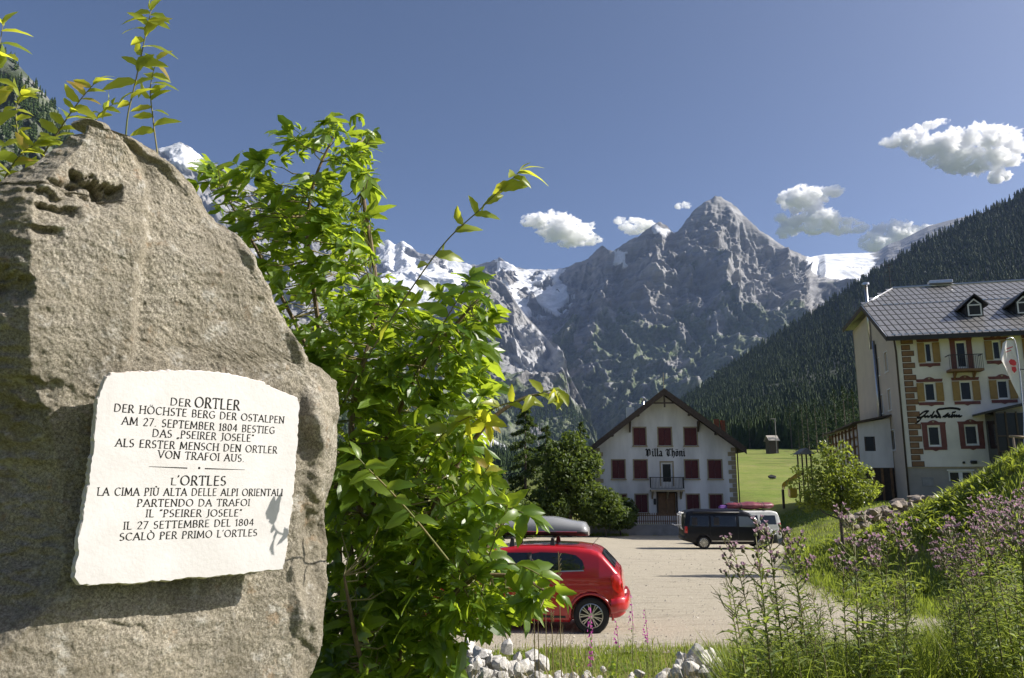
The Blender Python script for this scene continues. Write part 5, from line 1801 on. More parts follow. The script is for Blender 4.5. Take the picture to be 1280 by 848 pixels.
    def screen(s, name, x0, x1, f0, f1, mat_, root, off=.008):
        "glass over the sloping ends, across the car"
        xs = np.linspace(x0, x1, 9); G = []
        for k, x in enumerate(xs):
            f = f0 + (f1 - f0) * k / 8
            t = float(s.top(x)); w = float(s.side(x, t - .03)) * f
            dx = .02; sl = (float(s.top(x + dx)) - float(s.top(x - dx))) / (2 * dx)
            nx, nz = -sl / math.hypot(1, sl), 1 / math.hypot(1, sl)
            G.append([(x + nx * off, w * u, t + .022 * (1 - u * u) + nz * off) for u in np.linspace(-1, 1, 9)])
        me = grid_mesh(name, np.array(G), mat_)
        return link(name, me, root)


def wheel(root, c, sg, r, style, w=.20):
    "tyre > rim"
    ax = (0, sg, 0); c = Vector(c)
    t = MB().lathe((0, 0, 0), ax, [(r * .66, -w), (r * .93, -w), (r, -w + .03), (r, -.03), (r * .965, -.008), (r * .9, .004), (r * .72, .006), (r * .67, -.012)], 40).build('wheel', M['tyre'], root, True, loc=c)
    mb = MB().lathe((0, 0, 0), ax, [(r * .67, -.012), (r * .665, -.03), (r * .6, -.05), (r * .58, -.12), (.05, -.12)], 40, 1)
    mb.lathe((0, 0, 0), ax, [(r * .675, -.010), (r * .63, -.004), (r * .615, -.03)], 40, 0)
    mb.lathe((0, 0, 0), ax, [(r * .17, -.03), (r * .15, -.012), (.001, -.010)], 16, 0)
    n = {'spoke': 9, 'multi': 13}[style]
    for k in range(n):
        a = 2 * math.pi * k / n
        def P(rr, da, h): return Vector((math.cos(a + da) * rr, h * sg, math.sin(a + da) * rr))
        for d0, d1 in (((-.03, -.12), (.03, .12)) if style == 'spoke' else ((-.05, -.05),)):
            w0 = .02 if style == 'spoke' else .06
            mb.add([P(r * .14, d0 - .16, -.018), P(r * .14, d0 + .16, -.018), P(r * .63, d1 + w0 * 2.2, -.020), P(r * .63, d1 - w0 * 2.2, -.020)], [(0, 1, 2, 3)], 0)
    mb.build('rim', [M['alloy'], M['black_plastic']], t)
    return t


def build_red_car():
    top = [(0, .60), (.015, .76), (.04, .92), (.08, 1.02), (.15, 1.09), (.24, 1.19), (.38, 1.34), (.46, 1.40), (.58, 1.44), (.85, 1.475), (1.4, 1.49), (1.9, 1.48), (2.3, 1.43), (2.55, 1.37), (3.15, 1.03), (3.3, .97), (3.7, .87), (3.92, .74), (4.0, .62), (4.03, .5)]
    bot = [(0, .36), (.1, .30), (.4, .24), (1, .2), (3, .2), (3.7, .22), (4.03, .27)]
    wid = [(0, .80), (.03, .87), (.09, .93), (.2, .97), (.45, .995), (.9, 1), (3, 1), (3.5, .97), (3.8, .88), (3.95, .76), (4.03, .66)]
    B = Body(4.03, top, bot, wid, .96, .845, .17, (.60, 3.11), .315, .09)
    rz = math.radians(171)
    hub = at(739, 768, 14.2)
    R = Matrix.Rotation(rz, 3, 'Z')
    org = hub - R @ Vector((.60, .80, .315))
    org.z = float(lot_z(org.y)) + .0
    root = empty('parked_car', tuple(org), rz, 'shiny red hatchback with a grey roof box, half hidden behind the big shrub', 'car')
    B.build(root, M['red_paint'], None)
    G = M['car_glass']
    q = B.panel('side_window', [(1.66, 1.05), (1.66, 1.36), (1.50, 1.385), (1.05, 1.375), (.86, 1.34), (.74, 1.25), (.70, 1.12), (.74, 1.095)], G, root, .008)
    for o, sg in zip(q, (1, -1)):
        B.panel('window_trim', [(1.68, 1.03), (1.68, 1.05), (.72, 1.095), (.71, 1.075)], M['steel'], root, .011, parent=o, both=False) if sg == 1 else None
    B.panel('side_window', [(2.90, 1.02), (2.58, 1.27), (2.42, 1.34), (2.16, 1.37), (1.74, 1.375), (1.74, 1.04)], G, root, .008)
    B.panel('door_pillar', [(1.74, 1.04), (1.74, 1.375), (1.66, 1.38), (1.66, 1.04)], M['black_plastic'], root, .010)
    B.panel('rocker_panel', [(1.05, .27), (2.65, .27), (2.65, .31), (1.05, .31)], M['black_plastic'], root, .006)
    # door shut lines
    def line(pts, w=.004):
        for sg in (1, -1):
            MB().tube([(x, sg * (float(B.side(x, z)) + .001), z) for x, z in pts], w, 4).build('door_gap', M['black_plastic'], root)
    line([(1.68, 1.03), (1.64, .8), (1.58, .5), (1.50, .32)]); line([(2.98, 1.0), (2.95, .7), (2.85, .32)])
    line([(1.50, .32), (2.8, .32)])
    B.panel('tail_light', [(.035, .74), (.07, .99), (.14, 1.045), (.25, 1.0), (.22, .80), (.12, .70)], M['lamp_red'], root, .010, res=.04)
    for sg in (1, -1):
        MB().box(1.74, 1.92, sg * .80 if sg > 0 else -.88, sg * .88 if sg > 0 else -.80, .905, .93, 0, .008).build('door_handle', M['red_paint'], root, loc=(0, sg * -.005, 0))
    B.screen('rear_window', .175, .40, .84, .80, G, root, .01)
    B.screen('windscreen', 2.6, 3.12, .86, .9, G, root)
    MB().box(.03, .09, -.26, .26, .52, .64).build('number_plate', M['paint_white'], root, loc=(-.045, 0, 0))
    # rear bumper, a rounded swell round the tail
    xs = [(.45, .05), (.2, .02), (.05, 0), (-.02, 0)]
    pts = [Vector((.24, .83, .47)), Vector((.18, .825, .47)), Vector((.10, .80, .48)), Vector((.0, .70, .48)), Vector((-.045, .4, .48)), Vector((-.055, 0, .48)), Vector((-.045, -.4, .48)), Vector((.0, -.70, .48)), Vector((.12, -.80, .48)), Vector((.18, -.825, .47)), Vector((.24, -.83, .47))]
    mb = MB().tube(bezier_pts(pts, 4), .05, 10); mb.v = [(x + .012, y * .985, .52 + (z - .48) * 2.6) for x, y, z in mb.v]; mb.build('rear_bumper', M['red_paint'], root, True)
    B.panel('headlight', [(3.55, .66), (3.62, .84), (3.86, .76), (3.93, .62)], M['lamp_clear'], root, .01)
    for sg in (1, -1):
        m = MB().box(2.72, 2.86, sg * .88 if sg > 0 else -1.02, sg * 1.02 if sg > 0 else -.88, 1.02, 1.15, 0, .03).build('wing_mirror', M['red_paint'], root, True)
        for x in (.60, 3.11): wheel(root, (x, sg * .825, .315), sg, .315, 'spoke')
    # seats show through as dark shapes: cabin interior block below the glass line
    MB().tube([(.62, .0, 1.45), (.48, 0, 1.60)], .005, 6).build('aerial', M['black_plastic'], root)
    # crossbars, each with two feet
    for x in (1.30, 2.05):
        c = MB().box(x - .025, x + .025, -.60, .60, 1.595, 1.625, 0, .006).build('crossbar', M['black_plastic'], root)
        for sg in (1, -1):
            MB().prism([(x - .05, sg * .60, 1.44), (x + .05, sg * .60, 1.44), (x + .03, sg * .55, 1.595), (x - .03, sg * .55, 1.595)], (0, sg * -.06, 0)).build('bar_foot', M['black_plastic'], c)
    # roof box: its own thing
    n = 34; m = 28; Gp = []
    X0, X1 = .66, 2.85
    for i in range(n):
        t = i / (n - 1); x = X0 + (X1 - X0) * t
        e = min(1, (1 - (1 - min(1, t / .05)) ** 2) ** .5 + .0) if t < .05 else 1
        nose = 1 if t < .45 else 1 - .75 * ((t - .45) / .55) ** 1.9
        tail = .74 + .26 * float(sstep(0, .35, t))
        h = .335 * nose * tail * (.55 + .45 * e); wdt = .39 * (1 if t < .6 else 1 - .35 * ((t - .6) / .4) ** 2) * (.80 + .2 * e)
        base = 1.64 + (.05 if t > .7 else 0) * (t - .7) / .3
        ring = []
        for k in range(m):
            a = 2 * math.pi * k / m; c_, s__ = math.cos(a), math.sin(a)
            y = wdt * abs(c_) ** .55 * (1 if c_ > 0 else -1)
            zz = abs(s__) ** (.62)
            z = base + .085 + (zz * (h - .085) if s__ > 0 else -zz * .085)
            if s__ > 0: y *= 1 - .18 * zz ** 2; z += .022 * math.exp(-((abs(y) - .20) / .05) ** 2) * float(sstep(.12, .3, t)) * (1 - float(sstep(.75, .95, t)))
            ring.append((x, y, z))
        Gp.append(ring)
    b = empty('roof_box', tuple(org), rz, 'long grey plastic roof box carried on the red car', 'roof box')
    Gp = np.array(Gp); mb = MB(); mb.v = [tuple(v) for v in Gp.reshape(-1, 3)]
    for j in range(n - 1):
        for k in range(m):
            k2 = (k + 1) % m
            mb.f.append((j * m + k, j * m + k2, (j + 1) * m + k2, (j + 1) * m + k)); mb.m.append(0 if k < m // 2 else 1)
    mb.f += [tuple(range(m)), tuple(range((n - 1) * m, n * m))]; mb.m += [0, 0]
    mb.build('shell', [M['box_grey'], M['black_plastic']], b, True)
    for sg in (1, -1):
        MB().tube([(x, sg * (.394 if x < 2 else .394 - .12 * ((x - 2) / .9) ** 2), 1.728 + (.0 if x < 2.3 else (x - 2.3) * .06)) for x in np.linspace(.86, 2.85, 14)], .009, 6).build('rim_seam', M['steel'], b)
    return org


def van_body(root, paint, L=4.9, H=1.97, hw=.95):
    top = [(0, .95), (.02, 1.25), (.07, 1.6), (.14, H - .13), (.25, H - .05), (.5, H), (2.4, H), (3.15, H - .03), (3.4, H - .10), (4.02, 1.30), (4.12, 1.22), (4.6, 1.04), (4.78, .90), (4.87, .7), (4.9, .5)]
    top = [(x * L / 4.9, z) for x, z in top]
    bot = [(0, .42), (.3, .34), (.7, .26), (4.2, .26), (4.9, .32)]
    wid = [(0, .90), (.06, .96), (.2, .99), (.6, 1), (3.6, 1), (4.2, .97), (4.6, .9), (4.8, .8), (4.9, .70)]
    B = Body(L, top, bot, wid, 1.12, hw, .10, (1.0 * L / 4.9, 4.0 * L / 4.9), .33, .13)
    B.build(root, paint, None)
    return B


def build_vans():
    d = 41.5
    z = float(lot_z(d))
    hub = at(881, 677, d)
    org = Vector((hub.x - 1.0, d + .95, z + .012))
    rz = math.radians(-3)
    root = empty('parked_van', tuple(org), rz, 'black camper van with a bicycle rack on its tail, parked before the villa', 'van')
    B = van_body(root, M['black_paint'])
    G = M['car_glass']
    for k, (x0, x1) in enumerate(((.28, 1.30), (1.42, 2.72))):
        B.panel('side_window', [(x0, 1.16), (x0 + (.06 if k == 0 else 0), 1.70), (x1, 1.70), (x1, 1.16)], G, root, .008)
        B.panel('curtain', [(x0 + .12, 1.22), (x0 + .14, 1.62), (x0 + .42, 1.62), (x0 + .42, 1.22)], M['metal_dark'], root, .012)
    B.panel('side_window', [(2.86, 1.14), (2.86, 1.68), (3.36, 1.66), (3.84, 1.22), (3.84, 1.12)], M['cab_glass'], root, .008)
    for x in (1.36, 2.79, 3.90):
        for sg in (1, -1):
            MB().tube([(x, sg * (float(B.side(x, zz)) + .001), zz) for zz in np.linspace(.34, 1.72 if x < 3.5 else 1.15, 8)], .006, 4).build('door_gap', M['metal_dark'], root)
    B.panel('sill_strip', [(1.4, .40), (3.55, .40), (3.55, .435), (1.4, .435)], M['steel'], root, .012)
    B.panel('tail_light', [(.02, .82), (.03, 1.16), (.17, 1.16), (.17, .82)], M['lamp_red'], root, .012, res=.04)
    B.panel('headlight', [(4.45, .72), (4.42, .98), (4.62, .97), (4.80, .78)], M['lamp_clear'], root, .012, res=.04)
    B.screen('windscreen', 3.42, 3.98, .86, .92, G, root)
    MB().box(.6, 3.0, -.62, .62, 1.965, 2.015, 0, .03).build('pop_up_roof', M['black_paint'], root, True)
    MB().tube([(.5, -.87, 1.87), (2.9, -.87, 1.87)], .045, 8).build('awning_rail', M['metal_dark'], root, True)
    MB().tube([(3.40, -.80, 1.86), (3.7, -.85, 1.58), (4.0, -.88, 1.31)], .018, 6).build('windscreen_pillar', M['steel'], root, True)
    MB().tube([(4.10, -.80, 1.235), (4.4, -.76, 1.13), (4.66, -.68, 1.0)], .016, 6).build('bonnet_edge', M['steel'], root, True)
    for sg in (1, -1):
        a, b = sorted((sg * .95, sg * 1.17))
        MB().box(3.66, 3.80, a, b, 1.16, 1.38, 0, .03).build('wing_mirror', M['black_plastic'], root, True)
        for x in (1.0, 4.0): wheel(root, (x, sg * .93, .33), sg, .33, 'multi', .22)
    MB().box(-.035, .06, -.88, .88, .42, .66, 0, .02).build('rear_bumper', M['black_plastic'], root, True)
    # bicycle rack at the tail: white posts and arms
    r = root
    rk = MB()
    for y in (-.72, -.30, .30):
        rk.tube([(.02, y, 1.86), (-.10, y, 1.80), (-.13, y, 1.5), (-.13, y, 1.15), (-.06, y, .98)], .028, 6)
    rack = rk.build('bicycle_rack', M['paint_white'], root, True); tag(rack, kind='stuff')
    MB().tube([(-.13, -.78, 1.72), (-.13, .40, 1.72)], .03, 6).build('rack_bar', M['paint_white'], root)
    MB().tube([(-.13, -.78, 1.25), (-.42, -.78, 1.22), (-.42, .4, 1.22)], .025, 6).build('rack_rail', M['paint_white'], root)
    # white van behind, nose to the left
    d = 49.0
    e = at(963, 650, d)
    rz = math.radians(180 + 4)
    org = Vector((e.x, d - .9, float(lot_z(d))))
    root = empty('parked_van', tuple(org), rz, 'white van with a maroon boat bundle on its roof, standing behind the black van', 'van')
    B = van_body(root, M['van_white'], 4.8, 2.0, .92)
    for x0, x1 in ((.30, 1.25), (1.38, 2.55)):
        B.panel('side_window', [(x0, 1.22), (x0 + .05, 1.74), (x1, 1.74), (x1, 1.22)], G, root, .008)
    B.panel('side_window', [(2.72, 1.20), (2.72, 1.70), (3.28, 1.68), (3.74, 1.26)], G, root, .008)
    B.panel('tail_light', [(.02, .85), (.04, 1.3), (.13, 1.3), (.13, .85)], M['lamp_red'], root, .012)
    B.screen('windscreen', 3.38, 3.88, .86, .92, G, root)
    MB().box(-.03, .06, -.84, .84, .42, .62, 0, .02).build('rear_bumper', M['black_plastic'], root, True)
    for sg in (1, -1):
        for x in (.98, 3.92): wheel(root, (x, sg * .90, .33), sg, .33, 'multi', .22)
    for x in (.9, 2.3):
        MB().box(x - .03, x + .03, -.75, .75, 2.02, 2.07).build('crossbar', M['metal_dark'], root)
    bg = empty('roof_bundle', tuple(org), rz, 'maroon inflatable boat bundle strapped on the roof of the white van', 'boat bundle')
    n, m = 26, 14; V = []
    for i in range(n):
        t = i / (n - 1); x = .15 + 2.9 * t
        rr = math.sin(math.pi * min(1, max(0, t * .96 + .02))) ** .28
        for k in range(m):
            a = 2 * math.pi * k / m
            V.append((x, .62 * rr * math.cos(a), 2.30 + .22 * rr * math.sin(a) + .03 * math.sin(x * 5) * math.sin(a) - .03 * t + .012 * math.sin(x * 17 + k)))
    mb = MB(); mb.v = V
    for j in range(n - 1):
        for k in range(m): mb.f.append((j * m + k, j * m + (k + 1) % m, (j + 1) * m + (k + 1) % m, (j + 1) * m + k)); mb.m.append(0)
    mb.build('hull', M['bag_maroon'], bg, True)
    for x in (.9, 2.3): MB().disc((x, 0, 2.30), (1, 0, 0), .235, .235, -.025, .025, 20).build('strap', M['black_plastic'], bg)
    for o in bg.children:
        if o.name.startswith('strap'): o.scale = (1, 2.72, 1)
    st = stone_mesh(5, (.42, .3, .17), M['bag_purple'], 3)
    o = link('purple_bag', st, None, org + Matrix.Rotation(rz, 3, 'Z') @ Vector((3.15, .1, 2.20)), (0, 0, .3)); tag(o, 'small purple sack tied on the front of the white van roof', 'bag')
    MB().box(3.0, 3.05, -.75, .75, 1.97, 2.05).build('crossbar', M['metal_dark'], root)
    # an anthracite car beyond, glimpsed through the shrub
    rz = math.radians(178); org = Vector((at(660, 690, 19).x, 20, float(lot_z(20)) ))

# ------------------------------------------------------------------ buildings
class Facade:
    "a vertical wall plane: local coordinates a (along) and z; out = towards the viewer"
    def __init__(s, O, yaw):
        s.O = Vector(O); s.u = Vector((math.cos(yaw), math.sin(yaw), 0)); s.n = Vector((math.sin(yaw), -math.cos(yaw), 0)); s.yaw = yaw

    def px(s, x, y, off=0.0):
        P = hit(x, y, s.O + s.n * off, s.n); d = P - s.O
        return d.dot(s.u), P.z - s.O.z

    def rect(s, x0, x1, y0, y1, off=0.0):
        xm, ym = (x0 + x1) / 2, (y0 + y1) / 2
        a0 = s.px(x0, ym, off)[0]; a1 = s.px(x1, ym, off)[0]; z0 = s.px(xm, y1, off)[1]; z1 = s.px(xm, y0, off)[1]
        return a0, a1, z0, z1


def wall_with_openings(name, W_, z0, top, holes, th, m, parent, x0=0.0):
    "wall in the local plane y=0 (outer face), thickness th behind; holes (a0,a1,z0,z1); top(x) gives the height. Real openings."
    xs = sorted(set([x0, W_] + [h[0] for h in holes] + [h[1] for h in holes] + list(getattr(top, 'brk', []))))
    mb = MB()
    for i in range(len(xs) - 1):
        a, b = xs[i], xs[i + 1]
        if b - a < 1e-4: continue
        c = (a + b) / 2
        hs = sorted([(h[2], h[3]) for h in holes if h[0] - 1e-6 <= a and h[1] + 1e-6 >= b])
        segs = []; z = z0
        for h0, h1 in hs:
            if h0 > z: segs.append((z, h0, None))
            z = max(z, h1)
        ta, tb = top(a + 1e-6), top(b - 1e-6)
        segs.append((z, None, (ta, tb)))
        for s0, s1, tt in segs:
            za, zb = (s1, s1) if tt is None else tt
            V = [(a, 0, s0), (b, 0, s0), (b, 0, zb), (a, 0, za), (a, th, s0), (b, th, s0), (b, th, zb), (a, th, za)]
            mb.add(V, [(0, 1, 2, 3), (7, 6, 5, 4), (0, 4, 5, 1), (3, 2, 6, 7), (0, 3, 7, 4), (1, 5, 6, 2)])
    import bmesh
    o = mb.build(name, m, parent)
    return o


def sub(name, mb, m, parent, smooth=False): return mb.build(name, m, parent, smooth)


def build_villa():
    d = 64.0
    VY = math.radians(-4)
    F = Facade(at(746, 655, d), VY)
    base_z = F.O.z
    F.O = Vector((F.O.x, F.O.y, base_z))
    root = empty('villa', tuple(F.O), VY, 'white gabled villa with dark red shutters, a small balcony and black lettering on its front', 'building')
    Wd = F.px(921, 600)[0]
    eaveL = F.px(746, 560)[1]; peak = F.px(829, 494)[1]; pa = F.px(829, 520)[0]
    class Top:
        brk = [pa]
        def __call__(s, x): return eaveL + (peak - eaveL) * (1 - abs(x - pa) / (pa if x < pa else Wd - pa))
    top = Top()
    wins = []
    for r, (y0, y1) in enumerate(((535, 557), (575.5, 598.5), (618.5, 641))):
        cols = [(792, 807), (823, 839), (855.5, 871)] if r == 0 else [(765.3, 781), (792.6, 808.7), (856.3, 872.8), (885.5, 902)]
        if r == 2: cols = [(767.5, 783), (794.5, 809.5), (858.7, 874), (887.3, 903)]
        for c in cols: wins.append(F.rect(c[0], c[1], y0, y1))
    fd = F.rect(826.5, 841, 578, 608); dr = F.rect(823, 845, 617, 644)
    holes = wins + [fd, dr]
    front = wall_with_openings('front_wall', Wd, 0, top, holes, .45, M['plaster'], root)
    dep = 15.0
    mb = MB().box(0, .4, .452, dep, 0, eaveL).box(Wd - .4, Wd, .452, dep, 0, eaveL)
    for k, (a, b) in enumerate(((0, .4), (Wd - .4, Wd))):
        MB().box(a, b, .452, dep - .45, 0, eaveL).build('side_wall', M['plaster'], root)
    MB().prism([(0, dep, 0), (Wd, dep, 0), (Wd, dep, eaveL), (pa, dep, peak), (0, dep, eaveL)], (0, -.4, 0)).build('back_wall', M['plaster'], root)
    MB().box(.45, Wd - .45, .9, dep - .5, 2.7, 2.8).build('inner_floor', M['wood_dark'], root)
    # shutters, closed, with frame and sill
    for i, (a0, a1, z0, z1) in enumerate(wins):
        w = MB()
        t = .09
        fr = MB().box(a0 - t, a0 - .002, -.035, .02, z0 - .02, z1 + t).box(a1 + .002, a1 + t, -.035, .02, z0 - .02, z1 + t).box(a0, a1, -.035, .02, z1 + .002, z1 + t)
        win = fr.build('window', M['stone_trim'], root)
        MB().box(a0 - t - .05, a1 + t + .05, -.11, -.037, z0 - .12, z0 - .025).build('sill', M['stone_trim'], win)
        mid = (a0 + a1) / 2
        for b0, b1 in ((a0 + .015, mid - .008), (mid + .008, a1 - .015)):
            sh = MB().box(b0, b1, .06, .10, z0 + .01, z1 - .01)
            sh.box(b0, b0 + .06, .045, .058, z0 + .01, z1 - .01).box(b1 - .06, b1, .045, .058, z0 + .01, z1 - .01)
            nsl = 11
            for k in range(nsl):
                zz = z0 + .08 + (z1 - z0 - .16) * k / nsl
                sh.add([(b0 + .062, .056, zz), (b1 - .062, .056, zz), (b1 - .062, .040, zz + .05), (b0 + .062, .040, zz + .05)], [(0, 1, 2, 3)])
            sh.build('shutter', M['shutter_red'], win)
    # french door with its frame
    a0, a1, z0, z1 = fd
    frm = MB().box(a0 - .10, a0 - .002, -.035, .02, z0, z1 + .1).box(a1 + .002, a1 + .10, -.035, .02, z0, z1 + .1).box(a0, a1, -.035, .02, z1 + .002, z1 + .1).build('balcony_door', M['stone_trim'], root)
    MB().box(a0 + .01, a0 + .14, .10, .16, z0, z1 - .01).box(a1 - .14, a1 - .01, .10, .16, z0, z1 - .01).box(a0 + .142, a1 - .142, .10, .16, z1 - .15, z1 - .01).box(a0 + .142, a1 - .142, .10, .16, z0, z0 + .35).build('door_frame', M['paint_white'], frm)
    MB().box(a0 + .14, a1 - .14, .13, .14, z0 + .35, z1 - .15).build('pane', M['glass'], frm)
    a0, a1, z0, z1 = dr
    dd = MB().box(a0 - .14, a0 - .002, -.05, .02, z0, z1 + .14).box(a1 + .002, a1 + .14, -.05, .02, z0, z1 + .14).box(a0, a1, -.05, .02, z1 + .002, z1 + .14).build('front_door', M['wood_dark'], root)
    for k in range(2):
        b0 = a0 + (a1 - a0) * k / 2 + .012; b1 = a0 + (a1 - a0) * (k + 1) / 2 - .012
        l = MB().box(b0, b1, .20, .25, z0, z1)
        for q in range(3):
            l.box(b0 + .1, b1 - .1, .185, .198, z0 + .2 + q * .62, z0 + .7 + q * .62)
        l.build('door_leaf', M['wood_brown'] if k == 0 else M['wood_brown'], dd)
    # balcony
    b = F.rect(813.5, 855.5, 594, 612.5, .95)
    bal = empty('balcony', (0, 0, 0)); bal.parent = root
    fl_z = b[2]
    MB().box(b[0], b[1], -.95, -.002, fl_z - .14, fl_z).build('balcony_floor', M['stone_trim'], bal)
    MB().box(b[0], b[1], -.94, -.88, fl_z + .95, fl_z + 1.01).build('handrail', M['metal_dark'], bal)
    MB().box(b[0], b[1], -.93, -.89, fl_z + .10, fl_z + .14).build('bottom_rail', M['metal_dark'], bal)
    for x in (b[0], b[1] - .05): MB().box(x, x + .05, -.878, -.01, fl_z + .95, fl_z + 1.01).build('side_rail', M['metal_dark'], bal)
    bm_ = MB().box(-.012, .012, -.012, .012, 0, .81).mesh('baluster', M['metal_dark'])
    nb = 24
    for k in range(nb): link('baluster', bm_, bal, (b[0] + .03 + (b[1] - b[0] - .06) * k / (nb - 1), -.91, fl_z + .14))
    for k in range(6):
        for x in (b[0] + .025, b[1] - .025): link('baluster', bm_, bal, (x, -.85 + k * .15, fl_z + .14))
    for x in (b[0] + .12, (b[0] + b[1]) / 2, b[1] - .24):
        MB().prism([(x, -.8, fl_z - .145), (x, -.01, fl_z - .145), (x, -.01, fl_z - .75), (x, -.25, fl_z - .5)], (.12, 0, 0)).build('bracket', M['stone_trim'], bal)
    # quoins on both corners
    z = .0; k = 0
    while z < eaveL - .35:
        w_ = .62 if k % 2 else .36
        for x0, x1 in ((-.01, w_), (Wd - w_, Wd + .01)):
            MB().box(x0, x1, -.022, -.002, z + .015, z + .345, 0, .006).build('quoin', M['stone_trim'], root)
        z += .36; k += 1
    # roof: two slabs with verge boards
    ov, th = 1.1, .20
    sl = (peak - eaveL) / pa; slr = (peak - eaveL) / (Wd - pa)
    eL = F.px(732, 551, 1.1); eR = F.px(932, 551, 1.1)
    roof = empty('roof', (0, 0, 0)); roof.parent = root
    for sg, xe, s_ in ((-1, eL[0], sl), (1, eR[0], slr)):
        x0 = pa; ze = peak - abs(xe - pa) * s_
        P = [(pa, -1.25, peak + .06), (xe, -1.25, ze + .06), (xe, -1.25, ze + .06 + th), (pa, -1.25, peak + .06 + th)]
        MB().prism(P, (0, dep + 2.3, 0)).build('roof_slope', M['roof_dark'], roof)
        P = [(pa, -1.30, peak - .12), (xe, -1.30, ze - .12), (xe, -1.30, ze + .42), (pa, -1.30, peak + .42)]
        MB().prism(P, (0, .045, 0)).build('verge_board', M['wood_dark'], roof)
        for q in (.33, .66):
            x = pa + (xe - pa) * q; zz = peak - abs(x - pa) * s_
            MB().box(x - .09, x + .09, -1.2, -.004, zz - .16, zz + .02).build('purlin', M['wood_dark'], roof)
    # king post and tie between the verges
    zt = peak - .78
    MB().box(pa - .78 / sl * .96, pa + .78 / slr * .96, -1.20, -1.08, zt - .05, zt + .07).build('gable_tie', M['wood_dark'], roof)
    MB().box(pa - .06, pa + .06, -1.22, -1.06, zt - .34, peak).build('king_post', M['wood_dark'], roof)
    for sx in (F.px(787, 530)[0], F.px(872, 530)[0]):
        zz = top(sx); MB().prism([(sx - .06, -.9, zz - .1), (sx - .06, -.01, zz - .1), (sx - .06, -.01, zz - .95), (sx - .06, -.14, zz - .95)], (.12, 0, 0)).build('strut', M['wood_dark'], roof)
    for sx in (-.16, Wd + .04):
        MB().tube([(sx + .06, -.2, eaveL - .1), (sx + .06, -.2, .2)], .05, 6).build('downpipe', M['wood_dark'], root)
    ch = F.px(896, 524, -4)
    for q, w in ((0, .38), (.58, .32)):
        MB().box(ch[0] + q - .2, ch[0] + q + w - .2, 4, 4.5, ch[1] - 2.4, ch[1] + .0 - q * .2).build('chimney', M['brick_red'], roof)
    c2 = F.px(788, 512, -6)
    MB().box(c2[0] - .35, c2[0] + .35, 6, 6.6, c2[1] - 1.6, c2[1] + .2).build('chimney', M['paint_white'], roof)
    c3 = F.px(804, 500, -6)
    MB().tube([(c3[0], 6.2, c3[1] - 1.5), (c3[0], 6.2, c3[1])], .13, 8).lathe((c3[0], 6.2, c3[1] + .1), (0, 0, 1), [(.02, -.22), (.25, -.1), (.27, .05), (.12, .2), (.01, .22)], 10).build('chimney_pipe', M['steel'], roof, True)
    fp = F.px(828, 466, 1.0)
    MB().tube([(pa, -1.0, peak + .2), (pa, -1.0, fp[1])], .022, 5).build('finial', M['stone_trim'], roof)
    # meter box by the door, lamp
    m = F.rect(817, 820, 623.5, 631)
    MB().box(m[0], m[1], -.10, -.002, m[2], m[3], 0, .01).build('letter_box', M['metal_dark'], root)
    # blackletter inscription, drawn with a broad nib
    bl = {
        'V': (1.0, [[(0, .85), (.12, 1), (.25, .9), (.25, .3), (.12, .12)], [(.25, .25), (.42, 0), (.75, .2), (.75, .8), (.55, 1), (.4, .85)], [(.42, .9), (.42, .15)]]),
        'i': (.30, [[(.0, .62), (.12, .72), (.12, .1), (.24, 0)], [(.10, .92), (.15, .98)]]),
        'l': (.30, [[(.0, 1), (.12, 1.05), (.12, .1), (.24, 0)]]),
        'a': (.55, [[(.05, .62), (.2, .72), (.38, .6), (.38, .1), (.5, 0)], [(.38, .42), (.12, .3), (.06, .12), (.2, 0), (.38, .12)]]),
        'T': (.85, [[(0, .75), (.1, .95), (.35, .88), (.6, 1), (.8, .95)], [(.35, .85), (.2, .6), (.2, .25), (.4, 0), (.75, .15)], [(.5, .85), (.5, .2)]]),
        'h': (.55, [[(.0, 1), (.1, 1.05), (.1, .0)], [(.1, .6), (.28, .72), (.42, .58), (.42, .1), (.28, -.2)]]),
        'ö': (.52, [[(.08, .6), (.08, .12), (.22, 0), (.38, .12), (.38, .6), (.22, .72), (.08, .6)], [(.1, .9), (.13, .94)], [(.33, .9), (.36, .94)]]),
        'n': (.58, [[(.0, .62), (.1, .72), (.1, 0)], [(.1, .6), (.3, .72), (.42, .6), (.42, .1), (.54, 0)]]), ' ': (.42, [])}
    st, w_ = text_strokes('Villa Thöni', bl, .09)
    A, Bp = F.px(807, 570.5), F.px(856.5, 570.5); H_ = F.px(830, 561.5)[1] - F.px(830, 570.5)[1]
    sx = (Bp[0] - A[0]) / w_
    mb = MB(); nib_strokes(st, (.15, .09), .03, lambda x, y, h: Vector((A[0] + x * sx, -.004 - h, A[1] + y * H_)), mb, .002)
    tag(mb.build('lettering', M['letter_black'], root), kind='stuff')
    # low wall, picket fence in front
    g = at(700, 664, 61.9)
    x0, x1 = at(728, 660, 61.6).x, at(856, 660, 61.6).x
    zt = at(800, 655.5, 61.9).z; zb = float(lot_z(62)) - .2
    tag(MB().box(x0 - 8, x1 + 2.2, 61.75, 62.05, zb, zt, 0, .02).build('retaining_wall', M['concrete']), 'low grey concrete wall at the foot of the villa fence', 'wall')
    fz = at(800, 641, 61.9).z
    fence = empty('picket_fence', (0, 0, 0), 0, 'dark brown picket fence on the low wall before the villa', 'fence')
    pk = MB().prism([(-.035, 0, 0), (.035, 0, 0), (.035, 0, fz - zt - .06), (0, 0, fz - zt), (-.035, 0, fz - zt - .06)], (0, .02, 0)).mesh('picket', M['wood_brown'])
    xs = np.arange(x0 - 4, x1 + 2, .17)
    for x in xs: link('picket', pk, fence, (x, 61.86, zt + .003))
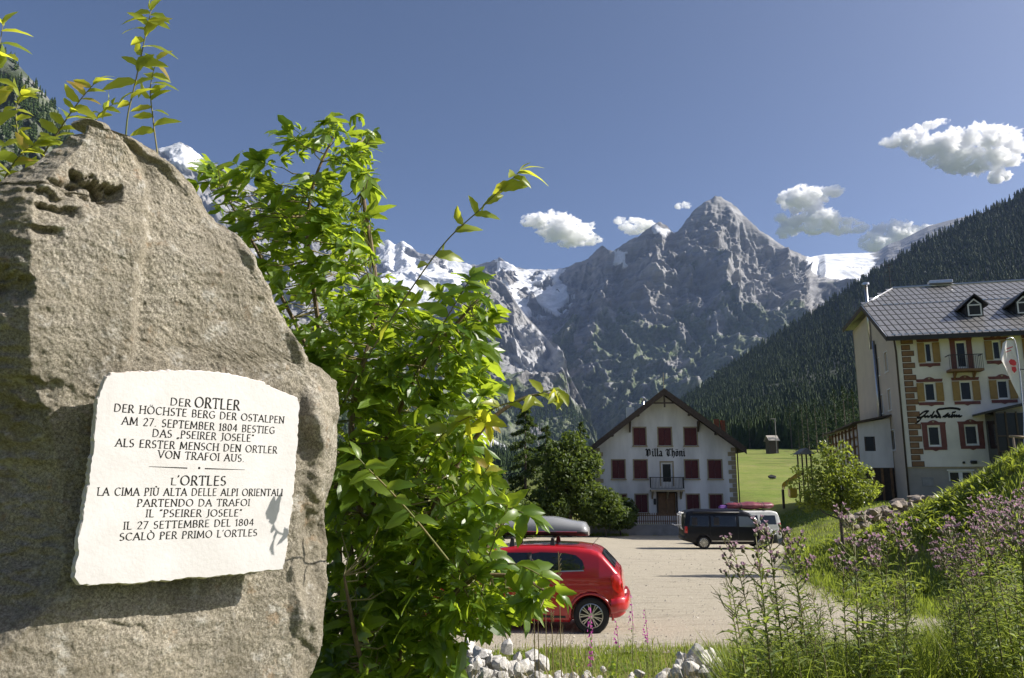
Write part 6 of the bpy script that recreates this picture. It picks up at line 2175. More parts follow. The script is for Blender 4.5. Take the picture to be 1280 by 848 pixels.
    for zz in (.2, fz - zt - .25): MB().box(x0 - 4.1, x1 + 2.1, 61.885, 61.94, zt + zz, zt + zz + .07).build('fence_rail', M['wood_brown'], fence)
    # tilted orange parasol-like cover beyond the fence
    c = at(733, 634, 62.8)
    par = empty('orange_awning', (c.x, 62.8, c.z - .35), 0, 'small orange brown canopy glimpsed behind the garden tree', 'canopy')
    MB().prism([(-1.1, 0, 0), (1.1, 0, 0), (.7, 0, .38), (-.7, 0, .42)], (0, .9, 0)).build('cover', M['orange'], par)
    for x in (-1, 1): MB().tube([(x, .1, -1.5), (x, .1, 0)], .03, 6).build('leg', M['wood_dark'], par)


def build_hotel():
    YAW = math.radians(-15)
    D0 = 54.0
    C = at(1137, 615, D0)
    F = Facade(C, YAW)                       # long front, a grows to the right
    zb = 0.0
    root = empty('hotel', tuple(C), YAW, 'big cream hotel with ochre end wall, painted window surrounds and a steep tiled roof', 'building')
    Wd = 34.0
    ez = F.px(1127, 421)[1]                 # eave height
    pz = F.px(1150, 584.5)[1]               # plinth line
    up = [(1154.5, 1165.5, 428.5, 454.5), (1196, 1208, 427, 463), (1241, 1253, 425, 450)]
    wins_up = [F.rect(1156, 1165.5, 428.5, 453.5), F.rect(1240.5, 1251.5, 426, 450)]
    door_up = F.rect(1195, 1209, 427, 460)
    wins_mid = [F.rect(1155.5, 1170, 478.5, 502), F.rect(1200, 1215.5, 476.5, 501), F.rect(1246.5, 1261.5, 475, 499)]
    wins_low = [F.rect(1160, 1176, 532.5, 558), F.rect(1206, 1223, 531.5, 556.5)]
    base_w = F.rect(1186, 1217, 589, 602)
    more = []
    step = wins_mid[2][0] - wins_mid[1][0]
    wd_ = wins_mid[0][1] - wins_mid[0][0]
    for k in range(1, 6):
        a = wins_mid[2][0] + step * k
        if a + wd_ < Wd - 1: more += [(a, a + wd_, wins_mid[2][2], wins_mid[2][3]), (a, a + wd_, wins_up[0][2], wins_up[0][3])]
    holes = wins_up + [door_up] + wins_mid + wins_low + more + [base_w]
    class Top:
        brk = []
        def __call__(s, x): return ez
    mb_ = wall_with_openings('front_wall', Wd, pz, Top(), [h for h in holes if h is not base_w], .45, M['hotel_plaster'], root)
    class T2:
        brk = []
        def __call__(s, x): return pz - .002
    wall_with_openings('plinth_wall', Wd, -3.0, T2(), [base_w], .45, M['grey_plaster'], root)
    MB().box(0, Wd, -.05, -.002, pz - .06, pz + .04).build('plinth_ledge', M['stone_trim'], root)
    dep = 17.0
    # end wall, local plane x=0 going back; gable with clipped head
    ridge_y, hipz = 12.4, 0
    rz_ = F.px(1130, 358)[1]
    slope_h = (F.px(1200, 352)[1] - ez)
    # ridge height from its line of sight at depth of the ridge
    Pm = hit(1205, 354, C - F.n * ridge_y, F.n); rh = Pm.z - C.z
    sl = (rh - ez) / (ridge_y + .9)
    hip = .52
    yk = 7.4
    zk = ez + sl * (yk + .9) - .9 * sl * 0
    holes_e = []
    E = Facade(C, YAW + math.pi / 2)        # direction going back from the corner
    def epx(x0, x1, y0, y1):
        a0, z1_ = Eplane(x0, y0); a1, z0_ = Eplane(x1, y1)
        return min(a0, a1), max(a0, a1), min(z0_, z1_), max(z0_, z1_)
    Nn = Vector((-math.cos(YAW), -math.sin(YAW), 0))
    V_ = -F.n
    def Eplane(x, y):
        P = hit(x, y, C, Nn); dd = P - C
        return dd.dot(V_), P.z - C.z
    ew = []
    for (cx, y0, y1, w) in ((1107.8, 440, 465, 1.0), (1112, 487, 513, 1.0), (1098, 448, 470, .9), (1102.5, 494, 517, .9), (1105.5, 541, 566, 1.15), (1116.5, 538, 562.5, 1.15)):
        a, z1_ = Eplane(cx, y0); a2, z0_ = Eplane(cx, y1); a = (a + a2) / 2
        if 0.6 < a < dep - .6: ew.append((a - w / 2, a + w / 2, z0_, z1_))
    b_ = Eplane(1111, 605)
    ew.append((b_[0] - .5, b_[0] + .5, b_[1] - .9, b_[1] + .7))
    ew = [w for w in ew]
    # drop overlaps
    keep = []
    for w in ew:
        if all(w[1] < k[0] - .1 or w[0] > k[1] + .1 or w[3] < k[2] - .1 or w[2] > k[3] + .1 for k in keep): keep.append(w)
    ew = keep
    class TE:
        brk = [yk]
        def __call__(s, y): return min(ez + sl * y - .05, ez + sl * yk - .05)
    ends = empty('end_wall', (0, 0, 0), math.pi / 2); ends.parent = root
    e = wall_with_openings('wall', dep, -3.0, TE(), ew, .45, M['ochre_plaster'], ends, x0=.452)
    # (rotated +90: local x -> hotel y, local y -> hotel -x): mirror so thickness goes inward
    e.scale = (1, -1, 1)
    for (a0, a1, z0, z1) in ew:
        w = MB().box(a0 - .08, a0 - .003, 0, .03, z0, z1 + .08).box(a1 + .003, a1 + .08, 0, .03, z0, z1 + .08).box(a0, a1, 0, .03, z1 + .003, z1 + .08).box(a0 - .1, a1 + .1, 0, .07, z0 - .10, z0 - .003).build('window', M['paint_white'], ends)
        MB().box(a0 + .01, a0 + .09, -.17, -.11, z0, z1).box(a1 - .09, a1 - .01, -.17, -.11, z0, z1).box(a0 + .092, a1 - .092, -.17, -.11, z1 - .08, z1).box(a0 + .092, a1 - .092, -.17, -.11, z0, z0 + .08).build('frame', M['paint_white'], w)
        MB().box(a0 + .09, a1 - .09, -.145, -.135, z0 + .08, z1 - .08).build('pane', M['glass'], w)
    MB().box(0, Wd, dep - .4, dep - .003, -3, ez + sl * yk - .3).build('back_wall', M['ochre_plaster'], root)
    MB().box(Wd - .4, Wd, .46, dep - .41, -3, ez).build('far_end_wall', M['ochre_plaster'], root)
    MB().box(.5, Wd - .5, 1.3, 1.4, -2, ez - .1).build('inner_wall', M['seat_dark'], root)
    # pipes on the end wall
    pa_ = Eplane(1098, 480)[0]
    MB().tube([(-.12, pa_, ez + 1.0), (-.12, pa_, 3.2)], .10, 8).build('flue_pipe', M['steel'], root, True)
    MB().tube([(-.10, pa_ - .6, ez + .6), (-.10, pa_ - .6, -.5)], .06, 8).build('downpipe', M['metal_dark'], root, True)
    MB().tube([(-.28, -.8, ez - .25), (-.08, -.14, ez - 1.1), (-.08, -.10, -2.5)], .065, 8).build('downpipe', M['wood_dark'], root, True)
    # windows of the front
    def casing(w, surround, shut, frame='paint_white', pane_dark=True):
        a0, a1, z0, z1 = w
        H = z1 - z0; Wn = a1 - a0
        win = MB()
        cx = (a0 + a1) / 2
        ext = .44 if shut else .34
        # painted head with a small curved crest, painted apron
        P = [(a0 - ext, -.002, z1 + .05), (a1 + ext, -.002, z1 + .05), (a1 + ext + .05, -.002, z1 + .25), (cx + .35, -.002, z1 + .25), (cx + .17, -.002, z1 + .36), (cx, -.002, z1 + .40), (cx - .17, -.002, z1 + .36), (cx - .35, -.002, z1 + .25), (a0 - ext - .05, -.002, z1 + .25)]
        win.prism(P, (0, -.035, 0))
        P = [(a0 - ext + .02, -.002, z0 - .05), (a0 - ext + .02, -.002, z0 - .26), (cx - .2, -.002, z0 - .26), (cx, -.002, z0 - .35), (cx + .2, -.002, z0 - .26), (a1 + ext - .02, -.002, z0 - .26), (a1 + ext - .02, -.002, z0 - .05)]
        apron = MB().prism(P, (0, -.035, 0))
        o = win.build('window', M['paint_maroon'] if not shut else M['paint_maroon'], root)
        apron.build('window_apron', M['paint_maroon'], o)
        if not shut:
            MB().box(a0 - .34, a0 - .003, -.028, -.002, z0 - .05, z1 + .05).build('painted_surround', M['paint_maroon'], o)
            MB().box(a1 + .003, a1 + .34, -.028, -.002, z0 - .05, z1 + .05).build('painted_surround', M['paint_maroon'], o)
        else:
            for b0, b1 in ((a0 - .47, a0 - .01), (a1 + .01, a1 + .47)):
                s_ = MB().box(b0, b1, -.075, -.035, z0 + .01, z1 - .01)
                s_.box(b0 + .05, b1 - .05, -.088, -.077, z0 + .1, (z0 + z1) / 2 - .05).box(b0 + .05, b1 - .05, -.088, -.077, (z0 + z1) / 2 + .05, z1 - .1)
                s_.build('shutter', M['paint_ochre'], o)
        MB().tube([(cx, -.038, z1 + .29), (cx, -.06, z1 + .29)], .07, 8).build('crest', M['stone_trim'], o)
        f = .10
        MB().box(a0 + .004, a0 + f, .09, .16, z0, z1).box(a1 - f, a1 - .004, .09, .16, z0, z1).box(a0 + f + .002, a1 - f - .002, .09, .16, z1 - f, z1 - .002).box(a0 + f + .002, a1 - f - .002, .09, .16, z0 + .002, z0 + f).build('frame', M[frame], o)
        MB().box(a0 + f, a1 - f, .125, .135, z0 + f, z1 - f).build('pane', M['glass'], o)
        MB().box(a0 + f + .05, a1 - f - .05, .20, .21, z0 + f, z0 + f + H * .3).build('curtain', M['curtain'], o)
    for w in wins_up + wins_mid + more: casing(w, None, True)
    for w in wins_low: casing(w, None, False)
    casing(door_up, None, False)
    a0, a1, z0, z1 = base_w
    bw = MB().box(a0 - .08, a1 + .08, -.03, -.002, z1 + .002, z1 + .10).build('window', M['paint_white'], root)
    MB().box(a0, a0 + .1, .08, .14, z0, z1).box(a1 - .1, a1, .08, .14, z0, z1).box((a0 + a1) / 2 - .12, (a0 + a1) / 2 + .12, .08, .14, z0, z1).box(a0 + .102, (a0 + a1) / 2 - .122, .08, .14, z1 - .1, z1).box((a0 + a1) / 2 + .122, a1 - .102, .08, .14, z1 - .1, z1).build('frame', M['paint_white'], bw)
    MB().box(a0 + .1, a1 - .1, .11, .12, z0, z1 - .1).build('pane', M['glass'], bw)
    sq = F.rect(1153, 1167, 597, 608)
    MB().box(sq[0], sq[1], -.04, -.002, sq[2], sq[3], 0, .01).build('vent_grille', M['concrete'], root)
    v2 = F.rect(1213, 1221, 576, 580); MB().box(v2[0], v2[1], -.10, -.002, v2[2], v2[3], 0, .02).build('outdoor_lamp', M['metal_dark'], root)
    v3 = F.rect(1203, 1206, 577, 580); MB().box(v3[0], v3[1], -.08, -.002, v3[2], v3[3], 0, .02).build('vent_cap', M['metal_dark'], root)
    # quoins
    z = pz + .02; k = 0
    while z < ez - .5:
        w_ = 1.02 if k % 2 == 0 else .74
        q = MB().box(.30 if True else 0, .30 + w_ * .78, -.030, -.003, z + .03, z + .40).build('quoin', M['quoin_line'], root)
        MB().box(.34, .26 + w_ * .78, -.040, -.031, z + .07, z + .36).build('quoin_face', M['quoin'], q)
        z += .43; k += 1
    # balcony
    b = F.rect(1186, 1229, 440, 461, .9)
    bal = empty('balcony', (0, 0, 0)); bal.parent = root
    MB().box(b[0], b[1], -.95, -.04, b[2] - .16, b[2]).build('balcony_floor', M['wood_brown'], bal)
    MB().box(b[0], b[1], -.94, -.89, b[2] + .95, b[2] + 1.0).build('handrail', M['metal_dark'], bal)
    bm_ = MB().box(-.012, .012, -.012, .012, 0, .95).mesh('baluster', M['metal_dark'])
    for k in range(20): link('baluster', bm_, bal, (b[0] + .03 + (b[1] - b[0] - .06) * k / 19, -.915, b[2]))
    for x in (b[0], b[1] - .05): MB().box(x, x + .05, -.888, -.05, b[2] + .95, b[2] + 1.0).build('side_rail', M['metal_dark'], bal)
    for x in (b[0] + .4, b[1] - .5): MB().prism([(x, -.7, b[2] - .165), (x, -.04, b[2] - .165), (x, -.04, b[2] - .6)], (.12, 0, 0)).build('bracket', M['wood_brown'], bal)
    # signature lettering
    sg = [[(515, 440), (480, 438), (440, 452), (395, 486), (350, 520), (352, 545), (390, 540), (440, 512), (505, 448)], [(455, 505), (405, 545), (372, 590), (310, 640)], [(372, 590), (345, 605), (310, 640)],
          [(430, 525), (455, 505), (470, 532), (500, 515), (520, 532), (555, 505)], [(605, 450), (570, 525), (590, 535), (620, 505), (600, 530), (640, 512), (650, 535), (700, 520)],
          [(1020, 412), (980, 398), (900, 390), (820, 392), (740, 402), (680, 408), (655, 430), (670, 465), (690, 500), (710, 540)],
          [(755, 525), (790, 505), (830, 475), (800, 505), (785, 530), (820, 515), (850, 500), (845, 528), (875, 522), (900, 495), (880, 520), (900, 530), (930, 500), (940, 525), (965, 505), (975, 525), (1005, 505), (1010, 525), (1045, 518)], [(905, 462), (912, 458)], [(935, 455), (942, 450)]]
    st = [[F.px(1120 + x / 12.8, 480 + y / 12.8) for x, y in bezier2(s_)] for s_ in sg]
    mb = MB(); nib_strokes(st, (.05, .06), .045, lambda x, y, h: Vector((x, -.004 - h, y)), mb, .002)
    tag(mb.build('lettering', M['letter_black'], root), kind='stuff')
    # ---- roof
    roof = empty('roof', (0, 0, 0)); roof.parent = root
    ov = .9; oe = .75
    zE = ez - .12
    def rp(y): return zE + sl * (y + ov)
    yr = ridge_y; zr = rp(yr); yk2 = yk
    zk = rp(yk2)
    run = 3.5
    th = .16
    # front slope outline (x, y)
    FS = [(-oe, -ov), (Wd + oe, -ov), (Wd + oe, yr), (run - oe, yr), (-oe, yk2)]
    MB().prism([(x, y, rp(y)) for x, y in FS], (0, 0, -th)).build('front_slope', M['slate_gap'], roof)
    BS = [(-oe, dep + .6, zk), (Wd + oe, dep + .6, zk), (Wd + oe, yr, zr), (run - oe, yr, zr)]
    MB().prism(BS, (0, 0, -th)).build('back_slope', M['slate'], roof)
    MB().prism([(-oe, yk2, zk), (run - oe, yr, zr), (-oe, dep + .6, zk)], (0, 0, -th)).build('hip_slope', M['slate'], roof)
    # eaves board, verge boards, soffit
    MB().box(-oe, Wd + oe, -ov - .10, -ov - .002, rp(-ov) - .30, rp(-ov) + .02).build('gutter', M['metal_dark'], roof)
    MB().box(-oe, Wd + oe, -ov, -.46, ez - .30, ez - .22).build('soffit', M['wood_dark'], roof)
    for (ya, za), (yb, zb_) in (((-ov, rp(-ov)), (yk2, zk)),):
        MB().prism([(-oe - .04, ya, za - .34), (-oe - .04, yb, zb_ - .34), (-oe - .04, yb, zb_ + .04), (-oe - .04, ya, za + .04)], (.036, 0, 0)).build('verge_board', M['wood_dark'], roof)
    MB().box(-oe - .04, -oe - .004, yk2, dep + .6, zk - .34, zk + .02).build('verge_board', M['wood_dark'], roof)
    MB().tube([(run - oe, yr, zr + .05), (Wd + oe, yr, zr + .05)], .11, 8).build('ridge_cap', M['steel'], roof, True)
    MB().tube([(-oe, yk2, zk + .04), (run - oe, yr, zr + .04)], .06, 6).build('hip_cap', M['steel'], roof, True)
    MB().tube([(-oe, -ov, rp(-ov) + .03), (-oe, yk2, zk + .03)], .04, 6).build('verge_cap', M['steel'], roof, True)
    # tiles: large sheet-metal squares with open joints, each its own piece
    ph = math.atan(sl); c_, s__ = math.cos(ph), math.sin(ph)
    Ls = (yr + ov) / c_
    rows = 10; th_ = Ls / rows; tw = .46
    tm = MB(); g = .10
    tm.add([(0, 0, .03), (tw - g, 0, .03), (tw - g, th_ - g, .012), (0, th_ - g, .012), (0, 0, 0), (tw - g, 0, 0), (tw - g, th_ - g, 0), (0, th_ - g, 0)], [(0, 1, 2, 3), (0, 4, 5, 1), (1, 5, 6, 2), (2, 6, 7, 3), (3, 7, 4, 0)])
    me = tm.mesh('tile', M['slate'])
    cnt = 0; rest = MB()
    px_end = 10.5
    for r in range(rows):
        s0 = r * th_ + (.16 if r >= 6 else 0)
        if r == rows - 1 and s0 + th_ > Ls: s0 = Ls - th_
        y = -ov + s0 * c_; z = rp(-ov) + s0 * s__
        xl = -oe if y < yk2 else -oe + (y - yk2) / (yr - yk2) * run
        xl += .12
        x = xl - (xl % tw) + (tw if xl % tw > .01 else 0) + (.41 if r % 2 else 0) * 0
        # narrow the first tile to the verge
        x = xl
        off = 0
        k = 0
        xx = -oe + .12 - off
        while xx < Wd + oe - tw:
            if xx >= xl - .02:
                if cnt < 290 and xx < px_end:
                    t = link('tile', me, roof, (xx, y, z + .004)); t.rotation_euler = (ph, 0, 0); cnt += 1
                else:
                    vs = [(xx + a, y + b * c_, z + .004 + b * s__ + h) for a, b, h in ((0, 0, .03), (tw - g, 0, .03), (tw - g, th_ - g, .012), (0, th_ - g, .012))]
                    rest.add(vs, [(0, 1, 2, 3)])
            xx += tw
    tag(rest.build('tile_field', M['slate'], roof), kind='stuff')
    # snow guards: pale bars in two lines
    gm = MB().box(-.14, .14, -.02, .02, .03, .11).mesh('snow_guard', M['steel'])
    for r, n in ((.25, 34), (6 * th_ + .04, 30)):
        y = -ov + r * c_; z = rp(-ov) + r * s__
        for k in range(n):
            x = -oe + .5 + k * .42 + (1.2 if r > 1 else 0)
            link('snow_guard', gm, roof, (x, y, z))
    # dormers
    for k, (pxc, pyt) in enumerate(((1218.5, 373), (1281, 366))):
        # centre a and sill height on the slope
        P = hit(pxc, 397 if k == 0 else 392, C + F.n * (ov), F.n)
        a = F.px(pxc, 390, -2.8)[0]
        y0 = 2.8; zb_ = rp(y0) - .05; hz = 1.0; w2 = .56
        dm = empty('dormer', (0, 0, 0)); dm.parent = roof
        dm['label'] = 'gabled dormer window set in the tiled slope'
        MB().prism([(a - w2, y0, zb_), (a + w2, y0, zb_), (a + w2, y0, zb_ + hz), (a, y0, zb_ + hz + .5), (a - w2, y0, zb_ + hz)], (0, 2.6, 0)).build('cheeks', M['metal_dark'], dm)
        for sg_ in (-1, 1):
            MB().prism([(a, y0 - .25, zb_ + hz + .66), (a + sg_ * (w2 + .3), y0 - .25, zb_ + hz - .16), (a + sg_ * (w2 + .3), y0 - .25, zb_ + hz - .06), (a, y0 - .25, zb_ + hz + .76)], (0, 3.4, 0)).build('dormer_roof', M['metal_dark'], dm)
        f = MB().box(a - .46, a - .37, y0 - .05, y0 - .003, zb_ + .15, zb_ + hz).box(a + .37, a + .46, y0 - .05, y0 - .003, zb_ + .15, zb_ + hz).box(a - .368, a + .368, y0 - .05, y0 - .003, zb_ + .15, zb_ + .24).box(a - .368, a + .368, y0 - .05, y0 - .003, zb_ + hz - .09, zb_ + hz)
        f.prism([(a - .46, y0 - .003, zb_ + hz + .002), (a - .36, y0 - .003, zb_ + hz + .002), (a, y0 - .003, zb_ + hz + .32), (a + .36, y0 - .003, zb_ + hz + .002), (a + .46, y0 - .003, zb_ + hz + .002), (a, y0 - .003, zb_ + hz + .44)], (0, -.045, 0))
        f.build('dormer_frame', M['paint_white'], dm)
    # chimney flue, antenna, roof vent
    P = Eplane(1086, 385)
    MB().tube([(-.1, P[0] + .0, ez + .5), (-.1, P[0], P[1] + 1.9)], .13, 10).build('flue', M['steel'], roof, True)
    fl = MB().lathe((-.1, P[0], P[1] + 2.0), (0, 0, 1), [(.13, -.1), (.30, -.05), (.30, .12), (.05, .2), (.01, .21)], 12); fl.build('flue_cap', M['steel'], roof, True)
    A0 = Vector((run - oe - .15, yr, zr))
    an = empty('roof_antenna', (0, 0, 0)); an.parent = roof
    MB().tube([A0, A0 + Vector((0, 0, 2.2))], .03, 6).build('mast', M['metal_dark'], an)
    for k, z in enumerate((.7, 1.1, 1.5, 1.9, 2.15)):
        L = (.5, .35, .45, .3, .4)[k]
        MB().tube([A0 + Vector((-L, 0, z)), A0 + Vector((L, 0, z + .03))], .022, 5).build('aerial_bar', M['metal_dark'], an)
    a = F.px(1200, 356, -7)[0]
    MB().box(a - .9, a + .9, yr - .5, yr + .3, zr + .12, zr + .42, 0, .04).build('roof_vent', M['steel'], roof)
    # ---- entrance porch
    p0, p1 = F.px(1246, 545, 2.0)[0], F.px(1300, 545, 2.0)[0]
    pr = empty('porch', (0, 0, 0)); pr.parent = root
    gz = F.px(1250, 575, 2.0)[1] - .4
    tz = F.px(1246, 515, 2.0)[1]
    for x0, x1, y0, y1 in ((p0, p0 + .08, -2.0, -.05), (p1, p1 + .08, -2, -.05)):
        MB().box(x0, x1, y0, y1, gz, tz).build('porch_side', M['glass'], pr)
    for k in range(5):
        x = p0 + (p1 - p0) * k / 4
        MB().box(x - .05, x + .05, -2.06, -2.0, gz, tz).build('porch_post', M['wood_dark'], pr)
    MB().box(p0 + .09, p1 - .01, -1.99, -1.96, gz + .1, tz - .1).build('porch_glazing', M['glass'], pr)
    for z in (gz + .9, gz + 1.9): MB().box(p0 + .05, p1, -2.11, -2.065, z, z + .09).build('porch_bar', M['wood_dark'], pr)
    x0 = F.px(1231, 522, 2.6)[0]
    MB().prism([(x0, -2.6, tz - .15), (p1 + 1, -2.6, tz + .75), (p1 + 1, -2.6, tz + .95), (x0, -2.6, tz - .02)], (0, 2.55, 0)).build('porch_roof', M['metal_dark'], pr)
    # sign bracket on the wall
    sgx = F.px(1277, 462, .5); MB().tube([(sgx[0] - .5, -.5, sgx[1]), (sgx[0] + .6, -.5, sgx[1])], .025, 5).tube([(sgx[0] - .2 + .14 * math.cos(t), -.5, sgx[1] + .14 * math.sin(t)) for t in np.linspace(0, 6.28, 12)], .02, 5).build('sign_bracket', M['metal_dark'], root)

    # ---- low side wing with timber lattice, going back from the end wall
    wing = empty('side_wing', tuple(C), YAW, 'low white side wing with a brown timber lattice, joined to the ochre end wall', 'annex')
    yb = 4.0
    def Wpl(x, y, yy):
        P = hit(x, y, C + V_ * yy, F.n); dd = P - C; return dd.dot(F.u), P.z - C.z
    L0, zt = Wpl(1072, 530, yb); R0, _ = Wpl(1101, 530, yb); _, zbm = Wpl(1085, 585, yb)
    zt_r = Wpl(1100, 523, yb)[1]
    wn = [Wpl(1080, 546, yb), Wpl(1095, 564, yb)]
    R0 = -.05
    mbw = wall_with_openings('front_wall', R0, zbm, type('T', (), {'brk': [], '__call__': lambda s, x: zt + (zt_r - zt) * (x - L0) / (R0 - L0)})(), [(wn[0][0], wn[1][0], wn[1][1], wn[0][1])], .3, M['plaster'], wing, x0=L0)
    mbw.location = (0, yb, 0)
    w = MB().box(wn[0][0], wn[0][0] + .1, yb + .05, yb + .12, wn[1][1], wn[0][1]).box(wn[1][0] - .1, wn[1][0], yb + .05, yb + .12, wn[1][1], wn[0][1]).build('window', M['wood_dark'], wing)
    MB().box(wn[0][0] + .1, wn[1][0] - .1, yb + .08, yb + .09, wn[1][1], wn[0][1]).build('pane', M['glass'], w)
    MB().prism([(L0 - .5, yb - .6, zt - .05), (R0, yb - .6, zt_r + .12), (R0, yb - .6, zt_r + .24), (L0 - .5, yb - .6, zt + .08)], (0, 10.5, 0)).build('roof', M['wood_dark'], wing)
    MB().box(L0 + .3, R0, yb + .1, yb + .3, -3, zbm - .003).build('lower_wall', M['wood_dark'], wing)
    for x in np.linspace(L0 + .1, R0 - .3, 4): MB().box(x, x + .16, yb - .05, yb + .09, -3, zbm - .003).build('post', M['wood_brown'], wing)
    # lattice gallery: continues back along the wing's outer side
    n = 9; y1 = yb + .3; y2 = yb + 16
    MB().box(L0 + .25, L0 + .3, y1, y2, -3, zt - .05).build('gallery_wall', M['plaster'], wing)
    for k in range(n):
        y = y1 + (y2 - y1) * k / (n - 1)
        MB().box(L0 - .06, L0 + .08, y - .08, y + .08, -3, zt - .06).build('gallery_post', M['wood_brown'], wing)
    for z in np.linspace(-.9, zt - .3, 9):
        MB().box(L0 + .09, L0 + .14, y1, y2, z, z + .14).build('gallery_slat', M['wood_brown'], wing)
    MB().prism([(L0 - .6, yb + 9.9, zt - .06), (R0, yb + 9.9, zt_r + .2), (R0, yb + 9.9, zt_r + .32), (L0 - .6, yb + 9.9, zt + .06)], (0, 7, 0)).build('gallery_roof', M['wood_dark'], wing)
    return F


def bezier2(P, n=4):
    out = []
    for i in range(len(P) - 1):
        p0, p1, p2, p3 = P[max(i - 1, 0)], P[i], P[i + 1], P[min(i + 2, len(P) - 1)]
        for k in range(n):
            t = k / n
            out.append(tuple(.5 * ((2 * p1[j]) + (-p0[j] + p2[j]) * t + (2 * p0[j] - 5 * p1[j] + 4 * p2[j] - p3[j]) * t * t + (-p0[j] + 3 * p1[j] - 3 * p2[j] + p3[j]) * t ** 3) for j in (0, 1)))
    out.append(tuple(P[-1]))
    return out


# ------------------------------------------------------------------ small things round about
def build_small_things():
    # flag banner before the hotel
    d = 30.0
    foot = ground_pt(1281, d)
    top = at(1268, 425, d)
    b = empty('banner_flag', foot, 0, 'tall white feather banner with a red emblem leaning before the hotel entrance', 'flag')
    fo = Vector(foot)
    pole = [fo - fo, at(1280, 530, d) - fo, at(1278, 500, d) - fo, at(1274, 460, d) - fo, at(1268, 425, d) - fo, at(1258, 424, d) - fo]
    MB().tube(bezier_pts(pole, 4), .022, 6).build('pole', M['steel'], b, True)
    ol = [(1268, 426), (1258, 425.5), (1253.5, 429), (1252.5, 437), (1250.5, 444), (1252, 451), (1257, 460), (1261, 470), (1266, 481), (1271, 491), (1277.5, 503), (1276.5, 480), (1273, 455)]
    pts = [at(x, y, d + .02 + .10 * math.sin(y * .12) * (1 - (x - 1250) / 30)) - fo for x, y in ol]
    mb = MB().add([p - Vector((0, .006, 0)) for p in pts] + [p + Vector((0, .006, 0)) for p in pts], [tuple(range(len(pts))), tuple(range(2 * len(pts) - 1, len(pts) - 1, -1))] + [(i, (i + 1) % len(pts), len(pts) + (i + 1) % len(pts), len(pts) + i) for i in range(len(pts))])
    mb.build('cloth', M['flag_white'], b)
    em = [[(1261, 452), (1263.5, 449), (1268, 450), (1270.5, 453), (1270, 457), (1266.5, 457.5), (1262.5, 455.5)], [(1264.5, 458.5), (1269.5, 458.5), (1271, 463), (1268, 466.5), (1265, 463)]]
    q = MB()
    for i, e in enumerate(em): q.prism([at(x, y, d - .14 - .01 * i) - fo for x, y in e], (0, .004, 0))
    q.prism([at(x, y, d - .14) - fo for x, y in ((1258, 436), (1266, 433), (1266.2, 434.2), (1258.2, 437.2))], (0, .004, 0))
    q.prism([at(x, y, d - .14) - fo for x, y in ((1257, 440), (1264, 437.5), (1264.2, 438.5), (1257.2, 441))], (0, .004, 0))
    tag(q.build('emblem', M['flag_red'], b), kind='stuff')
    # wooden handrail at the top of the mound
    d = 27.0
    P0, P1 = at(1262, 545.5, d), at(1300, 548.5, d)
    r = empty('wooden_railing', tuple(P0), 0, 'pale wooden handrail at the top of the grassy mound', 'railing')
    MB().tube([Vector((0, 0, 0)), P1 - P0], .045, 8).build('top_rail', M['wood_light'], r, True)
    for x, y in ((1268, 575), (1296, 575)):
        t = at(x - 1.5, 546 + (x - 1262) * .08, d) - P0; e = at(x + 2.5, y, d) - P0; e.z -= .4
        MB().tube([t, e], .04, 8).build('post', M['wood_light'], r, True)
    # playground slide behind the young tree
    d = 66.0
    c = Vector(ground_pt(997, d)); 
    s = empty('playground_slide', tuple(c), 0, 'yellow playground slide with a small platform roof beyond the young tree', 'slide')
    def L(x, y, dd=d): return at(x, y, dd) - c
    pts = bezier_pts([L(1004, 592), L(998, 595), L(990, 601), (L(981, 607)), L(979, 611)], 5)
    mb = MB()
    for a, b_ in zip(pts[:-1], pts[1:]):
        for w0, w1, h0, h1 in ((-.3, .3, 0, 0), (-.3, -.26, 0, .25), (.26, .3, 0, .25)):
            mb.add([a + Vector((0, w0, h0)), a + Vector((0, w1, h1)), b_ + Vector((0, w1, h1)), b_ + Vector((0, w0, h0))], [(0, 1, 2, 3)])
            mb.add([a + Vector((0, w0, h0 - .05)), a + Vector((0, w1, h1 - .05)), b_ + Vector((0, w1, h1 - .05)), b_ + Vector((0, w0, h0 - .05))], [(3, 2, 1, 0)])
    mb.build('chute', M['slide_yellow'], s)
    a, b_ = L(1001, 592), L(1012, 592)
    for x in (a.x, b_.x):
        for y in (-.5, .5): MB().box(x - .05, x + .05, y - .05, y + .05, -.2, a.z + 1.6).build('post', M['wood_dark'], s)
    MB().box(a.x - .1, b_.x + .1, -.55, .55, a.z - .08, a.z).build('platform', M['wood_brown'], s)
    MB().prism([(a.x - .35, -.75, a.z + 1.6), (b_.x + .35, -.75, a.z + 1.6), ((a.x + b_.x) / 2, -.75, a.z + 2.1)], (0, 1.5, 0)).build('platform_roof', M['concrete'], s)
    p = L(990, 615); MB().box(p.x - .25, p.x + .35, -.3, .3, p.z - .5, p.z + .35, 0, .1).build('yellow_panel', M['slide_yellow'], s)
    # post in the meadow
    c = Vector(ground_pt(980, 68)); t = at(980, 612, 68)
    tag(MB().box(-.09, .09, -.09, .09, -.3, t.z - c.z, 0, .02).build('wooden_post', M['wood_dark'], loc=c), 'short dark wooden post in the grass left of the slide', 'post')
    # bale in the meadow
    g = Vector(ground_pt(966, 150)); tag(link('hay_bale', stone_mesh(9, (.9, .6, .6), M['seat_dark'], 3), None, g + Vector((0, 0, .4))), 'dark wrapped bale alone on the sunny meadow', 'bale')
    # hut and lamp mast at the foot of the forest
    d = 330
    g = Vector(ground_pt(968, d)); zr = at(968, 544, d).z; zb = at(968, 555, d).z
    h = empty('forest_hut', (g.x, d, zb), 0, 'small pale roofed hut with a mast at the dark forest edge', 'hut')
    w = 1.9
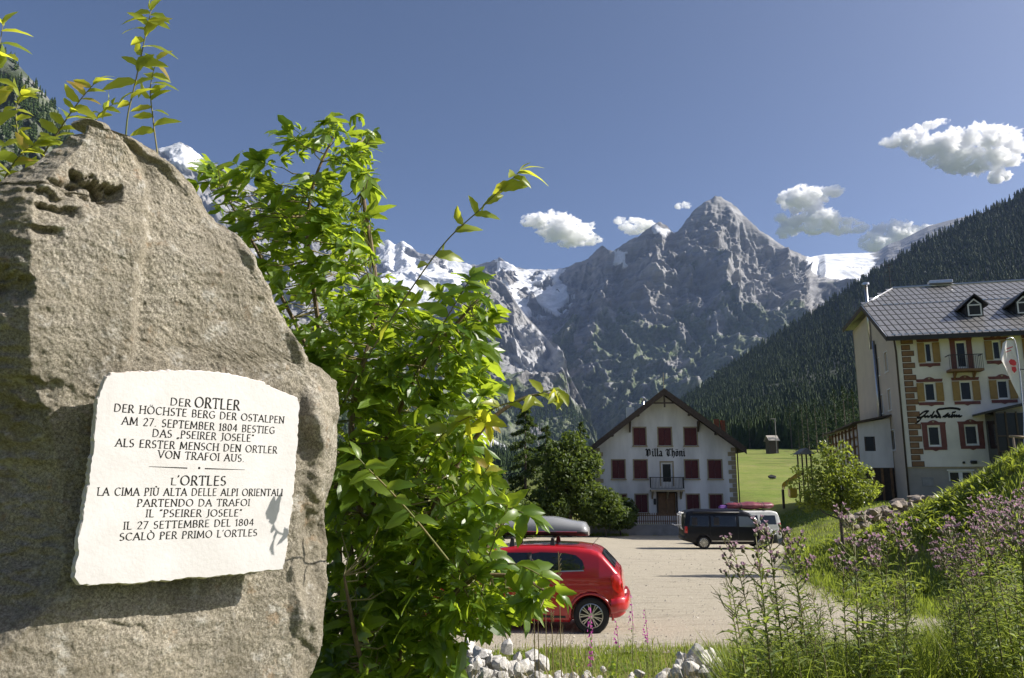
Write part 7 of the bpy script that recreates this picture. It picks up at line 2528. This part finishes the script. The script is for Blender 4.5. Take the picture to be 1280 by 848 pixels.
    MB().box(-w, w, 0, 5, -4, (zr - zb) * .5).build('wall', M['wood_dark'], h)
    for sg in (-1, 1): MB().prism([(-w - .5, 2.5, zr - zb), (w + .5, 2.5, zr - zb), (w + .5, 2.5 + sg * 3.4, (zr - zb) * .38), (-w - .5, 2.5 + sg * 3.4, (zr - zb) * .38)], (0, 0, -.2)).build('roof', M['grey_plaster'], h)
    m = at(967.5, 524, d)
    MB().tube([(m.x - g.x, -1, -4), (m.x - g.x, -1, m.z - zb)], .14, 6).build('mast', M['concrete'], h)
    MB().tube([(m.x - g.x - 1.8, -1, m.z - zb), (m.x - g.x + .4, -1, m.z - zb)], .12, 6).build('lamp_arm', M['concrete'], h)
    # dry stone wall / boulders below the hotel corner
    rs = random.Random(12)
    meshes = [stone_mesh(400 + k, (1, rs.uniform(.6, .9), rs.uniform(.45, .7)), M['wall_stone'], 3) for k in range(8)]
    wall = empty('dry_stone_wall', ground_pt(1120, 32), 0, 'rough dry stone wall of brown boulders between the young tree and the hotel', 'stone wall')
    wl = wall.location.copy()
    for k in range(130):
        t = rs.random()
        px = 1056 + 112 * t; d = 29.0 + 7.5 * t + rs.uniform(-.8, .8)
        ytop = 648 - 33 * t; ybot = 700 - 55 * t
        y = ybot + (ytop - ybot) * rs.random() ** .8
        p = at(px, y, d + 1.2 * (1 - (y - ytop) / (ybot - ytop + .1)))
        s_ = rs.uniform(.18, .42)
        o = link('stone', meshes[rs.randrange(8)], wall, p - wl, (rs.uniform(-.3, .3), rs.uniform(-.3, .3), rs.uniform(0, 6)), s_)
    # bank behind the stones so that they rest on earth
    V = []
    for t in np.linspace(-.05, 1.08, 24):
        px = 1056 + 112 * t; d = 29.4 + 7.5 * t
        a = at(px, 702 - 55 * t, d); b_ = at(px, 652 - 33 * t, d + 1.3); c_ = at(px + 6, 650 - 33 * t, d + 4); a.z -= .5; c_.z -= .2
        V.append([tuple(a), tuple(b_), tuple(c_)])
    me = grid_mesh('earth_bank', np.array(V), M['ground']); tag(link('earth_bank', me), kind='structure')
    # narrow earth path climbing the mound
    # (worn strip, follows the ground)
    pts = [(13.2, 30.5), (13.9, 28), (14.6, 25.8), (15.5, 23.8), (16.6, 22.2)]
    V = []
    for a, b_ in zip(pts[:-1], pts[1:]):
        for t in np.linspace(0, 1, 6, endpoint=False):
            x, y = a[0] + (b_[0] - a[0]) * t, a[1] + (b_[1] - a[1]) * t
            V.append([(x - .28, y, float(ground_z(x - .28, y)) + .05), (x + .1, y + .1, float(ground_z(x + .1, y + .1)) + .06)])
    tag(link('footpath', grid_mesh('footpath', np.array(V), M['earth'])), kind='structure')

# ------------------------------------------------------------------ assemble
build_ground()
_L2 = build_mountains()
build_spur_forest(_L2)
build_hills()
build_clouds()
build_haze()
build_boulder()
build_villa()
build_hotel()
build_red_car()
build_vans()
build_small_things()
build_trees()
build_big_shrub()
build_saplings()
build_thistles()
build_fireweed()
build_grass()
build_stones()
